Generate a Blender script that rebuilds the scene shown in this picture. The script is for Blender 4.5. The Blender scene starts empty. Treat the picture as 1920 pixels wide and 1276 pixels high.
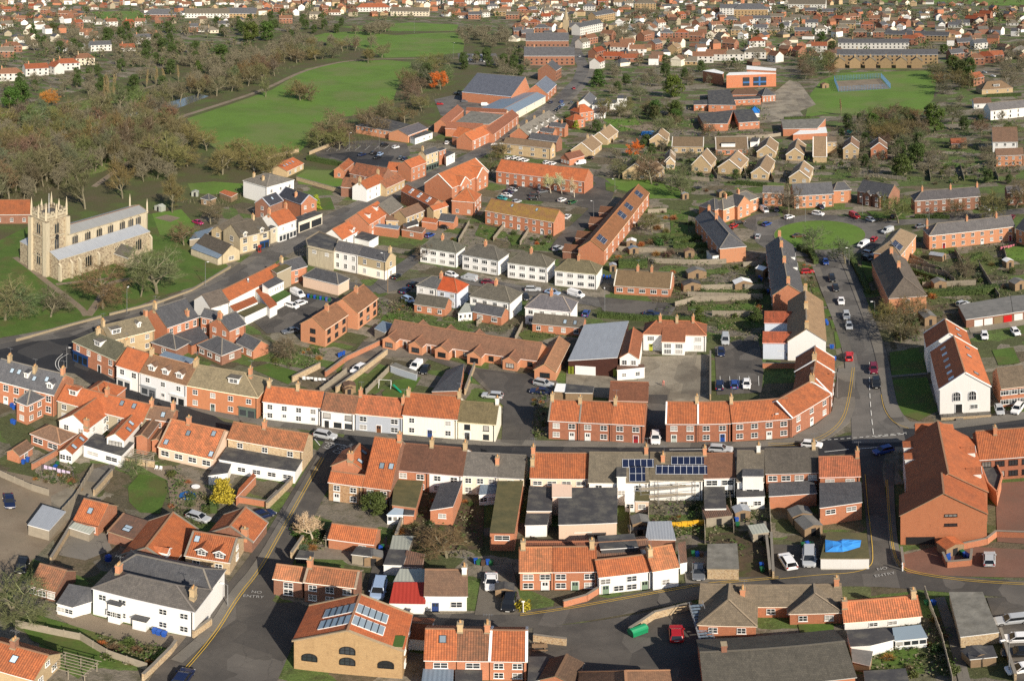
import bpy,math,random
from mathutils import Vector,Matrix
from mathutils.geometry import tessellate_polygon
rad=math.radians
S=bpy.context.scene
C=S.collection
# ---- camera (the photograph is a stitched drone panorama: upright verticals)
HC,KPX,PHI0=109.0,1700.0,rad(5.0)
cd=bpy.data.cameras.new('camera');cam=bpy.data.objects.new('camera',cd);C.objects.link(cam);S.camera=cam
cam.location=(0,0,HC);cam.rotation_euler=(rad(90),0,0)
cd.type='PANO';cd.clip_end=8000;cd.clip_start=0.5
cd.panorama_type='EQUIRECTANGULAR'
cd.longitude_min=-960/KPX;cd.longitude_max=960/KPX
cd.latitude_max=-PHI0;cd.latitude_min=-(PHI0+1276/KPX)
# ---- light
SUN_EL,SUN_AZ=rad(32),rad(146)
w=bpy.data.worlds.new('World');S.world=w;w.use_nodes=True
nt=w.node_tree;bg=nt.nodes['Background']
sky=nt.nodes.new('ShaderNodeTexSky');sky.sky_type='NISHITA';sky.sun_disc=False
sky.sun_elevation=SUN_EL;sky.sun_rotation=SUN_AZ
nt.links.new(sky.outputs[0],bg.inputs[0]);bg.inputs[1].default_value=0.082
ld=bpy.data.lights.new('sun','SUN');lo=bpy.data.objects.new('sun',ld);C.objects.link(lo)
ld.energy=4.7;ld.angle=rad(0.53);ld.color=(1.0,0.89,0.74)
sd=Vector((math.sin(SUN_AZ)*math.cos(SUN_EL),math.cos(SUN_AZ)*math.cos(SUN_EL),math.sin(SUN_EL)))
lo.rotation_euler=sd.to_track_quat('Z','Y').to_euler()
lo.location=(200,-200,300)
S.view_settings.view_transform='Standard';S.view_settings.look='None'
S.view_settings.exposure=0.42;S.view_settings.gamma=1.0
S.cycles.max_bounces=5;S.cycles.diffuse_bounces=2;S.cycles.glossy_bounces=2;S.cycles.transparent_max_bounces=6
S.cycles.use_adaptive_sampling=True;S.cycles.use_denoising=False
# ---- photo pixel -> point of the place
_pan=[0.0,0.0,1.0]
def PAN(x=0,y=0,s=1.0):_pan[:]=[x,y,s]
Z4=1914/480
def full(p):return(_pan[0]+p[0]/_pan[2],_pan[1]+p[1]/_pan[2])
def ray(p):
 x,y=full(p)
 az=(x-960)/KPX;ph=PHI0+y/KPX
 return Vector((math.sin(az),math.cos(az))),math.tan(ph)
def at(p,z=0.0):
 u,t=ray(p);return u*((HC-z)/t)
def at3(p,z=0.0):
 q=at(p,z);return Vector((q.x,q.y,z))
def hpx(base,top):
 g=at(base).length;return HC-g*ray(top)[1]
rnd=random.Random(7)
# ---- materials
MATS={}
class NT:
 def __init__(s,name):
  s.m=bpy.data.materials.new(name);s.m.use_nodes=True
  s.t=s.m.node_tree;s.b=s.t.nodes['Principled BSDF'];MATS[name]=s.m
 def n(s,typ,**kw):
  nd=s.t.nodes.new('ShaderNode'+typ)
  for k,v in kw.items():
   if k.startswith('i_'):
    key=k[2:];key=int(key)if key.isdigit()else key.replace('_',' ')
    s.set(nd.inputs[key],v)
   else:setattr(nd,k,v)
  return nd
 def set(s,inp,v):
  if hasattr(v,'is_output'):s.t.links.new(v,inp)
  elif isinstance(v,tuple)and len(v)==3 and inp.type=='RGBA':inp.default_value=(*v,1)
  else:inp.default_value=v
 def math(s,op,a,b=0.0,c=None):
  nd=s.n('Math',operation=op);s.set(nd.inputs[0],a);s.set(nd.inputs[1],b)
  if c is not None:s.set(nd.inputs[2],c)
  return nd.outputs[0]
 def coord(s,which='UV'):return s.n('TexCoord').outputs[which]
 def xyz(s,v):return s.n('SeparateXYZ',i_0=v).outputs
 def noise(s,vec,scale,detail=3,rough=0.6):
  return s.n('TexNoise',i_Vector=vec,i_Scale=scale,i_Detail=detail,i_Roughness=rough).outputs[0]
 def ramp(s,fac,stops):
  nd=s.n('ValToRGB');s.set(nd.inputs[0],fac);e=nd.color_ramp.elements
  while len(e)<len(stops):e.new(0.5)
  for el,(p,c)in zip(e,stops):
   el.position=p;el.color=(*c,1)if len(c)==3 else c
  return nd.outputs[0]
 def mix(s,a,b,f,mode='MIX'):
  nd=s.n('Mix',data_type='RGBA',blend_type=mode);s.set(nd.inputs[0],f);s.set(nd.inputs[6],a);s.set(nd.inputs[7],b)
  return nd.outputs[2]
 def vmul(s,v,x,y,z=1.0):return s.n('VectorMath',operation='MULTIPLY',i_0=v,i_1=(x,y,z)).outputs[0]
 def out(s,col,rough=0.85,bump=None,bs=0.5,bd=0.03,tint=True,spec=0.3,var=0.10):
  if tint:
   oi=s.n('ObjectInfo')
   col=s.mix(col,oi.outputs['Color'],1.0,'MULTIPLY')
   f=s.math('MULTIPLY_ADD',oi.outputs['Random'],var*2,1-var)
   col=s.mix(col,s.n('CombineColor',i_0=f,i_1=f,i_2=f).outputs[0],1.0,'MULTIPLY')
  s.set(s.b.inputs['Base Color'],col);s.set(s.b.inputs['Roughness'],rough)
  s.b.inputs['Specular IOR Level'].default_value=spec
  if bump is not None:
   bp=s.n('Bump',i_Strength=bs,i_Distance=bd);s.set(bp.inputs['Height'],bump)
   s.t.links.new(bp.outputs[0],s.b.inputs['Normal'])
  return s.m
def V3(r,g,b):return(r,g,b)
def m_pantile(name,c0,c1,dirt_shade,amt,per=0.30,row=0.36,bd=0.05):
 t=NT(name);uv=t.coord();x=t.xyz(uv)
 ph=t.math('MULTIPLY',x[0],2*math.pi/per)
 wv=t.math('MULTIPLY_ADD',t.math('SINE',ph),0.5,0.5)
 cell=t.n('CombineXYZ',i_0=t.math('FLOOR',t.math('DIVIDE',x[0],per)),i_1=t.math('FLOOR',t.math('DIVIDE',x[1],row))).outputs[0]
 wn=t.n('TexWhiteNoise',noise_dimensions='2D',i_Vector=cell).outputs[0]
 base=t.mix(c0,c1,wn)
 n1=t.noise(uv,0.55,5,0.7);n2=t.noise(uv,4.0,3)
 pat=t.math('MULTIPLY',t.ramp(n1,[(0.42,(0,0,0)),(0.66,(1,1,1))]),amt)
 base=t.mix(base,dirt_shade,pat)
 base=t.mix(base,dirt_shade,t.math('MULTIPLY',t.ramp(n2,[(0.5,(0,0,0)),(0.75,(1,1,1))]),amt*0.8))
 n4=t.noise(t.vmul(uv,2.2,0.22),1.0,4,0.7);base=t.mix(base,dirt_shade,t.math('MULTIPLY',t.ramp(n4,[(0.5,(0,0,0)),(0.72,(1,1,1))]),0.55))
 groove_shade=t.math('MULTIPLY',t.math('SUBTRACT',1.0,wv),0.30)  # shade in the tile channels painted into the colour, sharing the dirt tone
 base=t.mix(base,dirt_shade,groove_shade)
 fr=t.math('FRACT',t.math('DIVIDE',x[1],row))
 base=t.mix(base,dirt_shade,t.math('MULTIPLY',t.math('LESS_THAN',fr,0.18),0.30))  # row laps painted darker in the same tone
 hgt=t.math('ADD',wv,t.math('MULTIPLY',fr,-0.35))
 return t.out(base,0.8,hgt,0.9,bd,var=0.17)
def m_tile(name,c0,c1,dirt_shade,amt,w=0.28,row=0.3,lich=(0.35,0.33,0.24),rough=0.75,bd=0.02):
 t=NT(name);uv=t.coord();x=t.xyz(uv)
 r=t.math('FLOOR',t.math('DIVIDE',x[1],row))
 ux=t.math('ADD',t.math('DIVIDE',x[0],w),t.math('MULTIPLY',r,0.5))
 cell=t.n('CombineXYZ',i_0=t.math('FLOOR',ux),i_1=r).outputs[0]
 wn=t.n('TexWhiteNoise',noise_dimensions='2D',i_Vector=cell).outputs[0]
 base=t.mix(c0,c1,wn)
 n1=t.noise(uv,0.45,5,0.7);n2=t.noise(uv,2.6,5,0.75)
 base=t.mix(base,dirt_shade,t.math('MULTIPLY',t.ramp(n1,[(0.4,(0,0,0)),(0.68,(1,1,1))]),amt))
 base=t.mix(base,lich,t.math('MULTIPLY',t.ramp(n2,[(0.56,(0,0,0)),(0.72,(1,1,1))]),amt*0.55))
 n4=t.noise(t.vmul(uv,2.4,0.2),1.0,4,0.7);base=t.mix(base,(dirt_shade[0]*.7,dirt_shade[1]*.7,dirt_shade[2]*.7),t.math('MULTIPLY',t.ramp(n4,[(0.5,(0,0,0)),(0.75,(1,1,1))]),0.5))
 fr=t.math('FRACT',t.math('DIVIDE',x[1],row));fx=t.math('FRACT',ux)
 ed=t.math('MAXIMUM',t.math('LESS_THAN',fr,0.12),t.math('LESS_THAN',fx,0.08))
 base=t.mix(base,(c0[0]*.4,c0[1]*.4,c0[2]*.4),t.math('MULTIPLY',ed,0.5))
 return t.out(base,rough,t.math('SUBTRACT',t.math('MULTIPLY',fr,-0.6),ed),0.7,bd,var=0.16)
def m_brick(name,c0,c1,mortar,patch,pa=0.35):
 t=NT(name);uv=t.coord()
 br=t.n('TexBrick',i_Vector=uv,i_Color1=c0,i_Color2=c1,i_Mortar=mortar,i_Scale=1.0,i_Mortar_Size=0.008,i_Bias=0.0,i_Brick_Width=0.235,i_Row_Height=0.08)
 n1=t.noise(uv,0.8,5,0.65);n2=t.noise(t.vmul(uv,2.5,0.35),1.0,4)
 base=t.mix(br.outputs[0],patch,t.math('MULTIPLY',t.ramp(n1,[(0.45,(0,0,0)),(0.7,(1,1,1))]),pa))
 base=t.mix(base,(patch[0]*.45,patch[1]*.45,patch[2]*.45),t.math('MULTIPLY',t.ramp(n2,[(0.55,(0,0,0)),(0.8,(1,1,1))]),0.35))
 return t.out(base,0.9,br.outputs[1],0.35,-0.01)
def m_render(name,c,dirt_shade,amt=0.25):
 t=NT(name);uv=t.coord();x=t.xyz(uv)
 n1=t.noise(uv,0.9,5,0.65);n2=t.noise(t.vmul(uv,3.0,0.3),1.0,4)
 f=t.math('MULTIPLY',t.ramp(n2,[(0.45,(0,0,0)),(0.8,(1,1,1))]),amt)
 base=t.mix(c,dirt_shade,f)
 low=t.math('MULTIPLY',t.ramp(t.math('ADD',x[1],t.math('MULTIPLY',n1,0.8)),[(0.25,(1,1,1)),(0.95,(0,0,0))]),amt*1.4)
 base=t.mix(base,dirt_shade,low)
 return t.out(base,0.85,n1,0.15,0.02,var=0.05)
def m_cobble(name,cols,mort,sc=5.0):
 t=NT(name);uv=t.coord()
 v=t.n('TexVoronoi',i_Vector=uv,i_Scale=sc)
 g=t.xyz(v.outputs['Color'])[0]
 base=t.ramp(g,[(i/(len(cols)-1),c)for i,c in enumerate(cols)])
 base=t.mix(base,mort,t.ramp(v.outputs['Distance'],[(0.45,(0,0,0)),(0.75,(1,1,1))]))
 n1=t.noise(uv,0.5,4)
 base=t.mix(base,(mort[0]*.5,mort[1]*.5,mort[2]*.5),t.math('MULTIPLY',t.ramp(n1,[(0.45,(0,0,0)),(0.75,(1,1,1))]),0.45))
 return t.out(base,0.9,v.outputs['Distance'],0.5,-0.04)
def m_plain(name,c,rough=0.6,metal=0.0,spec=0.4,nz=0.12,nsc=3.0,tint=True,coat=0.0):
 t=NT(name)
 col=c
 if nz:
  n=t.noise(t.coord('Object'),nsc,4,0.65)
  col=t.mix(tuple(x*(1-nz)for x in c),tuple(min(1,x*(1+nz))for x in c),n)
 t.out(col,rough,tint=tint,spec=spec,var=0.04)
 t.b.inputs['Metallic'].default_value=metal;t.b.inputs['Coat Weight'].default_value=coat
 return t.m
def m_ground(name,stops,sc=0.25,fine=6.0,fa=0.35,rough=0.95,bd=0.0,stain=None,sa=0.4,ssc=0.08,patch=0.0):
 t=NT(name);o=t.coord('Object')
 n1=t.noise(o,sc,6,0.65);n2=t.noise(o,fine,4,0.7)
 base=t.ramp(n1,stops)
 k=t.math('MULTIPLY_ADD',n2,fa*2,1-fa)
 base=t.mix(base,t.n('CombineColor',i_0=k,i_1=k,i_2=k).outputs[0],1.0,'MULTIPLY')
 if stain:
  n3=t.noise(o,ssc,5,0.6)
  base=t.mix(base,stain,t.math('MULTIPLY',t.ramp(n3,[(0.48,(0,0,0)),(0.62,(1,1,1))]),sa))
 if patch:
  v=t.n('TexVoronoi',distance='CHEBYCHEV',i_Vector=t.vmul(t.n('VectorRotate',rotation_type='Z_AXIS',i_Vector=o,i_Angle=0.3).outputs[0],0.16,0.11),i_Scale=1.0);g=t.xyz(v.outputs['Color'])[0]
  f=t.math('MULTIPLY',t.ramp(g,[(0.70,(0,0,0)),(0.72,(1,1,1))]),patch)
  base=t.mix(base,(0.045,0.043,0.042),f);base=t.mix(base,(0.20,0.185,0.165),t.math('MULTIPLY',t.ramp(g,[(0.16,(1,1,1)),(0.18,(0,0,0))]),patch*0.6))
  w_=t.n('TexVoronoi',feature='DISTANCE_TO_EDGE',i_Vector=t.n('VectorMath',operation='MULTIPLY_ADD',i_0=t.n('TexNoise',i_Vector=o,i_Scale=0.8).outputs[1],i_1=(1.5,1.5,0),i_2=o).outputs[0],i_Scale=0.22)
  base=t.mix(base,(0.03,0.03,0.03),t.math('MULTIPLY',t.math('LESS_THAN',w_.outputs[0],0.006),0.3))
 return t.out(base,rough,n2 if bd else None,0.5,bd,tint=False)
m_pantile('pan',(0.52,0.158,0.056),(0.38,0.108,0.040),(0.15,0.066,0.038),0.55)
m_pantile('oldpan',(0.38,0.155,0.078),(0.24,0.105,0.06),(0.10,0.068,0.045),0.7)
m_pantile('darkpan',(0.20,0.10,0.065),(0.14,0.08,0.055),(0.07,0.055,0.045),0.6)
m_tile('redtile',(0.48,0.145,0.055),(0.39,0.112,0.043),(0.22,0.085,0.045),0.65,lich=(0.32,0.17,0.085))
m_tile('brown',(0.21,0.125,0.08),(0.155,0.092,0.062),(0.10,0.07,0.05),0.55,lich=(0.30,0.24,0.14))
m_tile('tan',(0.26,0.19,0.12),(0.21,0.15,0.095),(0.14,0.105,0.07),0.5,lich=(0.36,0.31,0.17))
m_tile('slate',(0.075,0.078,0.086),(0.105,0.105,0.11),(0.05,0.05,0.055),0.5,lich=(0.20,0.19,0.16),rough=0.6)
m_tile('grey',(0.17,0.155,0.13),(0.125,0.115,0.10),(0.08,0.075,0.065),0.6,lich=(0.34,0.30,0.2))
m_tile('moss',(0.24,0.15,0.07),(0.17,0.115,0.06),(0.26,0.20,0.045),0.85,lich=(0.33,0.27,0.06))
m_plain('ridge',(0.30,0.17,0.10),0.85,nz=0.3)
m_plain('ridgegrey',(0.20,0.18,0.15),0.85,nz=0.3)
m_ground('felt',[(0.3,(0.045,0.045,0.05)),(0.7,(0.085,0.083,0.08))],0.5,5,0.3,0.8,stain=(0.16,0.15,0.12),sa=0.35,ssc=0.5)
m_ground('mossfelt',[(0.3,(0.07,0.07,0.035)),(0.7,(0.13,0.11,0.05))],0.6,5,0.3,0.9)
m_ground('cement',[(0.3,(0.13,0.125,0.11)),(0.7,(0.23,0.22,0.19))],0.6,5,0.3,0.9,stain=(0.09,0.085,0.07),sa=0.5,ssc=0.5)
def m_corr(name,c,per=0.22,metal=0.0,rough=0.5):
 t=NT(name);uv=t.coord();x=t.xyz(uv)
 wv=t.math('MULTIPLY_ADD',t.math('SINE',t.math('MULTIPLY',x[0],2*math.pi/per)),0.5,0.5)
 n1=t.noise(t.vmul(uv,1.2,0.25),1.0,5,0.7)
 base=t.mix(tuple(v*.62 for v in c),c,n1)
 t.out(base,rough,wv,0.7,0.04);t.b.inputs['Metallic'].default_value=metal
m_corr('metal',(0.40,0.43,0.47));m_corr('lead',(0.42,0.45,0.49),0.7);m_corr('bluemetal',(0.20,0.26,0.33),0.5)
m_corr('polyroof',(0.42,0.44,0.38),0.5)
m_brick('brick',(0.52,0.185,0.085),(0.42,0.14,0.065),(0.42,0.30,0.22),(0.33,0.13,0.075))
m_brick('brickd',(0.30,0.125,0.075),(0.22,0.095,0.06),(0.28,0.20,0.15),(0.16,0.085,0.06),0.5)
m_brick('bricko',(0.60,0.25,0.125),(0.53,0.21,0.10),(0.50,0.36,0.25),(0.45,0.19,0.10),0.25)
m_brick('buff',(0.58,0.43,0.24),(0.48,0.34,0.19),(0.46,0.38,0.26),(0.36,0.25,0.14),0.4)
m_render('white',(0.82,0.81,0.78),(0.55,0.52,0.45),0.18)
m_render('cream',(0.78,0.71,0.57),(0.50,0.43,0.33),0.3)
m_render('pink',(0.70,0.52,0.40),(0.48,0.36,0.27),0.3)
m_render('greyw',(0.42,0.46,0.52),(0.30,0.32,0.34),0.25)
m_render('olive',(0.36,0.31,0.22),(0.25,0.21,0.15),0.35)
m_cobble('cobble',[(0.42,0.30,0.17),(0.58,0.44,0.26),(0.30,0.19,0.11),(0.62,0.50,0.33)],(0.50,0.40,0.27))
m_cobble('church',[(0.26,0.19,0.13),(0.50,0.42,0.29),(0.17,0.115,0.085),(0.52,0.44,0.31)],(0.46,0.39,0.27),2.2)
m_render('ashlar',(0.52,0.455,0.33),(0.24,0.20,0.145),0.75)
m_plain('stonedark',(0.32,0.26,0.17),0.9,nz=0.35)
m_plain('frame',(0.80,0.80,0.78),0.45,nz=0.03);m_plain('blackframe',(0.02,0.02,0.022),0.4,nz=0)
def m_glass(name,c,rough=0.08):
 t=NT(name);oi=t.n('ObjectInfo')
 col=t.mix(tuple(v*.5 for v in c),tuple(v*1.6 for v in c),oi.outputs['Random'])
 t.out(col,rough,tint=False,spec=0.6)
m_glass('glass',(0.03,0.035,0.04));m_glass('curtain',(0.30,0.29,0.27),0.25);m_glass('skyglass',(0.30,0.38,0.45),0.12)
m_glass('carglass',(0.012,0.014,0.017),0.06)
m_plain('door',(1,1,1),0.5,nz=0.04)
m_plain('pot',(0.52,0.30,0.13),0.85,nz=0.2)
m_plain('lawnish',(0.055,0.105,0.02),0.9,nz=0.3)
t=NT('solar');uv=t.coord();x=t.xyz(uv)
ln=t.math('MAXIMUM',t.math('LESS_THAN',t.math('FRACT',t.math('DIVIDE',x[0],1.0)),0.06),t.math('LESS_THAN',t.math('FRACT',t.math('DIVIDE',x[1],1.65)),0.04))
gr=t.math('MAXIMUM',t.math('LESS_THAN',t.math('FRACT',t.math('DIVIDE',x[0],0.167)),0.1),t.math('LESS_THAN',t.math('FRACT',t.math('DIVIDE',x[1],0.165)),0.1))
t.out(t.mix(t.mix((0.006,0.010,0.032),(0.025,0.033,0.065),gr),(0.5,0.52,0.55),ln),0.15,spec=0.6)
m_plain('paint',(1,1,1),0.3,spec=0.5,nz=0.0,coat=0.6)
m_plain('tyre',(0.015,0.015,0.015),0.9,nz=0);m_plain('alloy',(0.45,0.46,0.47),0.3,metal=0.7,nz=0)
m_plain('trim',(0.02,0.02,0.022),0.6,nz=0);m_plain('headlamp',(0.75,0.77,0.8),0.1,nz=0);m_plain('taillamp',(0.35,0.01,0.01),0.2,nz=0)
m_plain('plastic',(1,1,1),0.45,nz=0.05);m_plain('steel',(0.38,0.39,0.40),0.45,metal=0.6,nz=0.1)
m_plain('wood',(0.25,0.17,0.10),0.9,nz=0.35,nsc=2.0);m_plain('greywood',(0.30,0.26,0.20),0.9,nz=0.3,nsc=1.2)
m_plain('bark',(0.185,0.165,0.108),0.95,nz=0.35);m_plain('twig',(0.138,0.124,0.070),0.95,nz=0.35,nsc=0.7)
m_plain('birch',(0.55,0.47,0.36),0.9,nz=0.25)
m_plain('leaf',(0.055,0.085,0.020),0.8,nz=0.55,nsc=1.1);m_plain('limeleaf',(0.30,0.30,0.03),0.8,nz=0.45,nsc=1.2)
m_plain('redtwig',(0.36,0.155,0.05),0.95,nz=0.3,nsc=0.7)
m_plain('skin',(0.60,0.38,0.28),0.6,nz=0.03);m_plain('cloth',(1,1,1),0.9,nz=0.1)
t=NT('m_ground');o=t.coord('Object');ro=t.n('VectorRotate',rotation_type='Z_AXIS',i_Vector=o,i_Angle=0.25).outputs[0]
wob=t.n('VectorMath',operation='MULTIPLY_ADD',i_0=t.n('TexNoise',i_Vector=o,i_Scale=0.3).outputs[1],i_1=(2.2,2.2,0),i_2=ro).outputs[0]
v=t.n('TexVoronoi',distance='CHEBYCHEV',i_Vector=t.vmul(wob,0.10,0.17),i_Scale=1.0);g=t.xyz(v.outputs['Color'])
base=t.ramp(g[0],[(0.0,(0.078,0.116,0.031)),(0.22,(0.096,0.147,0.037)),(0.26,(0.132,0.105,0.070)),(0.44,(0.085,0.074,0.046)),(0.48,(0.202,0.178,0.139)),(0.62,(0.155,0.136,0.109)),(0.66,(0.085,0.102,0.037)),(0.84,(0.070,0.081,0.034)),(0.88,(0.248,0.217,0.171)),(1.0,(0.139,0.124,0.096))])
n1=t.noise(o,0.5,6,0.7);n2=t.noise(o,2.2,5,0.75)
base=t.mix(base,(0.050,0.052,0.022),t.math('MULTIPLY',t.ramp(n1,[(0.46,(0,0,0)),(0.66,(1,1,1))]),0.7))
base=t.mix(base,(0.24,0.20,0.13),t.math('MULTIPLY',t.ramp(n2,[(0.58,(0,0,0)),(0.72,(1,1,1))]),0.5))
k=t.math('MULTIPLY_ADD',n2,1.1,0.45);base=t.mix(base,t.n('CombineColor',i_0=k,i_1=k,i_2=k).outputs[0],1.0,'MULTIPLY')
t.out(base,0.95,n2,0.6,0.3,tint=False)
m_ground('m_wood',[(0.3,(0.095,0.075,0.045)),(0.5,(0.075,0.075,0.032)),(0.7,(0.075,0.115,0.026))],0.06,1.5,0.5)
m_ground('m_field',[(0.25,(0.085,0.150,0.022)),(0.45,(0.100,0.178,0.028)),(0.6,(0.085,0.145,0.025)),(0.8,(0.135,0.190,0.045))],0.035,1.2,0.35,stain=(0.135,0.155,0.055),sa=0.65,ssc=0.03)
m_ground('m_lawn',[(0.3,(0.050,0.092,0.016)),(0.7,(0.080,0.135,0.025))],0.2,2.5,0.5,stain=(0.10,0.085,0.035),sa=0.6,ssc=0.15)
m_ground('m_rough',[(0.3,(0.06,0.075,0.02)),(0.55,(0.085,0.105,0.03)),(0.8,(0.12,0.105,0.055))],0.25,2.5,0.5)
m_ground('m_road',[(0.3,(0.105,0.100,0.093)),(0.7,(0.145,0.137,0.126))],0.2,9,0.15,0.85,stain=(0.075,0.072,0.069),sa=0.7,ssc=0.12,patch=0.38)
m_ground('m_newroad',[(0.3,(0.020,0.021,0.025)),(0.7,(0.034,0.035,0.038))],0.2,9,0.15,0.75,patch=0.25)
m_ground('m_pave',[(0.3,(0.13,0.12,0.105)),(0.7,(0.19,0.175,0.15))],0.4,5,0.2,0.9,stain=(0.10,0.095,0.085),sa=0.5,ssc=0.2,patch=0.5)
m_ground('m_yard',[(0.3,(0.12,0.105,0.085)),(0.7,(0.19,0.17,0.14))],0.25,5,0.25,0.9,stain=(0.075,0.066,0.055),sa=0.7,ssc=0.15,patch=0.35)
m_ground('m_tarmac',[(0.3,(0.068,0.063,0.058)),(0.7,(0.110,0.100,0.088))],0.2,8,0.2,0.88,stain=(0.045,0.042,0.04),sa=0.5,ssc=0.12,patch=0.38)
m_ground('m_concrete',[(0.3,(0.21,0.185,0.14)),(0.7,(0.30,0.265,0.205))],0.2,5,0.2,0.9,stain=(0.12,0.10,0.075),sa=0.65,ssc=0.12,patch=0.3)
m_ground('m_gravel',[(0.3,(0.16,0.125,0.09)),(0.7,(0.25,0.205,0.15))],0.3,7,0.4,0.95,stain=(0.10,0.085,0.06),sa=0.5,ssc=0.15)
m_ground('m_brickpave',[(0.3,(0.14,0.075,0.055)),(0.7,(0.20,0.105,0.075))],0.3,6,0.3,0.9,stain=(0.10,0.07,0.055),sa=0.5,ssc=0.15)
m_ground('m_soil',[(0.3,(0.05,0.038,0.025)),(0.7,(0.095,0.07,0.045))],0.6,4,0.5,0.95,stain=(0.05,0.07,0.02),sa=0.6,ssc=0.5)
m_ground('m_deck',[(0.3,(0.15,0.125,0.10)),(0.7,(0.22,0.19,0.15))],0.8,4,0.25,0.9)
m_plain('m_worn',(0.34,0.335,0.32),0.85,nz=0.6,nsc=5.0,tint=False);m_plain('m_line',(0.72,0.72,0.68),0.8,nz=0.12,nsc=1.5,tint=False);m_plain('m_yellow',(0.55,0.36,0.05),0.8,nz=0.25,nsc=1.2,tint=False)
m_plain('m_water',(0.09,0.105,0.11),0.15,nz=0.15,nsc=0.1,spec=0.6,tint=False)
m_corr('redpaint',(0.42,0.05,0.035),0.5)
m_ground('greyfelt',[(0.3,(0.12,0.12,0.115)),(0.7,(0.19,0.185,0.175))],0.5,5,0.3,0.9)
# ---- mesh builder
class MB:
 def __init__(s):s.v=[];s.f=[];s.m=[];s.uv=[];s.mats=[];s.sm=[]
 def mi(s,name):
  if name not in s.mats:s.mats.append(name)
  return s.mats.index(name)
 def face(s,pts,mat,e1=None,smooth=False):
  pts=[Vector(p)for p in pts]
  d=(pts[1]-pts[0])if e1 is None else Vector(e1)
  d=d.normalized()if d.length>1e-9 else Vector((1,0,0))
  nrm=Vector((0,0,0))
  for i in range(len(pts)):
   a,b=pts[i],pts[(i+1)%len(pts)]
   nrm+=a.cross(b)
  nrm=nrm.normalized()if nrm.length>1e-9 else Vector((0,0,1))
  e2=nrm.cross(d)
  i0=len(s.v);s.v+=[tuple(p)for p in pts]
  s.f.append(tuple(range(i0,i0+len(pts))));s.m.append(s.mi(mat));s.sm.append(smooth)
  s.uv+=[(p.dot(d),p.dot(e2))for p in pts]
 def poly(s,pts,mat):
  pts=[Vector(p)for p in pts]
  for tri in tessellate_polygon([pts]):
   q=[pts[i]for i in tri]
   if(q[1]-q[0]).cross(q[2]-q[0]).z<0:q.reverse()
   s.face(q,mat,(1,0,0))
 def box(s,lo,hi,mat,top=None,skip=''):
  (x0,y0,z0),(x1,y1,z1)=lo,hi
  if 'f' not in skip:s.face([(x0,y0,z0),(x1,y0,z0),(x1,y0,z1),(x0,y0,z1)],mat)
  if 'b' not in skip:s.face([(x1,y1,z0),(x0,y1,z0),(x0,y1,z1),(x1,y1,z1)],mat)
  s.face([(x1,y0,z0),(x1,y1,z0),(x1,y1,z1),(x1,y0,z1)],mat)
  s.face([(x0,y1,z0),(x0,y0,z0),(x0,y0,z1),(x0,y1,z1)],mat)
  if 't' not in skip:s.face([(x0,y0,z1),(x1,y0,z1),(x1,y1,z1),(x0,y1,z1)],top or mat)
  if 'u' not in skip:s.face([(x0,y1,z0),(x1,y1,z0),(x1,y0,z0),(x0,y0,z0)],mat)
 def beam(s,a,b,w,h,mat,up=(0,0,1)):
  a,b=Vector(a),Vector(b);d=(b-a).normalized();up=Vector(up)
  sd_=d.cross(up);sd_=sd_.normalized()if sd_.length>1e-6 else Vector((1,0,0));u=sd_.cross(d)
  c=[(-w/2,-h/2),(w/2,-h/2),(w/2,h/2),(-w/2,h/2)]
  P=[[q+sd_*x+u*y for x,y in c]for q in(a,b)]
  for i in range(4):
   j=(i+1)%4;s.face([P[0][i],P[1][i],P[1][j],P[0][j]],mat)
  s.face(P[0],mat);s.face(P[1][::-1],mat)
 def tube(s,pts,rads,mat,n=6,cap=True):
  rings=[]
  for i,p in enumerate(pts):
   p=Vector(p);d=(Vector(pts[min(i+1,len(pts)-1)])-Vector(pts[max(i-1,0)])).normalized()
   a=d.cross(Vector((0.3,0.1,1))if abs(d.z)<0.95 else Vector((1,0,0))).normalized();b=d.cross(a)
   rings.append([p+(a*math.cos(k*2*math.pi/n)+b*math.sin(k*2*math.pi/n))*rads[i]for k in range(n)])
  for i in range(len(rings)-1):
   for k in range(n):
    j=(k+1)%n;s.face([rings[i][k],rings[i][j],rings[i+1][j],rings[i+1][k]],mat,smooth=True)
  if cap:s.face(rings[-1],mat);s.face(rings[0][::-1],mat)
 def mesh(s,name):
  me=bpy.data.meshes.new(name);me.from_pydata(s.v,[],s.f)
  for m in s.mats:me.materials.append(MATS[m])
  me.polygons.foreach_set('material_index',s.m)
  me.polygons.foreach_set('use_smooth',s.sm)
  ul=me.uv_layers.new(name='UVMap');flat=[c for uv in s.uv for c in uv]
  ul.data.foreach_set('uv',flat);me.update();return me
def link(name,me,parent=None,loc=(0,0,0),rz=0.0,col=None):
 o=bpy.data.objects.new(name,me);C.objects.link(o)
 o.location=loc
 if rz:o.rotation_euler=(0,0,rz)
 if parent:o.parent=parent
 if col:o.color=(*col,1)
 return o
LABELS={}
def tag(o,label,cat,group=None,kind=None):
 o['label']=label;o['category']=cat
 if group:o['group']=group
 if kind:o['kind']=kind
 LABELS.setdefault(label,[]).append(o.name);return o
def empty(name,loc,rz=0.0):
 o=bpy.data.objects.new(name,None);C.objects.link(o);o.empty_display_size=0.3
 o.location=loc;o.rotation_euler=(0,0,rz);return o
def copy_tree(o,parent=None):
 c=o.copy();C.objects.link(c)
 if parent:c.parent=parent
 for ch in list(o.children):copy_tree(ch,c)
 return c
_cache={}
def cached(key,fn):
 if key not in _cache:_cache[key]=fn()
 return _cache[key]
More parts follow.
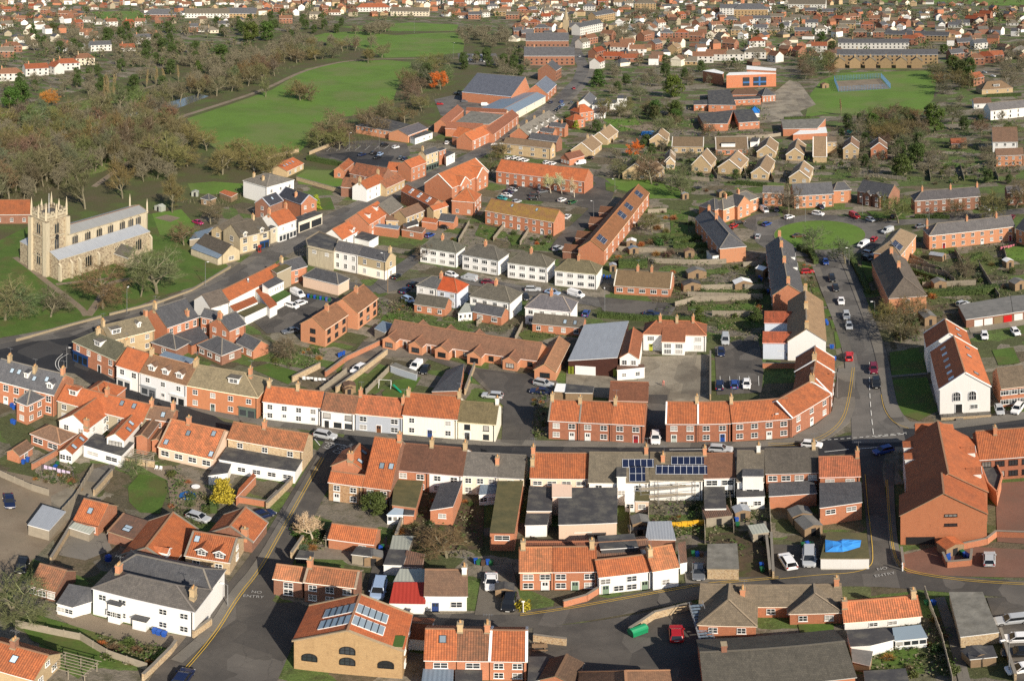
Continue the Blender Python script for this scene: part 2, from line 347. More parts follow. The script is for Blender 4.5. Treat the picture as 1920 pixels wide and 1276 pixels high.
# ---- windows, doors (facing -Y, centred on x, sill at z = 0)
def win_meshes(w,h,kind):
 def mk():
  f,g=MB(),MB()
  fm={'b':'blackframe'}.get(kind[-1],'frame')if len(kind)>1 else 'frame'
  k=kind[0];t=0.07
  f.box((-w/2,-.05,0),(-w/2+t,.03,h),fm);f.box((w/2-t,-.05,0),(w/2,.03,h),fm)
  f.box((-w/2+t,-.05,h-t),(w/2-t,.03,h),fm);f.box((-w/2+t,-.05,0),(w/2-t,.03,t),fm)
  f.box((-w/2-.06,-.12,-.07),(w/2+.06,.02,-.002),fm)
  n={'s':2,'c':max(2,round(w/.62)),'p':1,'a':3}[k]
  for i in range(1,n):
   x=-w/2+w*i/n;f.box((x-.03,-.045,t),(x+.03,.02,h-t),fm)
  if k in 'sa':f.box((-w/2+t,-.043,h*.5-.03),(w/2-t,.018,h*.5+.03),fm)
  if k=='a':
   for q in(.25,.75):f.box((-w/2+t,-.041,h*q-.02),(w/2-t,.016,h*q+.02),fm)
  if k=='c':f.box((-w/2+t,-.042,h*.70-.025),(w/2-t,.016,h*.70+.025),fm)
  g.face([(-w/2+.02,-.012,.02),(w/2-.02,-.012,.02),(w/2-.02,-.012,h-.02),(-w/2+.02,-.012,h-.02)],'glass')
  g2=MB();g2.face([(-w/2+.02,-.012,.02),(w/2-.02,-.012,.02),(w/2-.02,-.012,h-.02),(-w/2+.02,-.012,h-.02)],'curtain')
  return f.mesh('frame'),g.mesh('window'),g2.mesh('window')
 return cached(('win',round(w,1),round(h,1),kind),mk)
def add_window(par,p,rz,w,h,kind='s',frame=True):
 w,h=round(w,1),round(h,1)
 f,g,g2=win_meshes(w,h,kind)
 o=link('window',g if rnd.random()<0.68 else g2,par,p,rz)
 link('frame',f,o)
 return o
def door_mesh(w,h):
 def mk():
  b,f=MB(),MB()
  b.box((-w/2,-.03,0),(w/2,.04,h),'door')
  for x0,x1 in((-w/2+.12,-.05),(.05,w/2-.12)):
   b.box((x0,-.045,h*.1),(x1,-.02,h*.45),'door');b.box((x0,-.042,h*.55),(x1,-.02,h*.9),'glass')
  f.box((-w/2-.1,-.07,0),(-w/2,.03,h+.1),'frame');f.box((w/2,-.07,0),(w/2+.1,.03,h+.1),'frame')
  f.box((-w/2,-.07,h),(w/2,.03,h+.1),'frame');f.box((-w/2-.15,-.02,-.1),(w/2+.15,-.30,0.0),'m_pave')
  return b.mesh('door'),f.mesh('door_frame')
 return cached(('door',w,h),mk)
def add_door(par,p,rz,col=(.75,.75,.73),w=0.9,h=2.02):
 b,f=door_mesh(w,h);o=link('door',b,par,p,rz,col);link('door_frame',f,o);return o
def chimney_mesh(kind,pots,hgt=1.5,ly=0.95,lx=0.62):
 def mk():
  b=MB();m={'o':'bricko','y':'buff','b':'brickd','w':'white','s':'ashlar'}[kind]
  b.box((-lx/2,-ly/2,-1.5),(lx/2,ly/2,hgt),m,skip='u')
  b.box((-lx/2-.07,-ly/2-.07,hgt-.3),(lx/2+.07,ly/2+.07,hgt-.12),m)
  b.box((-lx/2-.04,-ly/2-.04,hgt),(lx/2+.04,ly/2+.04,hgt+.07),'stonedark')
  b.box((-lx/2-.05,-ly/2-.05,-.68),(lx/2+.05,ly/2+.05,-.12),'stonedark',skip='u')
  if pots>1:b.beam((.2,0,hgt),(.2,0,hgt+1.9),.035,.035,'steel',(0,1,0));b.beam((-.5,0,hgt+1.8),(.7,0,hgt+1.8),.03,.03,'steel');[b.beam((x,-.35,hgt+1.8),(x,.35,hgt+1.8),.02,.02,'steel')for x in(-.4,-.1,.2,.5)]
  for i in range(pots):
   y=(i-(pots-1)/2)*(ly-.2)/max(1,pots-.4);b.tube([(0,y,hgt+.05),(0,y,hgt+.55)],[.15,.11],'pot',8)
  return b.mesh('chimney')
 return cached(('chim',kind,pots,hgt,ly),mk)
def skylight_mesh(w,h,fr='trim',gl='skyglass'):
 def mk():
  b=MB();[b.box((-w/2,h*(i/5-.5)-.05,.09),(w/2,h*(i/5-.5)+.05,.15),'trim')for i in range(1,5)if h>3];b.box((-w/2,-h/2,-.05),(w/2,h/2,.08),fr);b.box((-w/2+.09,-h/2+.09,.07),(w/2-.09,h/2-.09,.10),gl)
  return b.mesh('skylight')
 return cached(('sky',w,h,fr,gl),mk)
def dormer_mesh(w,h,dep,wall,roof,kind='g'):
 def mk():
  b=MB();x=w/2
  b.box((-x,0,-.9),(x,dep,h),wall,skip='t')
  if kind=='g':
   r=h+x*.8;o=.18
   b.face([(x+o,-.2,h-.1),(x+o,dep+.6,h-.1),(0,dep+.6,r),(0,-.2,r)],roof,(0,1,0))
   b.face([(0,-.2,r),(0,dep+.6,r),(-x-o,dep+.6,h-.1),(-x-o,-.2,h-.1)],roof,(0,1,0))
   b.face([(-x,0,h),(x,0,h),(0,0,r-.1)],wall)
   b.beam((-x-o,-.2,h-.12),(0,-.2,r-.02),.05,.2,'frame');b.beam((x+o,-.2,h-.12),(0,-.2,r-.02),.05,.2,'frame')
  else:
   b.box((-x-.15,-.2,h),(x+.15,dep+.6,h+.16),'frame',roof)
  return b.mesh('dormer')
 return cached(('dorm',w,h,dep,wall,roof,kind),mk)
# ---- roofs and houses, local frame: x along front eave, y inward, z up
RIDGE={'pan':'ridge','oldpan':'ridge','darkpan':'ridge','redtile':'ridge','brown':'ridge','tan':'ridgegrey','slate':'ridgegrey','grey':'ridgegrey','moss':'ridge'}
def roof_mesh(L,D,d1,he,hr,ends,rf,fascia='frame',hipk=1.0,ov=0.12,verge=None):
 b=MB();th=.17;a0,a1=(-ov,L+ov)
 hx=min(d1*hipk,L/2-.05)
 r0=a0 if ends[0]=='g' else hx;r1=a1 if ends[1]=='g' else L-hx
 if ends[0]=='h':a0=-.15
 if ends[1]=='h':a1=L+.15
 E0,E1,E2,E3=Vector((a0,0,he)),Vector((a1,0,he)),Vector((a1,D,he)),Vector((a0,D,he))
 P0,P1=Vector((r0,d1,hr)),Vector((r1,d1,hr))
 b.face([E0,E1,P1,P0],rf);b.face([E2,E3,P0,P1],rf)
 dn=Vector((0,0,-th))
 for(x,P,en)in((0,P0,ends[0]),(1,P1,ends[1])):
  if en=='h':b.face([E3,E0,P0]if x==0 else[E1,E2,P1],rf)
 b.face([E0+dn,E1+dn,E1,E0],fascia);b.face([E2+dn,E3+dn,E3,E2],fascia)
 for(F,Bk,P,en)in((E0,E3,P0,ends[0]),(E1,E2,P1,ends[1])):
  vm=verge or 'stonedark'
  if en=='g':
   for Q in(F,Bk):b.face([Q+dn,Q,P,P+dn],vm)
  else:b.face([F+dn,Bk+dn,Bk,F],fascia)
 b.face([E0+dn,E1+dn,P1+dn,P0+dn][::-1],fascia);b.face([E2+dn,E3+dn,P0+dn,P1+dn][::-1],fascia)
 for(x,P,en)in((0,P0,ends[0]),(1,P1,ends[1])):
  if en=='h':
   q=[E3+dn,E0+dn,P0+dn]if x==0 else[E1+dn,E2+dn,P1+dn];b.face(q[::-1],fascia)
 rm=RIDGE.get(rf,'ridge');up=Vector((0,0,.04))
 if(P1-P0).length>.3:b.beam(P0+up,P1+up,.28,.12,rm)
 for(F,Bk,P,en)in((E0,E3,P0,ends[0]),(E1,E2,P1,ends[1])):
  if en=='h':
   b.beam(F+up*.8,P+up*.8,.24,.10,rm);b.beam(Bk+up*.8,P+up*.8,.24,.10,rm)
  elif verge:
   i=Vector((.14 if F is E0 else-.14,0,.05))
   b.beam(F+i,P+i,.3,.14,verge);b.beam(Bk+i,P+i,.3,.14,verge)
 return b.mesh('roof')
def wall_mesh(L,D,d1,he,hr,ends,wl,ins=.22,z0=-.4,two=None):
 b=MB();x0,x1,y0,y1=.04,L-.04,ins,D-ins
 sl=(hr-he)/d1;slb=(hr-he)/(D-d1);ze=he+sl*ins-.16;zb=he+slb*ins-.16;zr=hr-.14
 if two:
  zm=two[1];w2=two[0]
  for(A,B_)in(((x0,y0),(x1,y0)),((x1,y0),(x1,y1)),((x1,y1),(x0,y1)),((x0,y1),(x0,y0))):
   b.face([(*A,z0),(*B_,z0),(*B_,zm),(*A,zm)],w2)
  z0=zm
 b.face([(x0,y0,z0),(x1,y0,z0),(x1,y0,ze),(x0,y0,ze)],wl)
 b.face([(x1,y1,z0),(x0,y1,z0),(x0,y1,zb),(x1,y1,zb)],wl)
 for(xa,sgn,en)in((x1,1,ends[1]),(x0,-1,ends[0])):
  p=[(xa,y0,z0),(xa,y1,z0),(xa,y1,zb)]+([(xa,d1,zr)]if en=='g' else[])+[(xa,y0,ze)]
  if sgn<0:p=[p[1],p[0]]+p[2:][::-1]
  b.face(p,wl)
 return b.mesh('wall')
HOUSES={};WARN=[];FOOT=[]
def fenestrate(par,L,D,he,ins,k,end_only=False):
 fl=k.get('fl',1 if he<3.7 else(2 if he<7 else 3));wk=k.get('wk','s');ww=k.get('ww',1.15);wh=k.get('wh',1.3)
 fh=(he-.25)/fl;dc=k.get('dc',(.75,.75,.73))
 def zz(f):return f*fh+min(.9,fh-wh-.35)+(.0 if f else .0)
 def col(n,length,place,doors=(),flr=None,w_=None,skip=()):
  for f in range(fl):
   for i in range(n):
    t=(i+.5)/n*length
    if(f,i)in skip:continue
    if f==0 and i in doors:add_door(par,*place(t,0.0),col=dc[doors.index(i)%len(dc)]if isinstance(dc[0],tuple)else dc)
    else:
     h_=wh if not(flr and f in flr)else flr[f]
     add_window(par,*place(t,max(.35,zz(f))),w_ or ww,min(h_,fh-.5),wk)
 n=k.get('n',max(1,round(L/3.2)))
 if n:col(n,L,lambda t,z:((t,ins-.015,z),0.0),k.get('dr',()),skip=k.get('skip',()))
 if k.get('eR'):col(k['eR'],D-2*ins,lambda t,z:((L-.04+.015,ins+t,z),math.pi/2),k.get('drR',()))
 if k.get('eL'):col(k['eL'],D-2*ins,lambda t,z:((.04-.015,D-ins-t,z),-math.pi/2),k.get('drL',()))
 if k.get('aR'):add_window(par,(L-.025,D/2,he+.2),math.pi/2,1.0,1.0,wk)
 if k.get('aL'):add_window(par,(.025,D/2,he+.2),-math.pi/2,1.0,1.0,wk)
 nb=k.get('nb',0)
 if nb:col(nb,L,lambda t,z:((L-t,D-ins+.015,z),math.pi))
def roof_bits(par,L,D,d1,he,hr,k):
 pitch=math.atan2(hr-he,d1)
 for c in k.get('ch',()):
  c=c if isinstance(c,tuple)else(c,)
  t,kind,pots,y=(c+(None,k.get('ck','o'),3,1.0)[len(c):])
  zc=hr if y==1.0 else he+(hr-he)*(y if y<=1 else 2-y)
  o=link('chimney',chimney_mesh(kind,pots),par,(min(max(t*L,.25),L-.25),d1*y,zc))
 for s_ in k.get('sk',()):
  t,v=s_[0],s_[1];w_,h_=(s_[2],s_[3])if len(s_)>3 else(.85,1.25)
  back=v<0;v=abs(v);fr=s_[4]if len(s_)>4 else 'trim'
  y=d1*v if not back else D-(D-d1)*v
  o=link('skylight',skylight_mesh(w_,h_,fr),par,(t*L,y,he+(hr-he)*v+.03))
  o.rotation_euler=(pitch if not back else-pitch,0,0)
 for s_ in k.get('dm',()):
  t,v=s_[0],s_[1];kind=s_[2]if len(s_)>2 else 'g';w_=s_[3]if len(s_)>3 else 1.5;h_=1.25
  y=d1*v;z=he+(hr-he)*v;dep=(h_/math.tan(pitch))+.1
  dm_=link('dormer',dormer_mesh(w_,h_,round(dep,1),k.get('dw','white'),k['rf'],kind),par,(t*L,y,z))
  f,g,g2=win_meshes(round(w_-.4,1),1.0,'s');q=link('dormer_window',g,par,(t*L,y-.02,z+.15));
  fo=link('dormer_frame',f,par,(t*L,y-.02,z+.15))
 for s_ in k.get('so',()):
  t,v,w_,h_=s_[:4]
  b=MB();b.box((0,0,.02),(w_,h_,.09),'steel','solar')
  o=link('solar_panel',b.mesh('solar_panel'),par,(t*L,d1*v,he+(hr-he)*v+.06));o.rotation_euler=(pitch,0,0)
def solve(A,B,Rp,k):
 he=k.get('he',5.0)
 if 'ba' in k:he=max(1.8,hpx(k['ba'],A))
 a,b=at(A,he),at(B,he);L=(b-a).length;ex=(b-a)/L;ey=Vector((-ex.y,ex.x))
 u,tph=ray(Rp)
 if 'Cc' in k:
  c=at(k['Cc'],he);D=(c-a).dot(ey);d1=D/2;t=(d1+a.dot(ey))/u.dot(ey);hr=HC-t*tph
 else:
  tp=math.tan(rad(k.get('pt',38)))
  t=(HC-he+tp*a.dot(ey))/(tph+tp*u.dot(ey));d1=t*u.dot(ey)-a.dot(ey);hr=he+tp*d1
  D=k.get('D',2*d1)
 return he,a,b,L,ex,ey,D,d1,hr
def H(label,A,B,Rp,cat='house',name=None,group=None,**k):
 k.setdefault('rf','pan');k.setdefault('wl','brick');en=k.setdefault('en','gg')
 he,a,b,L,ex,ey,D,d1,hr=solve(A,B,Rp,k)
 pit=math.degrees(math.atan2(hr-he,d1))if d1 else 0
 if not(1.5<D<30 and 12<pit<62 and L>1.5):WARN.append((label,'L%.1f D%.1f he%.1f hr%.1f pit%.0f'%(L,D,he,hr,pit)))
 if D<2 or d1<=.8:D=5.0;d1=2.5;hr=he+1.8
 d1=min(d1,D-.8)
 nm=name or{'house':'house','cottage':'cottage','bungalow':'bungalow','garage':'garage','shed':'shed','church':'church'}.get(cat,cat.replace(' ','_'))
 rz=math.atan2(ex.y,ex.x)
 root=empty(nm,(a.x,a.y,0),rz);tag(root,label,cat,group)
 ins=k.get('ins',.22)
 wt=k.get('wt');rt=k.get('rt')
 link('wall',wall_mesh(L,D,d1,he,hr,en,k['wl'],ins,two=k.get('two')),root,col=wt)
 r=link('roof',roof_mesh(L,D,d1,he,hr,en,k['rf'],k.get('fa','frame'),k.get('hipk',1.0),verge=k.get('vg')),root,col=rt)
 roof_bits(r,L,D,d1,he,hr,k)
 if not k.get('nowin'):fenestrate(root,L,D,he,ins,k)
 if he>4 and L>4:
  def pipe():b_=MB();b_.box((-.05,-.1,0),(.05,0,round(he,1)-.2),'trim');b_.box((-.14,-.16,round(he,1)-.35),(.14,0,round(he,1)-.1),'trim');return b_.mesh('drainpipe')
  link('drainpipe',cached(('pipe',round(he,1)),pipe),root,(L-.35,ins,0))
 HOUSES[label]=(root,L,D,d1,he,hr,k);FOOT.append((root.location.xy.copy(),ex,ey,L,D))
 return root
def W(root,x0,x1,y0,y1,he,pitch=35,axis='x',name='wing',**k):
 """a wing that belongs to the house: local rectangle, ridge along local x or y (pitch 0 = flat)"""
 k.setdefault('rf','pan');k.setdefault('wl','brick');en=k.setdefault('en','gg')
 if pitch==0:
  b=MB();b.box((x0,y0,-.4),(x1,y1,he),k['wl'],skip='tu')
  o=link(name,b.mesh(name),root,col=k.get('wt'))
  c=MB();c.box((x0-.12,y0-.12,he),(x1+.12,y1+.12,he+.18),'frame' if not k.get('fa')else k['fa'],k['rf']);link('roof',c.mesh('roof'),o)
  n=k.get('n',0)
  for i in range(n):
   add_window(o,(x0+(x1-x0)*(i+.5)/n,y0-.015,max(.4,he*.36)),0,k.get('ww',1.2),min(1.2,he*.45),k.get('wk','s'))
  for s_ in k.get('sk',()):
   q=link('skylight',skylight_mesh(.9,.9),o,(x0+(x1-x0)*s_[0],y0+(y1-y0)*s_[1],he+.18))
  return o
 if axis=='x':L,D,loc,rz=x1-x0,y1-y0,(x0,y0,0),0
 else:L,D,loc,rz=y1-y0,x1-x0,(x1,y0,0),math.pi/2
 d1=k.get('d1',D/2);hr=he+d1*math.tan(rad(pitch))
 o=link(name,wall_mesh(L,D,d1,he,hr,en,k['wl'],.2),root,loc,rz,k.get('wt'))
 r=link('roof',roof_mesh(L,D,d1,he,hr,en,k['rf'],k.get('fa','frame'),k.get('hipk',1.0),verge=k.get('vg')),o,col=k.get('rt'))
 roof_bits(o,L,D,d1,he,hr,k);k.setdefault('n',0);fenestrate(o,L,D,he,.2,k)
 return o
def PR(label,pts,h,cat='shed',name=None,wl='brick',rf='felt',parent=None,par=.0,hs=None,edge='frame',group=None,win=None,wt=None,ww=1.2,wk='s',bar=True):
 """flat or lean-to block from the pixels of its roof corners (front-left, front-right, then round the back); hs = height of each corner"""
 hs=hs or[h]*len(pts)
 P=[at3(p,z)for p,z in zip(pts,hs)]
 ar=sum(P[i].x*P[(i+1)%len(P)].y-P[(i+1)%len(P)].x*P[i].y for i in range(len(P)))
 if ar<0:P=[P[0]]+P[1:][::-1]
 a=P[0];d=(P[1]-P[0]).xy.normalized();rz=math.atan2(d.y,d.x)
 Mx=Matrix.Rotation(-rz,3,'Z');Q=[Mx@(p-Vector((a.x,a.y,0)))for p in P]
 nm=name or{'house':'house','shed':'shed','garage':'garage'}.get(cat,cat.replace(' ','_'))
 if parent:
  inv=parent.matrix_basis.inverted()
 root=empty(nm,(a.x,a.y,0),rz)if not parent else None
 b=MB();n=len(Q)
 for i in range(n):
  p,q=Q[i],Q[(i+1)%n];b.face([(p.x,p.y,-.4),(q.x,q.y,-.4),q,p],wl)
 r=MB();cen=sum(Q,Vector())/n
 O=[q+(q-cen).normalized()*.15 for q in Q];up=Vector((0,0,.16))
 flat=max(hs)-min(hs)<.01
 if flat or n>4:r.poly([o+up for o in O],rf)if flat else r.face([o+up for o in O],rf)
 else:r.face([o+up for o in O],rf)
 for i in range(n):r.face([O[i],O[(i+1)%n],O[(i+1)%n]+up,O[i]+up],edge)
 if par:
  for i in range(n):r.beam(O[i]+up*1.5,O[(i+1)%n]+up*1.5,.25,par,wl)
 if parent:
  w_=link(nm,b.mesh(nm),parent);mw=Matrix.Translation((a.x,a.y,0))@Matrix.Rotation(rz,4,'Z')
  w_.matrix_basis=inv@mw;link('roof',r.mesh('roof'),w_);tgt=w_
 else:
  tag(root,label,cat,group);link('wall',b.mesh('wall'),root,col=wt);link('roof',r.mesh('roof'),root);tgt=root
 L=(Q[1]-Q[0]).length
 for i in range(win or 0):
  add_window(tgt,(L*(i+.5)/win,-.015,.9 if min(hs)<3.4 else min(hs)-1.7),0,ww,1.05,wk)
 return tgt
# ---- ground sheets, roads, walls
_z=[0.02]
def SH(name,pts,mat,lift=0.0,z=None,kind='structure'):
 """flat sheet from pixels, laid 4-6 mm above the one before; lift > 0 makes it a raised slab with an edge (kerb)"""
 if z is None:_z[0]+=0.001;z=_z[0]
 z+=lift;P=[at3(p,z)for p in pts];b=MB();b.poly(P,mat)
 if lift:
  for i in range(len(P)):
   p,q=P[i],P[(i+1)%len(P)];b.face([(p.x,p.y,-.2),(q.x,q.y,-.2),q,p],'m_pave')
 o=link(name,b.mesh(name));o['kind']=kind;o['label']=name.replace('_',' ');return o
def strip_pts(P,w):
 out=[]
 for i,p in enumerate(P):
  d=(P[min(i+1,len(P)-1)]-P[max(i-1,0)]).normalized();nrm=Vector((-d.y,d.x));ww=w[i]if isinstance(w,(list,tuple))else w
  out.append((p+nrm*ww/2,p-nrm*ww/2))
 return out
def smooth(P,n=3):
 for _ in range(n):
  Q=[P[0]]
  for i in range(len(P)-1):Q+=[P[i]*.75+P[i+1]*.25,P[i]*.25+P[i+1]*.75]
  Q.append(P[-1]);P=Q
 return P
def RD(name,pts,w,mat,z=None,lift=0.0,sm=2,kind='structure'):
 if z is None:_z[0]+=0.001;z=_z[0]
 P=[at(p)for p in pts]
 if sm and not isinstance(w,(list,tuple)):P=smooth(P,sm)
 s=strip_pts(P,w);b=MB();z+=lift
 for(a,c),(a2,c2)in zip(s,s[1:]):
  b.face([(c.x,c.y,z),(c2.x,c2.y,z),(a2.x,a2.y,z),(a.x,a.y,z)],mat,(1,0,0))
  if lift:
   b.face([(a.x,a.y,z),(a2.x,a2.y,z),(a2.x,a2.y,-.1),(a.x,a.y,-.1)],'m_pave');b.face([(c2.x,c2.y,z),(c.x,c.y,z),(c.x,c.y,-.1),(c2.x,c2.y,-.1)],'m_pave')
 o=link(name,b.mesh(name))
 if kind:o['kind']=kind;o['label']=name.replace('_',' ')
 return o
ZL=0.20
def MARK(pts,w,mat='m_line',dash=None,gap=None,off=0.0,sm=2,z=ZL):
 P=[at(p)for p in pts]
 if sm:P=smooth(P,sm)
 b=MB()
 if off:
  P=[(s[0]if off>0 else s[1])for s in strip_pts(P,abs(off)*2)]
 if dash:
  segs,acc=[],0.0
  for p,q in zip(P,P[1:]):
   l=(q-p).length;t=0.0
   while t<l:
    ph=(acc+t)%(dash+gap);st=(dash-ph)if ph<dash else(dash+gap-ph)
    e=min(l,t+st+1e-4)
    if ph<dash:segs.append((p+(q-p)*(t/l),p+(q-p)*(e/l)))
    t=e
   acc+=l
 else:segs=[(p,q)for p,q in zip(P,P[1:])]
 for p,q in segs:
  d=(q-p);
  if d.length<1e-4:continue
  n=Vector((-d.y,d.x)).normalized()*w/2
  b.face([(*(p-n),z),(*(q-n),z),(*(q+n),z),(*(p+n),z)],mat)
 o=link('road_marking',b.mesh('road_marking'));o['kind']='structure';o['label']='painted line on the road';return o
def TEXT(txt,p,ang,size,z=ZL,sx=1.0):
 c=bpy.data.curves.new('road_lettering','FONT');c.body=txt;c.size=size;c.align_x='CENTER';c.align_y='CENTER'
 o=bpy.data.objects.new('road_lettering',c);C.objects.link(o);q=at(p);o.location=(q.x,q.y,z);o.rotation_euler=(0,0,rad(ang));o.scale=(sx,1,1)
 c.materials.append(MATS['m_worn']);o['kind']='structure';o['label']='white lettering painted on the road';return o
def FN(label,pts,h=1.7,mat='greywood',cat='fence',name=None,w=.07,group=None,cope=None,col=None,posts=True,open_=False):
 """garden wall or fence along pixels on the ground"""
 P=[at(p)for p in pts];o0=P[0];wall=cat=='wall'
 if wall and w<.1:w=.28
 nm=name or('garden_wall' if wall else 'fence')
 root=empty(nm,(o0.x,o0.y,0));tag(root,label,cat,group)
 b,c=MB(),MB();rr=random.Random(len(label))
 for p,q in zip(P,P[1:]):
  p=p-o0;q=q-o0;l=(q-p).length
  if l<.05:continue
  n_=max(1,int(l/1.9))if not wall else max(1,int(l/3))
  for i in range(n_):
   s_,e_=p+(q-p)*(i/n_),p+(q-p)*((i+1)/n_);hh=h*(1+rr.uniform(-.03,.03))
   if open_:
    [b.beam((s_.x,s_.y,hh*z),(e_.x,e_.y,hh*z),.05,.05,mat)for z in(.05,.35,.68,.98)];[b.beam((s_.x+(e_.x-s_.x)*u,s_.y+(e_.y-s_.y)*u,0),(s_.x+(e_.x-s_.x)*u,s_.y+(e_.y-s_.y)*u,hh),.04,.04,mat,(0,1,0))for u in(.25,.5,.75)]
   else:b.beam((s_.x,s_.y,hh/2-.1),(e_.x,e_.y,hh/2-.1),w,hh+.2,mat)
   if wall:c.beam((s_.x,s_.y,hh+.04),(e_.x,e_.y,hh+.04),w+.1,.1,cope or 'ridgegrey')
   elif posts:b.beam((s_.x,s_.y,-.1),(s_.x,s_.y,h+.12),.12,.12,mat,(0,1,0))
 if wall:link('wall',b.mesh('wall'),root,col=col);link('coping',c.mesh('coping'),root)
 else:link('panels',b.mesh('panels'),root,col=col)
 return root
# ---- vegetation
def blade(b,p,d,l,w,mat,rr):
 d=Vector(d).normalized();s_=d.cross(Vector((rr.uniform(-1,1),rr.uniform(-1,1),rr.uniform(-1,1)))).normalized()*w/2
 i0=len(b.v);p=Vector(p);e=p+d*l
 b.v+=[tuple(p-s_),tuple(p+s_),tuple(e)];b.f.append((i0,i0+1,i0+2));b.m.append(b.mi(mat));b.sm.append(False);b.uv+=[(0,0)]*3
def rdir(rr,up=0.0):
 while True:
  v=Vector((rr.uniform(-1,1),rr.uniform(-1,1),rr.uniform(-1,1)))
  if .05<v.length<1:v.normalize();v.z+=up;return v.normalized()
def bare_tree(seed,kind='wide',twig='twig',bark='bark',dens=1.0):
 """10 m bare tree: (trunk mesh, crown mesh)"""
 rr=random.Random(seed);T,B=MB(),MB()
 H_=10.0
 up={'wide':.12,'tall':.40,'pop':1.6,'willow':.05}[kind]
 def grow(p,d,l,r,lev,b):
  n=3;pts=[p];rs=[r]
  for i in range(n):
   d=(d+rdir(rr)*.22+Vector((0,0,up*.25))).normalized();p=p+d*l/n;pts.append(p);rs.append(r*(1-.45*(i+1)/n))
  b.tube(pts,rs,bark if lev<3 else twig,6 if lev==0 else(5 if lev==1 else 3),cap=False)
  return pts,d
 def kids(pts,d,l,r,lev):
  if lev==3:
   for q in range(int(24*dens)):
    t=rr.random()**.7;i=min(2,int(t*3));p=pts[i].lerp(pts[i+1],t*3-i)
    dd=(d*.8+rdir(rr)*1.0+Vector((0,0,up*.5 if kind!='willow' else-.5))).normalized()
    L_=rr.uniform(.45,1.1)*(.8 if kind=='pop' else 1)
    blade(B,p,dd,L_,rr.uniform(.03,.055),twig,rr)
    if rr.random()<.6:blade(B,p+dd*L_*.4,(dd+rdir(rr)*.9),L_*.7,.035,twig,rr)
   return
  n={0:7,1:5,2:4}[lev]if kind!='pop' else{0:16,1:4,2:3}[lev]
  for q in range(n):
   t=(.30 if lev==0 else .25)+(.70 if lev==0 else .75)*(q+rr.random())/n
   if kind=='pop' and lev==0:t=.08+.92*(q+rr.random())/n
   i=min(2,int(t*3));p=pts[i].lerp(pts[i+1],min(1,t*3-i))
   a=q*2.4+rr.uniform(-.4,.4)
   e1=d.cross(Vector((.2,.9,.1))).normalized();e2=d.cross(e1)
   side=e1*math.cos(a)+e2*math.sin(a)
   sp={'wide':(1.15,.95,.9),'tall':(.75,.8,.8),'pop':(.35,.45,.5),'willow':(1.2,1.0,.8)}[kind][lev]
   if q==n-1:sp*=.3
   dd=(d*.75+side*sp+Vector((0,0,up*.3))).normalized()
   ll=l*{'wide':(.62,.62,.62),'tall':(.5,.6,.62),'pop':(.24,.6,.7),'willow':(.62,.62,.7)}[kind][lev]*rr.uniform(.75,1.15)
   if kind=='pop' and lev==0:ll=l*.30*(1.15-t*.75)
   P,D_=grow(p,dd,ll,r*(.58 if lev else .52),lev+1,T if lev==0 else B);kids(P,D_,ll,r*.54,lev+1)
 l0={'wide':5.2,'tall':6.6,'pop':9.4,'willow':5.0}[kind]
 P,D_=grow(Vector((0,0,-.2)),Vector((rr.uniform(-.06,.06),rr.uniform(-.06,.06),1)),l0,.24 if kind!='pop' else .16,0,T);kids(P,D_,l0,.24 if kind!='pop' else .16,0)
 zm=max(v[2]for v in B.v);k=H_/zm
 for b in(T,B):b.v=[(x*k,y*k,z*k)for x,y,z in b.v]
 return T.mesh('trunk'),B.mesh('crown')
def leaf_tree(seed,kind='cone',leaf='leaf',n=2600):
 """10 m evergreen: leaf-sized faces through the volume of the crown"""
 rr=random.Random(seed);T,B=MB(),MB()
 T.tube([(0,0,-.2),(0,0,3),(.1,.05,7)],[.3,.22,.08],'bark',6)
 cl=[]
 for i in range(46):
  if kind=='cone':z=rr.uniform(.06,.97)**1.15;r=2.5*(1-z)**.75+.25;zz_=z*9.6+.3
  else:
   z=rr.uniform(0,1);r=3.4*math.sin(math.pi*(.14+z*.78))**.7;zz_=1.2+z*8
  a=rr.uniform(0,6.3);q=rr.uniform(.45,1.0);cl.append((Vector((math.cos(a)*r*q,math.sin(a)*r*q,zz_)),rr.uniform(.55,1.15)*(1 if kind=='cone' else 1.35)))
 for i in range(n):
  c,r=rr.choice(cl);v=rdir(rr);p=c+v*r*rr.uniform(.55,1.0)
  a=(v+rdir(rr)*.8).normalized();s_=a.cross(rdir(rr)).normalized();u_=a.cross(s_);sz=rr.uniform(.16,.34)
  i0=len(B.v);B.v+=[tuple(p-s_*sz),tuple(p-u_*sz*.6),tuple(p+s_*sz),tuple(p+u_*sz*.6)]
  B.f.append((i0,i0+1,i0+2,i0+3));B.m.append(B.mi(leaf));B.sm.append(False);B.uv+=[(0,0)]*4
 zm=max(v[2]for v in B.v)
 B.v=[(x,y,z*10/zm)for x,y,z in B.v]
 return T.mesh('trunk'),B.mesh('crown')
def bush_mesh(seed,leaf,n=420,bare=False):
 rr=random.Random(seed);B=MB()
 for i in range(n):
  v=rdir(rr);v.z=abs(v.z);p=Vector((v.x*.5,v.y*.5,v.z*.9))*(rr.uniform(.35,1.0)if not bare else rr.uniform(0,.5))*(1+.25*math.sin(v.x*5+seed)*math.cos(v.y*6))
  if bare:blade(B,p,v+rdir(rr)*.5,rr.uniform(.3,.6),.03,leaf,rr)
  else:
   a=rdir(rr);s_=a.cross(rdir(rr)).normalized();u_=a.cross(s_).normalized();sz=rr.uniform(.05,.11)
   i0=len(B.v);B.v+=[tuple(p-s_*sz),tuple(p-u_*sz*.6),tuple(p+s_*sz),tuple(p+u_*sz*.6)]
   B.f.append((i0,i0+1,i0+2,i0+3));B.m.append(B.mi(leaf));B.sm.append(False);B.uv+=[(0,0)]*4
 return B.mesh('shrub')
TK={}
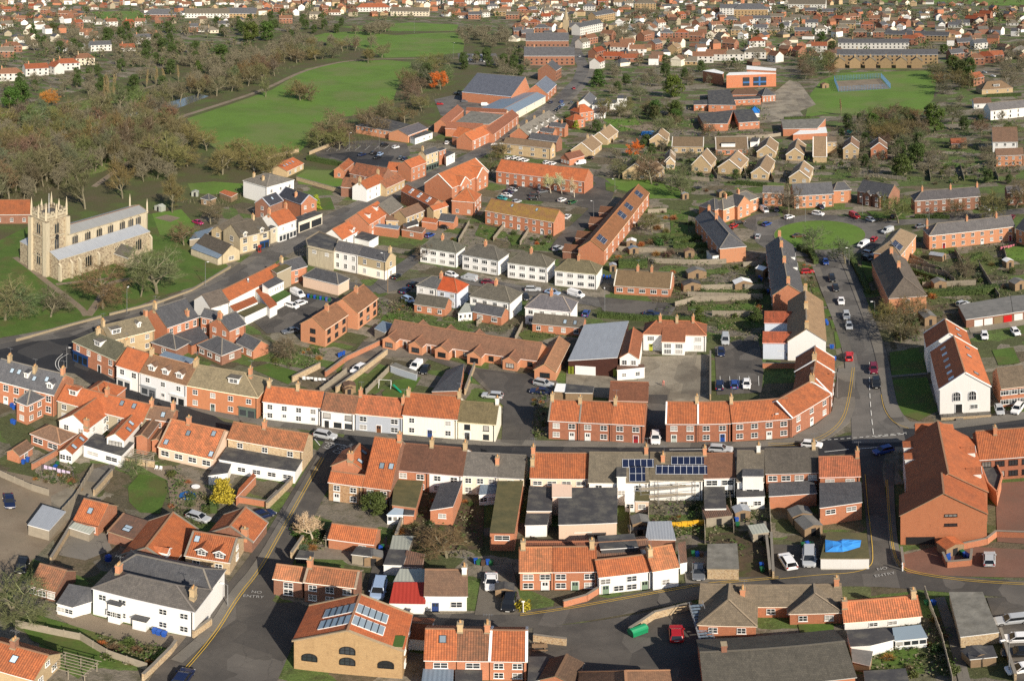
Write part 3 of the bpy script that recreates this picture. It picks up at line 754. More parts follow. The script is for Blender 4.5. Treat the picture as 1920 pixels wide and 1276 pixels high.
def tree_variants():
 for i in range(6):TK.setdefault('wide',[]).append(bare_tree(10+i,'wide'))
 for i in range(6):TK.setdefault('tall',[]).append(bare_tree(30+i,'tall'))
 for i in range(3):TK.setdefault('pop',[]).append(bare_tree(50+i,'pop',dens=.6))
 for i in range(2):TK.setdefault('birch',[]).append(bare_tree(60+i,'tall',bark='birch',twig='birch',dens=.7))
 for i in range(3):TK.setdefault('willow',[]).append(bare_tree(70+i,'wide',twig='redtwig',dens=1.6))
 for i in range(3):TK.setdefault('cone',[]).append(leaf_tree(80+i,'cone'))
 for i in range(3):TK.setdefault('round',[]).append(leaf_tree(90+i,'round',n=3600))
 TK['lime']=[leaf_tree(99,'cone','limeleaf')]
 TK['bush']=[bush_mesh(i,'leaf')for i in range(4)];TK['brush']=[bush_mesh(20+i,'twig',500,True)for i in range(4)]
 TK['limebush']=[bush_mesh(40,'limeleaf')];TK['redbush']=[bush_mesh(41,'redtwig',600,True)]
tree_variants()
_tn=[0]
def TR(kind,p,h,label,group=None,sx=1.0,col=None,world=None):
 """tree standing at pixel p, h metres tall"""
 q=world or at(p);v=TK[kind];t,c=v[_tn[0]%len(v)];_tn[0]+=1
 nm={'cone':'evergreen_tree','round':'evergreen_tree','lime':'conifer','pop':'poplar_tree','birch':'birch_tree','willow':'willow_tree'}.get(kind,'bare_tree')
 r=empty(nm,(q.x,q.y,0),rnd.uniform(0,6.28));k=h/10;r.scale=(k*sx,k*sx,k);tag(r,label,'tree',group)
 link('trunk',t,r);o=link('crown',c,r,col=col or((2.0,1.75,1.5)if kind=='pop' else None)or tuple(rnd.uniform(.8,1.25)*v for v in(rnd.uniform(.93,1.04),1.0,rnd.uniform(.72,.92))))
 return r
def BU(kind,p,h,label,w_=None,group=None,world=None,col=None):
 q=world or at(p);v=TK[kind];me=v[_tn[0]%len(v)];_tn[0]+=1
 o=link('shrub',me,None,(q.x,q.y,0),rnd.uniform(0,6.28),col or(rnd.uniform(.7,1.3),rnd.uniform(.75,1.25),rnd.uniform(.7,1.2)));w_=w_ or h*1.1
 o.scale=(w_,w_,h);tag(o,label,'shrub',group);return o
def HG(label,pts,h=1.6,w=1.2,col=None,group=None,leaf='leaf'):
 """clipped hedge along pixels: leaf faces over a dense core"""
 P=[at(p)for p in pts];o0=P[0];b=MB();rr=random.Random(hash(label)%1000 if False else len(label)+int(h*10))
 for p,q in zip(P,P[1:]):
  p=p-o0;q=q-o0;b.beam((p.x,p.y,h*.45),(q.x,q.y,h*.45),w*.7,h*.9,leaf)
  l=(q-p).length;d=(q-p).normalized();n=Vector((-d.y,d.x))
  for i in range(int(min(700,l*55))):
   t=rr.uniform(0,l);side=rr.choice((-1,1,0,0));lat=side*w/2*rr.uniform(.75,1.1)if side else rr.uniform(-w/2,w/2);z=rr.uniform(.1,h)if side else h*rr.uniform(.9,1.06)
   c=Vector((*(p+d*t+n*lat),z));a=rdir(rr);s_=a.cross(rdir(rr)).normalized();u_=a.cross(s_).normalized();sz=rr.uniform(.10,.2)
   b.face([c-s_*sz,c-u_*sz*.7,c+s_*sz,c+u_*sz*.7],leaf)
 o=link('hedge',b.mesh('hedge'),None,(o0.x,o0.y,0),col=col);tag(o,label,'hedge',group);return o
# ---- cars
CARK={'hatch':(4.0,1.74,1.48,.24,.42,.88,.985,.92,.86),'estate':(4.55,1.80,1.50,.26,.43,.90,.985,.93,.86),'saloon':(4.6,1.80,1.44,.27,.44,.74,.88,.90,.84),'suv':(4.5,1.86,1.68,.24,.39,.90,.985,1.04,1.0),'van':(5.1,1.98,2.0,.17,.31,.965,.985,1.12,1.08),'smallvan':(4.4,1.83,1.83,.20,.36,.965,.985,1.05,1.0),'mini':(3.7,1.68,1.5,.22,.39,.90,.985,.92,.88)}
def car_mesh(kind):
 L,Wd,Ht,b1,w1,r1,r2,wa,bh=CARK[kind]
 body,gl=MB(),MB();hw=Wd/2
 X=lambda f:L/2-f*L
 st=[(0.0,.72,.34,bh-.26),(.02,.86,.22,bh-.14),(.07,.97,.18,bh-.06),(b1,1.0,.18,bh),(b1+.1,1.0,.18,wa),(.5,1.0,.18,wa),(.85,1.0,.18,wa),(.95,.97,.2,wa-.01),(.99,.88,.26,wa-.1),(1.0,.80,.38,wa-.24)]
 rings=[]
 for f,wf,z0,z1 in st:
  w_=hw*wf;rings.append([Vector((X(f),y,z))for y,z in((-w_*.9,z0),(-w_,z0+.16),(-w_,z1-.12),(-w_*.90,z1),(w_*.90,z1),(w_,z1-.12),(w_,z0+.16),(w_*.9,z0))])
 for a,c in zip(rings,rings[1:]):
  for i in range(8):
   j=(i+1)%8;body.face([a[i],a[j],c[j],c[i]],'paint',(1,0,0),smooth=True)
 body.face(rings[0][::-1],'paint');body.face(rings[-1],'paint')
 t=Ht;zi=wa-.02
 g0=[(X(b1+.03),hw*.86,zi),(X(w1),hw*.70,t-.05),(X(r1),hw*.70,t-.06),(X(r2),hw*.84,zi)]
 for s in(1,-1):
  q=[(x,s*y,z)for x,y,z in g0];gl.face(q if s<0 else q[::-1],'carglass' if kind not in('van','smallvan')else 'paint',(1,0,0))
 for i,j in((0,1),(2,3)):
  a,c=g0[i],g0[j];gl.face([(a[0],-a[1],a[2]),(a[0],a[1],a[2]),(c[0],c[1],c[2]),(c[0],-c[1],c[2])],'carglass' if not(kind=='van' and i==2)else 'paint')
 if kind in('van','smallvan'):
  for s in(1,-1):
   p=[(X(b1+.07),s*(hw*.845),zi+.06),(X(w1+.015),s*(hw*.745),t-.35),(X(w1+.17),s*(hw*.745),t-.35),(X(w1+.17),s*(hw*.85),zi+.06)]
   gl.face(p if s<0 else p[::-1],'carglass')
 xr0,xr1=X(w1),X(r1);rw=hw*.70
 rr_=[[(xr0,-rw,t-.05),(xr0,rw,t-.05)],[(xr0-.18,-rw*.98,t),(xr0-.18,rw*.98,t)],[(xr1+.25,-rw*.98,t),(xr1+.25,rw*.98,t)],[(xr1,-rw,t-.05),(xr1,rw,t-.05)]]
 for a,c in zip(rr_,rr_[1:]):body.face([a[0],a[1],c[1],c[0]][::-1],'paint',(1,0,0),smooth=True)
 for s in(1,-1):
  P=[rr_[0][0 if s<0 else 1],rr_[1][0 if s<0 else 1],rr_[2][0 if s<0 else 1],rr_[3][0 if s<0 else 1]];body.face(P if s>0 else P[::-1],'paint')
  for(i,j)in((0,1),(2,3)):body.beam((g0[i][0],s*g0[i][1]*1.005,g0[i][2]),(g0[j][0],s*g0[j][1]*1.005,g0[j][2]),.09,.07,'paint')
  if kind not in('van','smallvan'):
   xm=(X(w1)+X(r1))/2;body.beam((xm,s*hw*.87,zi),(xm,s*hw*.705,t-.05),.08,.03,'trim')
  body.box((X(b1+.1)-.1,s*hw*1.0-(.0 if s>0 else .16),wa-.02),(X(b1+.1)+.1,s*hw*1.0+(.16 if s>0 else 0),wa+.13),'paint')
 body.box((X(.0)-.1,-hw*.55,.28),(X(.0)+.012,hw*.55,.50),'trim');body.box((X(1)-.012,-.28,.62),(X(1)+.05,.28,.74),'m_line')
 body.box((X(.0),-.27,.40),(X(0)+.025,.27,.51),'m_line')
 wh=MB();wr=.32 if kind!='van' else .35
 wh.tube([(0,-.1,0),(0,.1,0)],[wr,wr],'tyre',14);wh.tube([(0,-.112,0),(0,.112,0)],[wr*.64,wr*.64],'alloy',10)
 hl=MB();hl.box((-.14,-.17,-.07),(.05,.17,.07),'headlamp');tl=MB();tl.box((-.04,-.12,-.13),(.10,.12,.13),'taillamp')
 return body.mesh('body'),gl.mesh('window'),wh.mesh('wheel'),hl.mesh('headlight'),tl.mesh('tail_light')
COL={'white':(.80,.80,.80),'silver':(.42,.44,.46),'grey':(.13,.14,.155),'black':(.012,.013,.015),'blue':(.02,.06,.25),'darkblue':(.010,.018,.06),'red':(.38,.012,.016),'maroon':(.16,.012,.03),'paleblue':(.28,.38,.55),'brown':(.10,.05,.03),'brightred':(.55,.02,.02),'pink':(.35,.01,.09),'green':(.02,.10,.04),'teal':(.05,.3,.3)}
def CAR(label,p,p2,kind='hatch',col='white',group=None,parts=True):
 """car whose middle shows at pixel p and that points towards pixel p2"""
 body,gl,wh,hl,tl=cached(('car',kind),lambda:car_mesh(kind));L,Wd=CARK[kind][:2];wa=CARK[kind][7]
 a=at(p,.75);c=at(p2,.75);d=(c-a).normalized();rz=math.atan2(d.y,d.x)
 nm='van' if 'van' in kind else 'car';r=empty('parked_'+nm,(a.x,a.y,0.09),rz);tag(r,label,nm,group)
 cc=COL[col]if isinstance(col,str)else col
 link('body',body,r,col=cc);link('window',gl,r,col=cc)
 if parts:
  bh=CARK[kind][8]
  for fx in(.185,.815):
   for s in(1,-1):link('wheel',wh,r,(L/2-fx*L,s*(Wd/2-.1),.32))
  for s in(1,-1):link('headlight',hl,r,(L/2-.03*L,s*Wd*.35,bh-.22));link('tail_light',tl,r,(-L/2+.03,s*Wd*.38,wa-.2))
 return r
# ---- street furniture
def BIN(p,col=(.02,.10,.42),label='blue wheelie bin',group='wheelie bins',world=None,rz=0.0):
 def mk():
  b=MB();z0,z1=.08,.98
  q=lambda s,z:[(-s,-s*1.2,z),(s,-s*1.2,z),(s,s*1.2,z),(-s,s*1.2,z)]
  lo,hi=q(.22,z0),q(.29,z1)
  for i in range(4):j=(i+1)%4;b.face([lo[i],lo[j],hi[j],hi[i]],'plastic')
  b.face(lo[::-1],'plastic')
  l=MB();l.box((-.31,-.38,z1),(.31,.38,z1+.07),'plastic');l.box((-.24,-.30,z1+.07),(.24,.30,z1+.10),'plastic');l.tube([(-.25,.38,z1),(.25,.38,z1)],[.03,.03],'trim',5)
  w_=MB();w_.tube([(-.03,.27,.1),(.03,.27,.1)],[.1,.1],'tyre',8)
  return b.mesh('body'),l.mesh('lid'),w_.mesh('wheel')
 b,l,w_=cached('bin',mk);q=world or at(p,.5);r=empty('wheelie_bin',(q.x,q.y,.03),rz);tag(r,label,'bin',group)
 link('body',b,r,col=col);link('lid',l,r,col=col);[link('wheel',w_,r,(x,0,0))for x in(-.26,.26)];return r
def LAMP(p,h,label,arm=(1.0,0.0),group='street lamps'):
 q=at(p);b=MB();b.tube([(0,0,0),(0,0,1.2),(0,0,h)],[.09,.075,.045],'steel',7);b.beam((0,0,h-.05),(arm[0]*.8,arm[1]*.8,h+.05),.05,.05,'steel')
 l=MB();l.beam((arm[0]*.5,arm[1]*.5,h+.04),(arm[0]*1.1,arm[1]*1.1,h+.08),.28,.14,'frame')
 r=empty('street_lamp',(q.x,q.y,0));tag(r,label,'street lamp',group);link('post',b.mesh('post'),r);link('lamp_head',l.mesh('lamp_head'),r);return r
def POLE(p,h,label,cat='telegraph pole',mat='wood',r_=.12,group=None,name='telegraph_pole'):
 q=at(p);b=MB();b.tube([(0,0,0),(0,0,h)],[r_,r_*.7],mat,7);b.box((-.03,-.35,h-.6),(.03,.35,h-.5),mat)
 o=link(name,b.mesh(name),None,(q.x,q.y,0));tag(o,label,cat,group);return o
def SHED(label,p,w_,d_,h,rz,roofc='felt',wallc='wood',col=None,group=None,name='shed',cat='shed',pitch=True):
 """small garden shed standing with its middle at pixel p"""
 q=at(p,h*.6);r=empty(name,(q.x,q.y,0),rad(rz));tag(r,label,cat,group);b,f=MB(),MB();x,y=w_/2,d_/2
 b.box((-x,-y,0),(x,y,h),wallc,skip='tu')
 if pitch:
  t=h+w_*.18
  for s in(1,-1):b.face([(x,s*y,h),(-x,s*y,h),(0,s*y,t)]if s>0 else[(-x,s*y,h),(x,s*y,h),(0,s*y,t)],wallc)
  f.face([(x+.1,-y-.1,h-.05),(x+.1,y+.1,h-.05),(0,y+.1,t+.03),(0,-y-.1,t+.03)],roofc,(0,1,0));f.face([(0,-y-.1,t+.03),(0,y+.1,t+.03),(-x-.1,y+.1,h-.05),(-x-.1,-y-.1,h-.05)],roofc,(0,1,0))
 else:f.box((-x-.1,-y-.1,h),(x+.1,y+.1,h+.1),roofc)
 b.box((-.4,-y-.03,.05),(.4,-y,min(h-.1,1.8)),'trim' if wallc!='glass' else 'frame')
 link('wall',b.mesh('wall'),r,col=col);link('roof',f.mesh('roof'),r);return r
# ==== THE GROUND (pixels of the photograph projected to the flat ground)
b=MB();b.face([(-1500,-80,0),(1500,-80,0),(1500,2200,0),(-1500,2200,0)],'m_ground',(1,0,0))
o=link('ground',b.mesh('ground'));o['kind']='structure';o['label']='earth and garden ground'
PAN()
SH('woodland_floor',[(-60,215),(150,170),(330,120),(520,60),(640,45),(870,50),(990,70),(960,130),(860,170),(840,215),(700,300),(610,350),(520,330),(450,380),(380,400),(330,470),(200,560),(60,610),(-80,640)],'m_wood')
SH('field',[(350,222),(430,196),(510,168),(575,128),(640,116),(720,112),(770,116),(775,135),(745,165),(735,195),(700,210),(640,220),(600,250),(560,285),(500,300),(430,292),(380,262)],'m_field')
SH('field',[(560,74),(610,62),(680,58),(740,66),(800,62),(858,60),(872,76),(868,98),(800,106),(715,108),(700,96),(650,82)],'m_field')
SH('field',[(640,50),(770,42),(860,46),(855,58),(700,58)],'m_field')
SH('lawn',[(-20,222),(90,200),(190,183),(255,176),(262,184),(200,196),(130,212),(40,226),(-20,234)],'m_field')
SH('lawn',[(-20,216),(60,206),(110,198),(70,224),(-20,236)],'m_field')
SH('lawn',[(80,310),(170,290),(260,262),(330,236),(340,260),(270,290),(190,322),(120,340)],'m_field')
SH('lawn',[(20,440),(60,420),(90,440),(40,490),(-20,520),(-20,460)],'m_lawn')
SH('pond',[(170,240),(230,216),(300,196),(372,176),(392,180),(330,204),(260,226),(190,250)],'m_water')
RD('park_path',[(330,222),(360,212),(430,190),(500,166),(560,136),(600,124),(660,112),(760,109),(860,109)],3.4,'m_gravel')
RD('park_path',[(0,212),(100,196),(200,178),(262,168),(290,160)],2.2,'m_gravel')
RD('park_path',[(176,350),(210,325),(246,300),(290,275)],2.5,'m_gravel')
SH('churchyard_lawn',[(20,470),(150,420),(285,400),(330,395),(380,440),(392,470),(430,500),(390,530),(300,555),(220,590),(120,620),(30,628),(-30,636),(-40,560)],'m_lawn')
SH('lawn',[(285,400),(340,392),(365,420),(355,440),(300,440)],'m_field')
SH('lawn',[(352,344),(400,340),(455,344),(460,360),(400,364),(360,362)],'m_field')
SH('bare_patch',[(290,408),(312,402),(338,408),(320,416)],'m_gravel')
RD('churchyard_path',[(28,482),(60,505),(90,530),(130,560),(155,580),(162,592)],1.9,'m_gravel')
RD('churchyard_path',[(165,592),(188,560),(200,535),(225,524),(290,520)],2.2,'m_gravel')
RD('churchyard_path',[(105,533),(150,528),(190,524),(210,520)],1.5,'m_gravel')
SH('lawn',[(555,330),(575,318),(625,320),(650,345),(630,350),(560,345)],'m_field')
SH('lawn',[(585,372),(620,370),(628,392),(590,396)],'m_lawn')
SH('field',[(1520,175),(1540,150),(1580,136),(1660,134),(1745,132),(1756,150),(1750,185),(1730,210),(1640,215),(1560,212),(1510,220)],'m_field')
SH('playground',[(1430,190),(1480,150),(1500,156),(1530,196),(1500,208),(1510,222),(1420,232)],'m_concrete')
SH('sports_court',[(1566,152),(1650,147),(1668,166),(1572,171)],'m_gravel')
RD('school_path',[(1380,252),(1440,250),(1500,246)],5,'m_gravel')
SH('field',[(170,22),(260,20),(275,30),(250,40),(190,36)],'m_field')
SH('field',[(1620,-8),(1780,-6),(1960,-6),(1960,14),(1880,10),(1760,5),(1650,4)],'m_field')
SH('field',[(1860,26),(1930,24),(1930,42),(1870,42)],'m_field')
SH('grass_verge',[(1134,336),(1190,330),(1270,352),(1290,372),(1220,372),(1150,352)],'m_field')
SH('grass_verge',[(1130,225),(1190,220),(1210,240),(1165,246)],'m_field')
SH('bare_patch',[(1165,236),(1225,232),(1250,245),(1210,248)],'m_gravel')
RD('road',[(1085,60),(1078,90),(1094,125),(1086,150),(1058,178),(1030,200),(975,240),(930,270),(880,296),(800,337),(735,362),(665,398),(580,440),(510,476),(440,520),(380,548),(280,588),(180,612),(70,640),(-60,668)],[9]*20,'m_road',lift=0.0)
RD('pavement',[(1104,100),(1112,130),(1096,158),(1068,186),(1040,208),(985,250),(944,284)],4.0,'m_pave',lift=.1)
RD('pavement',[(700,366),(640,394),(560,432),(500,462),(450,500),(425,515),(360,545),(280,575),(190,602),(90,622),(-40,646)],2.6,'m_pave',lift=.1)
SH('market_road',[(-40,664),(60,640),(130,632),(215,596),(240,600),(150,660),(240,716),(300,742),(400,778),(420,790),(480,800),(600,812),(680,826),(760,838),(800,846),(700,844),(640,832),(560,820),(480,812),(380,798),(300,776),(200,740),(140,700),(60,690),(-40,690)],'m_newroad')
RD('road',[(640,828),(760,838),(880,842),(1000,842),(1100,840),(1250,842),(1400,846),(1500,842),(1600,832),(1680,820),(1790,806),(1940,790)],7.0,'m_newroad')
RD('road',[(1648,830),(1640,770),(1630,700),(1614,630),(1590,570),(1566,520),(1554,486)],[10,9.5,9,8.6,8.4,8.4,9],'m_road')
EP=[]
C0=at((1537,440));R0=15.2
import math as _m
for i in range(49):
 a=i/48*2*_m.pi;EP.append(C0+Vector((_m.cos(a)*(R0+3.0),_m.sin(a)*(R0+3.0))))
_z[0]+=.001;b=MB();zz=_z[0]
for(p,q)in zip(EP,EP[1:]):
 p2,q2=C0+(p-C0)*((R0+7)/(R0+3)),C0+(q-C0)*((R0+7)/(R0+3));p1,q1=C0+(p-C0)*(R0/(R0+3)),C0+(q-C0)*(R0/(R0+3))
 b.face([(*p1,zz),(*p2,zz),(*q2,zz),(*q1,zz)],'m_road',(1,0,0))
o=link('road',b.mesh('road'));o['kind']='structure';o['label']='ring road round the roundabout lawn'
b=MB();b.poly([(*(C0+(p-C0)*(R0/(R0+3))),.16)for p in EP[:-1]],'m_field')
for p,q in zip(EP,EP[1:]):
 k=R0/(R0+3);k2=(R0+.25)/(R0+3);p1,q1,p2,q2=C0+(p-C0)*k,C0+(q-C0)*k,C0+(p-C0)*k2,C0+(q-C0)*k2
 b.face([(*p1,.17),(*p2,.17),(*q2,.17),(*q1,.17)],'m_pave',(1,0,0));b.face([(*p2,0),(*q2,0),(*q2,.17),(*p2,.17)],'m_pave')
o=link('roundabout_lawn',b.mesh('roundabout_lawn'));o['kind']='structure';o['label']='round lawn in the middle of the roundabout'
RD('road',[(1622,425),(1690,416),(1780,412),(1860,402),(1940,392)],6,'m_road')
RD('road',[(1462,428),(1430,432),(1400,420),(1420,405),(1460,400)],5,'m_road')
RD('road',[(640,826),(612,866),(575,930),(530,1010),(490,1080),(446,1140),(400,1200),(350,1262),(330,1300)],[6,5.6,5.6,5.8,7,7,7,7,7],'m_tarmac')
SH('road',[(478,1110),(520,1130),(560,1128),(600,1150),(700,1168),(800,1176),(900,1180),(1000,1176),(1000,1150),(900,1152),(790,1156),(560,1180),(520,1276),(340,1290),(400,1200)],'m_tarmac')
RD('road',[(700,1166),(800,1170),(900,1166),(1000,1160),(1100,1146),(1200,1128),(1290,1108),(1400,1092),(1520,1084),(1640,1082),(1760,1092),(1940,1106)],4.6,'m_tarmac')
SH('yard',[(1000,1176),(1100,1166),(1200,1150),(1290,1128),(1320,1136),(1318,1290),(990,1290)],'m_tarmac')
RD('lane',[(1636,836),(1634,880),(1644,960),(1652,1030),(1660,1078)],[5.2,3.6,3.6,3.6,6],'m_tarmac')
RD('pavement',[(1668,870),(1670,960),(1676,1030),(1690,1062)],1.3,'m_pave',lift=.1)
RD('pavement',[(606,850),(566,920),(520,1000),(480,1068),(440,1112),(400,1180),(330,1240)],1.5,'m_pave',lift=.1)
RD('pavement',[(150,664),(190,694),(250,724),(330,752),(420,780),(500,792),(620,806),(760,820),(900,830),(1000,830),(1240,832),(1400,834),(1500,826),(1560,806),(1588,770),(1596,700),(1590,660),(1570,600),(1545,540),(1530,500)],2.2,'m_pave',lift=.1)
SH('pavement',[(1486,816),(1530,796),(1560,770),(1572,690),(1600,690),(1596,760),(1580,796),(1536,822),(1500,832)],'m_pave',lift=.1)
SH('pavement',[(1520,836),(1556,820),(1592,792),(1604,758),(1602,730),(1586,730),(1574,780),(1540,802)],'m_pave',lift=.09)
RD('pavement',[(1700,800),(1672,770),(1662,720),(1652,660),(1630,600),(1606,540),(1590,500),(1578,480)],2.8,'m_pave',lift=.1)
RD('pavement',[(1690,796),(1760,800),(1840,790),(1940,776)],3.0,'m_pave',lift=.1)
SH('pavement',[(240,770),(330,796),(400,800),(420,812),(330,812)],'m_pave',lift=.1)
SH('car_park',[(590,286),(640,266),(700,262),(762,268),(770,290),(726,316),(660,308),(600,300)],'m_tarmac')
SH('car_park',[(610,290),(660,284),(740,292),(726,312),(660,306)],'m_newroad')
SH('car_park',[(858,100),(930,100),(940,122),(862,120)],'m_road')
SH('car_park',[(814,186),(850,178),(930,190),(930,212),(860,226),(826,216)],'m_road')
SH('yard',[(950,345),(1090,352),(1140,340),(1146,372),(1110,392),(1060,380),(945,372)],'m_tarmac')
RD('estate_road',[(1090,330),(1126,336),(1140,360),(1120,392),(1090,420),(1062,446),(1046,470)],6,'m_tarmac')
SH('car_park',[(1340,650),(1420,625),(1432,690),(1428,735),(1344,740)],'m_tarmac')
SH('concrete_yard',[(1200,668),(1330,664),(1330,752),(1250,760),(1248,836),(1212,836),(1212,750),(1060,740),(1062,694),(1196,712)],'m_concrete')
RD('lane',[(1232,740),(1230,790),(1228,838)],4.4,'m_tarmac')
SH('bungalow_yard',[(640,690),(680,640),(722,640),(770,655),(900,690),(980,700),(1010,700),(1046,715),(1030,750),(1000,770),(1002,836),(940,836),(944,760),(880,700),(800,672),(720,668),(660,710)],'m_yard')
SH('yard',[(886,690),(980,700),(1012,704),(1034,720),(1022,760),(1000,770),(1002,836),(940,836),(944,760)],'m_tarmac')
RD('estate_road',[(600,520),(650,534),(705,546),(730,520),(770,490),(830,452)],5,'m_road')
RD('estate_road',[(700,545),(770,530),(850,520),(960,540),(1060,556),(1150,572),(1262,584)],6,'m_road')
SH('turning_place',[(1120,556),(1260,568),(1252,594),(1130,582)],'m_tarmac')
SH('yard',[(462,590),(520,560),(560,545),(640,560),(600,590),(560,620),(500,625)],'m_tarmac')
SH('garage_forecourt',[(1810,600),(1940,580),(1940,606),(1820,624)],'m_concrete')
SH('yard',[(1690,1040),(1770,1020),(1940,1030),(1940,1082),(1700,1074)],'m_brickpave')
SH('yard',[(1866,905),(1940,900),(1940,1020),(1870,1015)],'m_brickpave');SH('yard',[(0,880),(120,905),(180,930),(110,1000),(50,1060),(20,1110),(-60,1110),(-60,900)],'m_gravel')
SH('drive',[(95,930),(190,880),(220,866),(200,910),(150,960),(100,990)],'m_concrete')
SH('lawn',[(1668,660),(1722,652),(1738,700),(1672,706)],'m_lawn');SH('lawn',[(1672,712),(1738,706),(1758,770),(1722,788),(1690,776),(1678,744)],'m_lawn')
RD('garden_path',[(1670,706),(1740,700)],1.0,'m_pave')
SH('lawn',[(240,912),(262,888),(310,896),(314,920),(300,962),(262,960),(242,940)],'m_lawn')
SH('terrace',[(262,874),(322,872),(330,886),(368,900),(400,922),(380,960),(320,950),(314,900)],'m_gravel')
SH('terrace',[(170,880),(218,866),(204,906),(150,900)],'m_pave')
SH('lawn',[(30,1160),(70,1152),(150,1175),(262,1212),(290,1250),(200,1250),(60,1200)],'m_lawn')
SH('terrace',[(100,1150),(170,1152),(270,1178),(350,1192),(330,1216),(250,1205),(130,1170)],'m_gravel')
SH('terrace',[(130,990),(200,1000),(210,1030),(160,1050),(110,1040)],'m_pave')
SH('drive',[(330,1072),(420,1080),(440,1108),(420,1112),(330,1084)],'m_tarmac')
SH('lawn',[(505,680),(570,700),(540,720),(470,690)],'m_lawn')
SH('lawn',[(672,714),(712,690),(740,700),(700,738),(672,738)],'m_rough');SH('lawn',[(716,736),(740,712),(790,706),(768,742),(720,748)],'m_lawn')
SH('yard',[(600,712),(650,692),(680,690),(640,720),(610,734)],'m_yard')
SH('yard',[(645,690),(665,668),(690,672),(716,676),(690,700)],'m_gravel')
SH('yard',[(906,1060),(960,1056),(975,1120),(1000,1150),(890,1152)],'m_yard')
SH('yard',[(1450,1020),(1534,1020),(1542,1086),(1452,1084)],'m_tarmac');SH('yard',[(1280,1048),(1330,1030),(1330,1090),(1286,1096)],'m_yard')
SH('yard',[(1330,1000),(1440,990),(1440,1080),(1330,1082)],'m_soil')
SH('yard',[(1850,1120),(1940,1116),(1940,1290),(1910,1290),(1870,1180)],'m_tarmac')
SH('lawn',[(1650,1216),(1720,1214),(1735,1262),(1660,1266)],'m_lawn');SH('lawn',[(1496,1168),(1562,1166),(1564,1182),(1500,1186)],'m_lawn')
RD('garden_path',[(1762,1120),(1790,1200),(1812,1290)],1.3,'m_pave')
SH('yard',[(620,1020),(700,1016),(690,1050),(560,1046),(556,1020)],'m_deck')
SH('drive',[(700,1050),(726,1000),(722,1100),(700,1150),(680,1140)],'m_tarmac')
SH('yard',[(780,880),(910,880),(905,1030),(740,1030)],'m_soil')
SH('lawn',[(1256,400),(1290,400),(1290,440),(1258,440)],'m_lawn');SH('lawn',[(1290,570),(1420,568),(1420,580),(1290,582)],'m_lawn')
SH('lawn',[(1290,546),(1430,548),(1430,556),(1292,556)],'m_lawn');SH('lawn',[(1345,600),(1420,596),(1422,614),(1346,618)],'m_lawn')
SH('lawn',[(1256,440),(1300,436),(1330,446),(1330,452),(1256,450)],'m_lawn');SH('lawn',[(900,420),(935,428),(920,450),(890,440)],'m_lawn')
SH('lawn',[(950,440),(985,440),(980,455),(960,460)],'m_lawn');SH('lawn',[(720,590),(765,586),(742,604),(712,602)],'m_lawn')
SH('lawn',[(970,625),(1030,605),(1044,630),(990,645)],'m_rough')
SH('lawn',[(1880,465),(1930,458),(1930,486),(1890,490)],'m_field');SH('lawn',[(1800,476),(1850,470),(1876,500),(1850,516),(1820,500)],'m_rough')
SH('lawn',[(1860,656),(1900,650),(1912,680),(1872,684)],'m_lawn');SH('lawn',[(1740,470),(1790,455),(1796,470),(1760,480)],'m_lawn')
SH('lawn',[(1615,490),(1640,490),(1648,520),(1628,530),(1618,505)],'m_lawn');SH('lawn',[(1690,540),(1760,530),(1780,548),(1700,560)],'m_rough')
SH('lawn',[(1624,395),(1690,398),(1700,410),(1640,408)],'m_lawn');SH('lawn',[(1780,330),(1830,328),(1840,345),(1790,345)],'m_rough')
for q in[((1520,540),(1534,538),(1540,552),(1526,554)),((1530,560),(1545,558),(1552,572),(1536,574)),((1545,580),(1556,578),(1562,592),(1550,594)),((1556,600),(1568,598),(1572,614),(1560,616)),((1564,622),(1576,620),(1580,650),(1568,654))]:SH('grass_verge',q,'m_lawn')
SH('lawn',[(1500,540),(1516,538),(1522,552),(1504,554)],'m_lawn');SH('lawn',[(1545,580),(1554,600),(1540,610),(1534,584)],'m_rough')
SH('lawn',[(960,330),(1000,345),(990,350),(955,345)],'m_lawn');SH('lawn',[(1135,340),(1160,350),(1150,360),(1136,356)],'m_lawn')
YL=dict(w=.09,mat='m_yellow')
MARK([(1462,1086),(1536,1078),(1600,1075),(1634,1064),(1638,1040),(1628,960),(1622,890)],off=0,**YL);MARK([(1664,900),(1668,960),(1676,1036),(1690,1064),(1720,1074),(1800,1086),(1920,1094)],**YL);MARK([(1661,900),(1665,960),(1673,1037),(1688,1067),(1719,1077),(1800,1089),(1920,1097)],**YL)
MARK([(975,1152),(1060,1140),(1160,1122),(1260,1104),(1330,1092),(1460,1082)],**YL);MARK([(975,1155),(1060,1143),(1160,1125),(1260,1107),(1330,1095),(1460,1085)],**YL)
MARK([(603,858),(570,916),(525,996),(484,1070),(444,1118),(402,1188),(344,1256)],**YL);MARK([(607,860),(574,917),(529,997),(488,1072),(448,1120),(406,1190),(349,1257)],**YL)
MARK([(1440,832),(1500,832),(1545,818),(1578,790),(1590,750),(1598,690)],**YL);MARK([(1440,836),(1503,836),(1549,821),(1582,792),(1594,750),(1602,690)],**YL)
MARK([(1652,740),(1658,770),(1676,794),(1704,804)],**YL)
MARK([(1630,680),(1630,718),(1632,760),(1636,800),(1638,818)],.12,dash=2.4,gap=1.6);MARK([(1540,826),(1600,822),(1660,816),(1700,812)],.14,dash=.7,gap=.5);MARK([(1640,820),(1700,814)],.14,dash=1.1,gap=.4)
MARK([(1546,848),(1592,843)],.14);MARK([(1612,842),(1650,839)],.14);MARK([(1255,844),(1320,843)],.14);MARK([(590,824),(600,836)],.14);MARK([(610,830),(646,836)],.12)
TEXT('KEEP',(619,837),66,2.2,sx=.6);TEXT('CLEAR',(640,843),66,2.2,sx=.6)
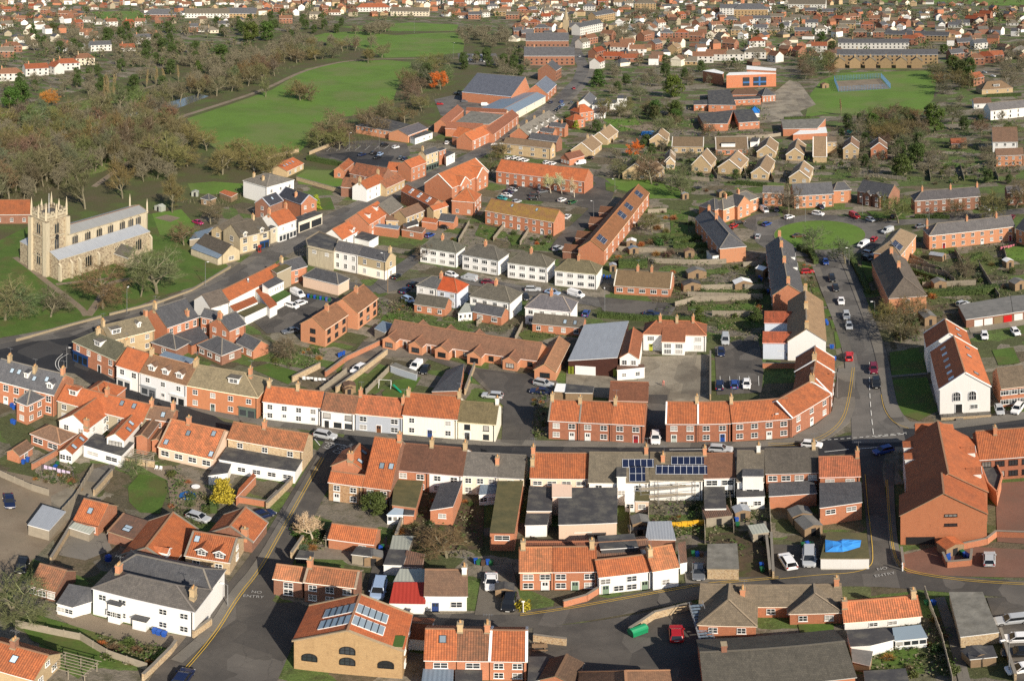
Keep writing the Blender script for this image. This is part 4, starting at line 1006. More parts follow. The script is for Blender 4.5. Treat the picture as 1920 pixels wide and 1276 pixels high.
TEXT('NO',(1654,1067),-4,.95);TEXT('ENTRY',(1659,1078),-4,.95);TEXT('NO',(481,1111),8,.9);TEXT('ENTRY',(475,1119),8,.9)
for i in range(6):MARK([(921+i*4.0,272.6-.3*i),(924.5+i*4,269-.3*i)],.8,sm=0)
for i in range(8):MARK([(612+i*18,284-i*.6),(622+i*18,276-i*.6)],.1,sm=0)
for i in range(5):MARK([(1350+i*18,706),(1351+i*18,724)],.09,sm=0)
MARK([(118,664),(104,676),(104,690),(118,700)],.12);MARK([(128,664),(110,674),(109,690),(124,704)],.12)
# ==== LOWER TOWN (bottom row of houses)
WH,GR,BLK,BLU,RED=(.75,.75,.73),(.20,.28,.20),(.03,.03,.03),(.03,.06,.20),(.35,.02,.03)
PAN(0,960,4)
h=H('long white two storey house with hipped dark slate roof and blue bins by its door',(690,572),(1455,748),(1130,503),ba=(683,770),rf='grey',rt=(.72,.72,.78),wl='white',en='hh',hipk=1.2,n=5,dr=(2,),dc=WH,ch=[(.14,'o',3,1.25),(.93,'y',2,.72)],skip=((0,0),(1,2)),nb=2)
_,L,D,d1,he,hr,_k=HOUSES['long white two storey house with hipped dark slate roof and blue bins by its door']
W(h,.1,L-.1,D-.3,D*2-.5,he,34,rf='slate',wl='white',name='rear_wing',en='hh',hipk=.7,eR=0)
W(h,L*.19,L*.31,-.7,.3,he*.72,0,rf='slate',wl='white',name='bay_window',n=2,fa='trim');W(h,L*.44,L*.57,-.9,.25,2.4,0,rf='slate',wl='white',name='porch',fa='trim')
PR('single storey white bay with slate roof on the end of the long white house',[(430,684),(545,714),(682,672),(690,575),(520,545)],2.7,'annexe','annexe','white','slate',hs=[2.6,2.6,2.6,4.0,4.0],win=2)
H('long low brick barn under mossy brown pantiles behind the white house',(215,548),(410,600),(455,425),'outbuilding',he=2.5,rf='oldpan',wl='brickd',n=3)
h=H('big barn conversion with bright orange roof and dark brick gable',(1300,400),(1490,128),(1212,116),'house',ba=(1297,470),rf='redtile',rt=(1.05,1.05,1),wl='brickd',n=0,vg='ridgegrey',dm=[(.12,.30,'g',1.4)])
_,L,D,d1,he,hr,_k=HOUSES['big barn conversion with bright orange roof and dark brick gable']
W(h,L*.45,L*.98,D-.3,D+4.2,he,10,rf='darkpan',wl='brickd',name='lean_to_wing',d1=4.3,sk=[(.3,.5),(.45,.5)])
H('stone cottage with orange pantiles and two gabled dormers beside the narrow road',(1385,325),(1722,380),(1540,155),'cottage',ba=(1385,420),rf='pan',wl='cobble',n=2,dm=[(.36,.12),(.76,.12)],sk=[(.14,.72)],eR=1,aR=1,vg='ridgegrey',dw='slate',fl=1)
H('orange pantiled garage block with dark brick gable beside the narrow road',(1900,225),(2012,78),(1782,35),'garage',he=2.6,rf='pan',wl='brickd',n=0,ch=[(.05,'o',1,.4)],vg='ridgegrey')
H('orange pantiled house cut off by the left edge of the picture with buff gable',(-210,1130),(245,1262),(210,1030),he=3.2,rf='pan',wl='buff',eR=2,aR=1,n=0,sk=[(.56,.55)],ch=[(.45,'b',2,1.0)])
PAN();H('small brick outbuilding with orange pantiles and one skylight in the gravel yard',(138,975),(183,986),(192,942),'outbuilding',he=2.6,rf='pan',wl='brick',sk=[(.45,.55)],n=2,fa='trim')
PAN(0,960,4);PR('flat roofed grey metal garage beside the gravel yard',[(212,95),(368,138),(490,0),(320,-50)],2.5,'garage',wl='greywood',rf='metal',edge='frame')
PR('open wooden lean-to with corrugated clear roof beside the brick outbuilding',[(522,118),(668,165),(705,122),(560,80)],2.1,'lean-to','lean_to','greywood','polyroof',hs=[1.9,1.9,2.3,2.3])
PAN(480,960,4)
h=H('yellow brick chapel with arched windows and four long roof lights',(1112,1042),(1178,765),(712,815),'chapel',he=6.5,Cc=(215,1070),rf='redtile',rt=(.98,.92,.9),wl='buff',wt=(.74,.66,.58),n=2,sk=[(.30,.70,2.0,4.2,'frame'),(.62,.70,2.0,4.2,'frame'),(.30,-.70,2.0,4.2,'frame'),(.62,-.70,2.0,4.2,'frame')],vg='stonedark')
_,L,D,d1,he,hr,_k=HOUSES['yellow brick chapel with arched windows and four long roof lights']
W(h,.2,L*.30,.3,D*.30,he+.6,0,rf='lawnish',wl='buff',wt=(.74,.66,.58),name='roof_terrace',fa='stonedark')
def arch_window(par,p,rz,w,h,fr='blackframe'):
 f,g=MB(),MB();n=8
 ring=[(-w/2,0),(-w/2,h-w/2)]+[(-w/2*math.cos(math.pi*i/n),h-w/2+w/2*math.sin(math.pi*i/n))for i in range(1,n)]+[(w/2,h-w/2),(w/2,0)]
 g.face([(x,-.01,z)for x,z in ring][::-1],'glass')
 ring.append(ring[0])
 for(a,c)in zip(ring,ring[1:]):f.beam((a[0],-.03,a[1]),(c[0],-.03,c[1]),.1,.14,fr,(0,1,0))
 for x in(-w/6,w/6):f.beam((x,-.03,0),(x,-.03,h-.1),.06,.06,fr,(0,1,0))
 f.beam((-w/2,-.03,h*.5),(w/2,-.03,h*.5),.06,.06,fr,(0,1,0))
 o=link('arched_window',g.mesh('arched_window'),par,p,rz);link('frame',f.mesh('frame'),o);return o
for t,z in((.16,2.3),(.5,2.3),(.84,2.3),(.5,4.8)):arch_window(h,(.02,D*t,z),-math.pi/2,1.7,1.7)
TP='pantiled cottage in the row right of the chapel'
H('leftmost bright orange '+TP+' with a skylight',(1265,1112),(1503,1115),(1400,875),'cottage',he=4.7,rf='pan',wl='brick',n=1,sk=[(.55,.68)],ww=1.6)
H('middle weathered brown '+TP,(1503,1115),(1750,1118),(1630,880),'cottage',he=4.7,rf='oldpan',wl='brick',n=1,ch=[(.02,'y',1),(.95,'o',3)],ww=1.6)
H('rightmost bright orange '+TP+' with a white verge',(1750,1118),(2030,1122),(1900,885),'cottage',he=4.7,rf='pan',wl='brick',n=2,vg='frame')
PR('flat dark roofed rear extension under the middle cottage right of the chapel',[(1250,1270),(1470,1275),(1475,1185),(1262,1180)],2.4,'extension','extension','brick','bluemetal');PR('flat dark roofed rear extension under the orange cottage right of the chapel',[(1500,1275),(1690,1278),(1690,1190),(1500,1185)],2.4,'extension','extension','white','felt')
H('small link building with rust red roof and white wall beside the chapel',(1138,950),(1290,962),(1230,832),'outbuilding',he=2.7,rf='redtile',rt=(.75,.75,.75),wl='white',n=0,pt=25)
h=H('narrow white house with brown tiled roof on the lane, its white gable to the right',(1265,630),(1583,632),(1440,430),ba=(1268,745),rf='brown',wl='white',n=2,dr=(0,),dc=BLU,ch=[(.94,'w',2,.9)],ww=1.5)
PR('lean-to workshop with scarlet metal roof beside the narrow white house',[(1005,685),(1265,690),(1275,532),(1040,532)],2.5,'workshop','workshop','white','redpaint',hs=[2.3,2.3,3.6,3.6])
PR('glass roofed shelter behind the scarlet lean-to',[(1035,525),(1275,528),(1285,432),(1085,430)],3.2,'shelter','shelter','brickd','polyroof')
PR('white walled garage with black felt roof between the back lanes',[(958,395),(1100,400),(1140,290),(1000,284)],2.4,'garage',wl='white',rf='felt')
PR('potting shed with clear corrugated roof behind the white walled garage',[(1005,282),(1140,286),(1176,185),(1030,180)],2.2,'shed',wl='greywood',rf='polyroof')
PR('lean-to shed with rusty brown roof beside the white walled garage',[(1105,410),(1240,418),(1262,320),(1130,292)],2.2,'shed',wl='brickd',rf='darkpan',hs=[2.0,2.0,2.6,2.6])
H('left brown brick cottage of the pantiled pair at the road junction',(128,500),(352,528),(262,402),'cottage',ba=(130,622),rf='oldpan',rt=(1.5,1.35,1.2),wl='brickd',n=1,ww=1.3)
H('right brown brick cottage of the pantiled pair at the road junction',(358,525),(745,570),(580,420),'cottage',ba=(366,676),rf='oldpan',rt=(1.45,1.25,1.1),wl='brickd',n=3,ch=[(.03,'o',1)],vg='ridgegrey')
H('detached orange pantiled garage behind the brown brick cottage pair',(540,200),(880,245),(760,107),'garage',he=2.5,rf='pan',wl='brick',n=2,skip=((0,0),),vg=None)
PR('flat black roofed shed at the end of the decked garden',[(720,318),(865,335),(885,275),(760,262)],2.2,'shed',wl='greywood',rf='felt');PR('black hot tub shelter on the wooden deck',[(300,345),(425,352),(430,305),(330,288)],1.2,'hot tub','hot_tub','trim','felt')
PAN(960,960,4)
H('left red brick cottage with weathered pantiles and white door above the curved road',(58,452),(312,450),(200,262),'cottage',ba=(60,590),rf='oldpan',rt=(1.75,1.45,1.2),wl='brick',n=2,dr=(1,),dc=WH,ch=[(.1,'y',1)],ww=1.4)
H('right red brick cottage with bright pantiles and green door above the curved road',(312,450),(635,445),(450,258),'cottage',ba=(312,590),rf='pan',wl='brick',n=3,dr=(1,),dc=GR,ch=[(.92,'y',1)],skip=((1,1),),ww=1.4)
H('lower white cottage with bright orange pantiles and green doors on the curved road',(655,490),(1047,445),(830,336),'cottage',ba=(656,622),rf='pan',wl='white',n=4,dr=(0,3),dc=GR,skip=((1,1),(1,3)),ww=1.4)
H('taller white cottage with weathered orange pantiles at the bend of the curved road',(1060,447),(1255,415),(1150,250),'cottage',ba=(1062,592),rf='oldpan',rt=(1.6,1.35,1.1),wl='white',n=1,ch=[(.0,'y',2,.75)],fl=1)
PR('small white lean-to with tiled roof on the end of the taller white cottage',[(1262,385),(1312,375),(1300,225),(1245,240)],3.0,'lean-to','lean_to','white','darkpan',hs=[2.6,2.6,3.8,3.8])
h=H('low range with dark brown pantiles and a flat dormer behind the white cottages',(625,358),(1040,330),(830,216),'outbuilding',he=4.0,rf='darkpan',wl='brick',n=0,pt=28)
_,L,D,d1,he,hr,_k=HOUSES['low range with dark brown pantiles and a flat dormer behind the white cottages']
W(h,L*.12,L*.78,d1*.35,d1*1.6,hr-.1,0,name='flat_dormer',rf='felt',wl='slate')
H('rear range with brown pantiles behind the red brick cottages',(85,262),(590,258),(330,222),'outbuilding',he=4.3,rf='darkpan',rt=(1.4,1,.9),wl='brick',n=0,pt=20)
PR('workshop with rippled grey metal roof behind the taller white cottage',[(1003,205),(1225,208),(1192,72),(1025,76)],3.2,'workshop','workshop','brickd','metal')
PR('stone garage with flat grey cement roof and dark open front',[(1465,425),(1700,428),(1685,240),(1470,244)],2.5,'garage',wl='cobble',rf='cement',edge='stonedark')
h=H('wide bungalow with weathered grey brown hipped roof and orange brick walls at the lower right',(1405,700),(2478,700),(1900,547),'bungalow',he=2.7,rf='grey',rt=(1.15,1,.82),wl='brick',n=7,ch=[(.30,'o',3,.55),(.97,'o',1,1.0)])
_,L,D,d1,he,hr,_k=HOUSES['wide bungalow with weathered grey brown hipped roof and orange brick walls at the lower right']
x0,x1=.0,7.4
W(h,.1,7.3,-4.6,D*.5,he,36,'y',en='hg',rf='grey',rt=(1.15,1,.82),wl='brick',name='front_wing',eL=2)
W(h,L*.62,L*.62+6.8,-1.6,D*.5,he,36,'y',en='hg',rf='grey',rt=(1.1,.98,.85),wl='brick',name='front_wing',eL=2)
h=H('large dark grey ribbed roof hall cut off by the bottom of the picture',(1445,1330),(2580,1238),(1900,1022),'hall',name='hall',he=3.0,rf='grey',rt=(.62,.62,.6),wl='brick',n=0,ch=[(.16,'b',0,1.05)],pt=26)
H('brown tiled roof end cut off by the bottom of the picture beside the tarmac yard',(1225,1420),(1185,1188),(850,1180),'house',he=3.2,rf='brown',rt=(1.2,1.1,1),wl='brick',n=0,en='gh')
H('small dark gabled roof cut off by the bottom of the picture',(470,1290),(545,1132),(370,1150),'house',he=2.8,rf='brown',rt=(.6,.62,.62),wl='brick',n=0)
PR('flat grey roof wedged beside the white gable at the bottom of the picture',[(120,1276),(340,1240),(260,1090),(130,1090)],2.4,'extension','extension','brick','felt')
PAN(1440,960,4)
h=H('white cottage with stripy orange pantiles and a white conservatory',(575,830),(1152,780),(830,652),'cottage',ba=(590,890),rf='oldpan',rt=(1.75,1.3,1.05),wl='white',n=4,skip=((0,0),(0,3)),ch=[(.02,'o',1,.8),(.95,'y',1)],fl=1,wh=.9)
PR('flat grey roofed annexe in front of the white cottage with the conservatory',[(625,1010),(770,1000),(940,960),(940,870),(595,890)],2.5,'annexe','annexe','white','felt')
SH0=PR('white framed conservatory with glazed roof on the pantiled white cottage',[(955,965),(1190,942),(1140,850),(940,872)],2.5,'conservatory','conservatory','frame','skyglass',hs=[2.2,2.2,3.0,3.0],win=4,ww=.9,wk='p')
PR('long flat roofed stone garage with mossy felt roof and white fascia',[(1445,935),(1730,900),(1608,605),(1362,605)],2.6,'garage',wl='cobble',rf='cement',edge='frame')
PR('grey felt shed in the garden below the flat roofed stone garage',[(1520,1105),(1712,1085),(1680,1005),(1490,1010)],2.0,'shed',wl='wood',rf='felt');PR('dark felt shed roof cut off by the bottom of the picture',[(735,1275),(1050,1275),(1025,1176),(725,1195)],2.2,'shed',wl='wood',rf='felt')
PR('small timber summerhouse with slatted roof beside the grey hall',[(640,1120),(760,1150),(780,1050),(630,1030)],2.2,'summerhouse','summerhouse','wood','greyfelt',hs=[2,2,2.6,2.6])
g=PR('white fronted double garage with a walled roof garden under blue tarpaulin',[(395,348),(758,348),(735,165),(448,150)],2.5,'garage',wl='white',rf='mossfelt',edge='stonedark')
b=MB();P=[(430,205),(500,220),(560,205),(700,210),(690,260),(560,300),(430,300)];pts=[at3(p,2.75)for p in P];c=sum(pts,Vector())/len(pts)
rr=random.Random(4);ring=[]
for i,p in enumerate(pts):
 q=pts[(i+1)%len(pts)]
 for t in(0,.33,.66):ring.append(p.lerp(q,t)+Vector((0,0,rr.uniform(-.02,.12)))-c)
mid=[r*.55+Vector((0,0,rr.uniform(.1,.4)))for r in ring]
for i in range(len(ring)):
 j=(i+1)%len(ring);b.face([ring[i],ring[j],mid[j],mid[i]],'plastic');b.face([mid[i],mid[j],(0,0,.25)],'plastic')
o=link('tarpaulin',b.mesh('tarpaulin'),None,c,col=(.05,.28,.72));tag(o,'crumpled bright blue tarpaulin spread over the roof garden','tarpaulin')
# ==== MAIN STREET AND THE MIDDLE OF THE TOWN
def SHOP(root,L,x0,x1,ins,z1,fr,name='shopfront'):
 mats={'blue':(.012,.05,.16),'white':(.7,.7,.68),'green':(.10,.14,.12),'black':(.02,.02,.02),'grey':(.30,.32,.34),'lime':(.42,.45,.05)}
 b,g=MB(),MB();y=ins-.16
 b.box((x0,y,-.1),(x1,ins,z1),'plastic');b.box((x0-.1,y-.25,z1),(x1+.1,ins,z1+.14),'plastic')
 n=max(1,round((x1-x0)/1.7))
 for i in range(n):
  a=x0+(x1-x0)*(i+.12)/n;c=x0+(x1-x0)*(i+.88)/n;g.box((a,y-.02,.45 if i!=n//2 else .05),(c,y,z1-.65),'glass')
 o=link(name,b.mesh(name),root,col=mats[fr]);link('shop_window',g.mesh('shop_window'),o);return o
def W2(label,*a,**k):return W(HOUSES[label][0],*a,**k)
PAN(0,640,Z4)
h=H('big red brick house under a long slate roof at the left edge',(-75,280),(400,402),(250,188),he=5.8,rf='slate',rt=(1.3,1.3,1.3),wl='brick',n=6,dr=(1,),ch=[(.14,'y',4),(.58,'y',2,.8),(.985,'o',4)],sk=[(.25,.6),(.36,.62),(.62,.5),(.8,.6)],dm=[(.5,.45,'f',.9),(.9,.25,'g',1.3)],eR=1,ww=1.2,wh=1.6)
H('square brick annexe with pyramid slate roof in front of the big slate roofed house',(118,448),(198,480),(255,372),'annexe',he=5.2,Cc=(325,412),rf='slate',rt=(1.2,1.2,1.2),wl='brick',en='hh',n=1,eR=2)
n1='orange roofed shop building stretching back from the bend of the street'
h=H(n1,(425,442),(1062,604),(780,388),he=4.8,rf='redtile',wl='olive',n=6,sk=[(.70,.72),(.84,.72)],dm=[(.14,.5,'f',1.8)],ch=[(.5,'o',2)],dw='white')
_,L,D,d1,he,hr,_k=HOUSES[n1];W(h,L*.12,L*.48,D*.4,D+5,he,38,'y',en='hh',rf='redtile',wl='brick',name='rear_wing')
H('white house with orange gable roof and beige end in the back yards',(665,652),(830,527),(602,505),he=4.4,rf='redtile',wl='white',n=2,eL=2,ch=[(.0,'o',1,.2)])
h=H('white extension with orange gable roof, two roof lights and a black framed balcony window',(935,742),(1056,606),(922,620),he=4.7,rf='redtile',wl='white',n=0,sk=[(.45,.4),(.72,.6)],eL=1,ww=2.6,wk='cb')
PR('flat dark roofed ground floor with glass doors under the white balcony extension',[(625,778),(905,858),(1000,760),(720,692)],2.8,'extension','extension','white','felt',win=2,ww=2.4)
H('low brick house with brown hipped roof among the back yards',(225,690),(445,768),(400,634),'bungalow',he=2.8,rf='brown',wl='brick',en='hh',n=2,ww=2.2)
H('tiny brick store with brown gable roof beside two blue bins',(150,856),(252,788),(130,782),'store',he=2.0,rf='brown',wl='brick',n=1,vg=None)
H('small white bungalow with half orange, half brown roof beside the washing line',(545,842),(660,728),(556,735),'bungalow',he=2.6,rf='redtile',wl='white',n=0,eL=2,sk=[(.3,.5),(.8,.5)])
n2='narrow brick house with brown roof and two tall chimneys on the street'
h=H(n2,(1092,575),(1275,602),(1210,488),he=5.0,rf='brown',wl='brick',n=1,ch=[(.0,'o',3),(.97,'o',3)],sk=[(.62,.45)])
_,L,D,d1,he,hr,_k=HOUSES[n2];W(h,.2,L*.55,-6.5,1,he-.6,32,'y',rf='brown',wl='brick',name='rear_wing',eL=0);W(h,L*.55,L,-5,.8,3.0,30,'y',rf='brown',wl='brick',name='rear_wing')
h=H('long orange pantiled cottage with four roof lights above the walled garden',(1180,788),(1592,882),(1480,622),'cottage',he=2.9,rf='oldpan',rt=(1.7,1.3,1.05),wl='pink',n=4,sk=[(.10,.22),(.40,.66),(.83,.82),(.93,.16)],ch=[(.33,'o',1)],ww=1.6,vg='ridgegrey')
h=H('buff stone cottage with brown pantiles and a white gable on the street corner',(1700,727),(2262,822),(2010,644),'cottage',he=5.2,rf='oldpan',rt=(1.25,1.1,.95),wl='cobble',n=3,ch=[(.42,'o',3)],skip=((0,0),(0,1),(0,2)))
PR('white single storey wing with black flat roof behind the buff stone cottage',[(1640,885),(2205,975),(2262,880),(1700,792)],2.9,'extension','extension','white','felt',win=5,ww=1.5,edge='frame')
PR('small white garage with black felt roof beside the golden conifer',[(1560,1005),(1700,985),(1735,905),(1640,890)],2.3,'garage',wl='white',rf='felt')
PR('long red tiled outhouse roof behind the golden conifer',[(1765,1170),(1914,1010),(1890,990),(1790,1100)],2.0,'outbuilding','outbuilding','brick','redtile')
PAN(120,550,7.975)
n3='brick corner shop with mossy grey roof and dark blue shopfront'
h=H(n3,(124,716),(768,1002),(640,652),ba=(128,1000),rf='grey',rt=(.95,1.0,.8),wl='brickd',wt=(1.5,1.35,1.2),en='hg',n=4,dr=(2,),dc=BLK,ch=[(.34,'y',4,1.0),(.98,'y',3)],dm=[(.5,.35,'f',2.0)],skip=((0,0),(0,1)),ww=1.1,wh=1.5)
_,L,*_r=HOUSES[n3];SHOP(h,L,.15,L*.36,.22,2.9,'blue')
n4='white fronted shop with bright orange pantiled roof'
h=H(n4,(775,1076),(1127,1186),(1062,830),'shop',ba=(773,1378),rf='redtile',wl='white',n=2,ww=1.2,wh=1.5,skip=((0,0),(0,1)))
_,L,*_r=HOUSES[n4];SHOP(h,L,.3,L*.62,.22,2.5,'white')
n5='pale grey shop with brown roof and three white gabled dormers'
h=H(n5,(1132,1186),(1823,1378),(1620,990),'shop',he=5.8,rf='brown',rt=(1.2,1.1,.95),wl='white',wt=(.82,.85,.9),n=3,wk='s',dm=[(.2,.25,'g',1.5),(.5,.25,'g',1.5),(.8,.25,'g',1.5)],ch=[(.0,'y',2),(.99,'y',3)],skip=((0,0),(0,1),(0,2)))
_,L,*_r=HOUSES[n5];SHOP(h,L,.3,L*.35,.22,2.6,'grey');SHOP(h,L,L*.66,L-.3,.22,2.5,'white');add_door(h,(L*.5,.2,0),0,(.7,.7,.7))
PAN(0,640,Z4)
n6='orange brick house with mossy grey stone roof, green shutters and a white box dormer'
h=H(n6,(1392,328),(1925,420),(1650,202),he=5.8,rf='grey',rt=(1.5,1.35,1.0),wl='bricko',wt=(.9,.82,.75),en='gh',n=4,dr=(1,),dc=(.16,.20,.18),ch=[(.03,'y',3),(.8,'o',2)],dm=[(.62,.45,'f',2.2)],skip=((0,3),))
_,L,*_r=HOUSES[n6];SHOP(h,L,L*.74,L*.97,.22,2.6,'green')
PAN(120,550,7.975)
h=H('buff stone house with mossy stone slate roof and a dark box dormer near the churchyard',(690,712),(1358,547),(1010,376),he=5.6,rf='grey',rt=(1.25,1.15,.9),wl='buff',n=3,dm=[(.2,.35,'f',2.4),(.72,.4,'g',.9)],ch=[(.02,'y',4),(.99,'o',0)],dw='white')
PAN(240,560,7.385)
h=H('tall brick house with smooth dark slate roof and stone gable beside the churchyard road',(550,402),(985,252),(600,52),he=5.6,rf='slate',wl='brick',n=4,ch=[(.0,'y',4),(.72,'o',1,.25)],wh=1.7)
h=H('brick rear wing with slate roof and a chimney on its gable',(1410,447),(1638,350),(1352,228),'house',he=5.0,rf='slate',wl='brick',n=1,eL=2,ch=[(.02,'o',4)])
H('slate roofed link between the two tall brick houses',(1000,248),(1205,294),(1150,150),'house',he=5.2,rf='slate',wl='brick',n=2)
H('left single storey brick building with pyramid slate roof in the inner yard',(320,602),(655,707),(582,480),'annexe',he=2.9,rf='slate',wl='brickd',en='hh',n=1,hipk=.95)
H('right single storey brick building with pyramid slate roof in the inner yard',(960,638),(1290,784),(1282,536),'annexe',he=2.9,rf='slate',wl='brickd',en='hh',n=3,eR=1,hipk=.95,wk='c',ww=1.5)
PR('flat slate grey roof filling the inner yard between the pyramid roofs',[(650,490),(880,650),(1110,545),(985,388)],2.7,'extension','extension','brick','slate',edge='trim')
H('small brick outhouse with dark slate roof at the edge of the rough lawn',(1500,612),(1725,716),(1740,533),'outbuilding',he=2.6,rf='slate',wl='brick',n=2,ww=1.6)
PR('flat dark blue roof behind the three dormers',[(440,790),(860,902),(930,842),(520,730)],4.6,'extension','extension','brickd','bluemetal')
PAN(320,470,7.975)
h=H('long white restaurant with a steep weathered orange roof along the churchyard road',(880,752),(1700,330),(1190,378),'restaurant',he=4.2,rf='redtile',rt=(.85,.88,.88),wl='white',n=0)
H('white building with faded grey brown roof next to the orange restaurant',(610,858),(885,774),(530,636),'house',he=4.2,rf='grey',rt=(.8,.72,.7),wl='white',n=0)
PR('low extension with flat orange tiled roof and a steel flue',[(965,922),(1300,772),(1240,685),(890,830)],3.2,'extension','extension','white','redtile');PR('white kitchen block with flat mossy roof and yellow doors',[(1110,988),(1442,832),(1352,782),(1000,930)],2.7,'extension','extension','white','mossfelt',edge='trim')
PR('narrow white wing with orange lean-to roof facing the tarmac yard',[(1480,862),(1592,802),(1350,532),(1240,562)],3.2,'wing','restaurant_wing','white','redtile',edge='brick')
PR('white upper room with slate roof and a row of tall windows',[(1465,572),(1692,462),(1570,394),(1372,500)],5,'upper storey','upper_room','white','slate',hs=[5,5,5.9,5.9],win=6,ww=.6)
PR('white walled terrace block with a turf roof beside the parked white van',[(1585,770),(1795,652),(1692,592),(1490,692)],2.6,'extension','extension','white','lawnish',edge='trim');PR('brown block with flat mossy roof above the tarmac yard',[(1590,342),(1802,242),(1690,192),(1510,292)],6.2,'extension','extension','olive','mossfelt')
PAN(480,320,Z4)
H('small brick shop with slate roof and yellow chimney on the corner by the bank',(225,760),(385,712),(300,648),'shop',he=4.6,rf='slate',wl='brick',n=1,ch=[(.1,'y',2)])
h=H('long peach rendered store with dark hipped slate roof and wheelie bins along it',(348,787),(612,852),(480,733),'store',he=3.6,rf='slate',wl='pink',en='hh',n=0,hipk=.8)
PR('old stone bank with flat roof and carved parapet on the street corner',[(390,568),(578,612),(612,522),(470,462),(376,520)],6.4,'bank',wl='ashlar',rf='felt',par=.7,edge='ashlar',win=2,ww=1.4,wk='a')
h=H('white house with dark grey slates attached to the stone bank',(580,596),(757,632),(700,538),he=6.3,rf='slate',rt=(1.2,1.15,1.1),wl='white',n=3,wh=1.6)
h=H('house with brown upper floor and white ground floor beside the white slate roofed house',(759,632),(966,680),(880,578),he=6.3,rf='slate',wl='olive',wt=(1.3,1.2,1.05),two=('white',3.1),n=2,dr=(),eR=1,ch=[(.99,'y',1)],wh=1.5)
H('white cottage with bright orange roof tucked behind the bank',(650,515),(765,452),(622,408),he=4.4,rf='redtile',wl='white',n=2,dm=[(.75,.1)])
PR('white open fronted garage with black flat roof behind the bank',[(845,530),(915,490),(792,455),(735,503)],3.0,'garage',wl='white',rf='felt')
h=H('brown brick house with orange roof and two long white wedge dormers',(850,403),(1000,311),(832,270),he=5.0,rf='redtile',wl='brick',n=3,dm=[(.22,.35,'f',1.2),(.68,.5,'f',1.2)])
H('stone barn with grey tiled roof behind the wedge dormer house',(1000,330),(1100,265),(1005,200),'outbuilding',he=5,rf='grey',wl='brickd',n=0)
H('buff flats with brown roof dotted with vents',(1125,350),(1262,296),(1160,262),'flats',he=5.2,rf='brown',wl='buff',n=4,wt=(.85,.85,.8));H('low brown roofed buff house beside the flats',(972,372),(1088,376),(1050,325),'bungalow',he=3.2,rf='brown',wl='buff',n=2)
PR('flat dark roofed entrance of the buff flats',[(1130,425),(1215,400),(1200,360),(1100,400)],3.0,'extension','extension','white','felt')
h=H('long brick workshop with orange roof and three pairs of roof lights',(1080,148),(1312,266),(1262,168),'workshop',he=5.2,rf='redtile',wl='brick',n=0,sk=[(t,v,1.6,1.0,'frame')for t in(.25,.52,.8)for v in(.35,.72)])
H('buff brick workshop end with small orange roof',(1330,298),(1440,262),(1382,238),'workshop',he=4.6,rf='redtile',wl='buff',n=1);PR('flat blue grey roof along the brown brick boundary wall',[(850,410),(1060,440),(1075,415),(870,392)],3.2,'outbuilding','outbuilding','brick','bluemetal')
H('small brick garage with black slate roof beside a dark parked car',(1365,372),(1475,385),(1420,322),'garage',he=2.8,rf='slate',wl='brick',n=0);PR('brick garage with brown flat roof and one window',[(1090,440),(1240,466),(1268,430),(1130,402)],2.6,'garage',wl='brick',rf='brown',win=1)
PR('low brick outhouse with red lean-to roof below the workshop',[(1240,380),(1345,395),(1365,365),(1260,350)],2.6,'outbuilding','outbuilding','brick','redtile')
SEMI=dict(he=5.1,wl='white',en='hh',n=4,hipk=.8,nb=3,two=('white',.9),wk='c',ww=1.8)
H('first white hipped roof pair from the left in the row below the moss roofed terrace',(1225,573),(1497,616),(1392,512),rf='grey',rt=(.75,.8,.75),ch=[(.5,'o',4)],**SEMI);H('second white hipped roof pair from the left in the row below the moss roofed terrace',(1540,626),(1810,673),(1730,560),rf='grey',rt=(.68,.70,.70),ch=[(.5,'o',4)],**SEMI)
PAN(960,320,Z4)
H('third white hipped roof pair from the left in the row below the moss roofed terrace',(-35,686),(262,724),(150,614),rf='grey',rt=(.75,.75,.68),ch=[(.5,'o',4)],**SEMI);H('white hipped roof pair with a yellow lichen streak on its roof',(318,744),(632,774),(492,664),rf='grey',rt=(.9,.85,.6),ch=[(.5,'o',4)],**SEMI)
PAN(480,320,Z4)
SEMI2=dict(SEMI,two=None);SEMI2.update(n=2,ww=1.2)
H('white half of a hipped pair with grey slates joined to the red roofed half',(1198,856),(1350,886),(1345,790),rf='slate',rt=(1.2,1.2,1.1),ch=[(.97,'o',4)],**dict(SEMI2,en='hg',hipk=1));H('pale blue rendered half of a hipped pair with scarlet tiled roof',(1352,886),(1502,914),(1420,792),rf='redtile',rt=(.95,.6,.5),**dict(SEMI2,en='gh',wl='greyw',wt=(1.5,1.5,1.5),hipk=.7))
H('white hipped pair with grey slates and a glazed conservatory behind the red roofed one',(1597,936),(1900,990),(1775,848),rf='grey',rt=(.85,.85,.8),ch=[(.5,'o',4)],**dict(SEMI2,n=4))
PAN(960,320,Z4);h=H('hipped pair with purple grey slates, half buff and half white, by the turning place',(96,1022),(440,1057),(262,925),rf='slate',rt=(1.5,1.4,1.4),ch=[(.5,'o',4)],**dict(SEMI2,n=4))
H('brown tiled brick extension with two roof lights behind the purple slated pair',(150,1140),(525,1175),(310,1078),'extension',he=2.7,rf='grey',rt=(.8,.75,.7),wl='brick',n=4,sk=[(.64,.45),(.84,.45)],wk='c')
PAN(480,320,Z4);H('brick garden extension with grey roof behind the pale blue house',(1180,995),(1410,1030),(1290,930),'extension',he=2.7,rf='grey',rt=(.75,.75,.7),wl='brick',n=3,wk='c')
PAN(680,560,4.683);H('brick garden extension with black roof behind the white slated pair',(965,112),(1215,160),(1120,55),'extension',he=2.8,rf='slate',wl='brick',n=2,wk='c',ww=1.6)
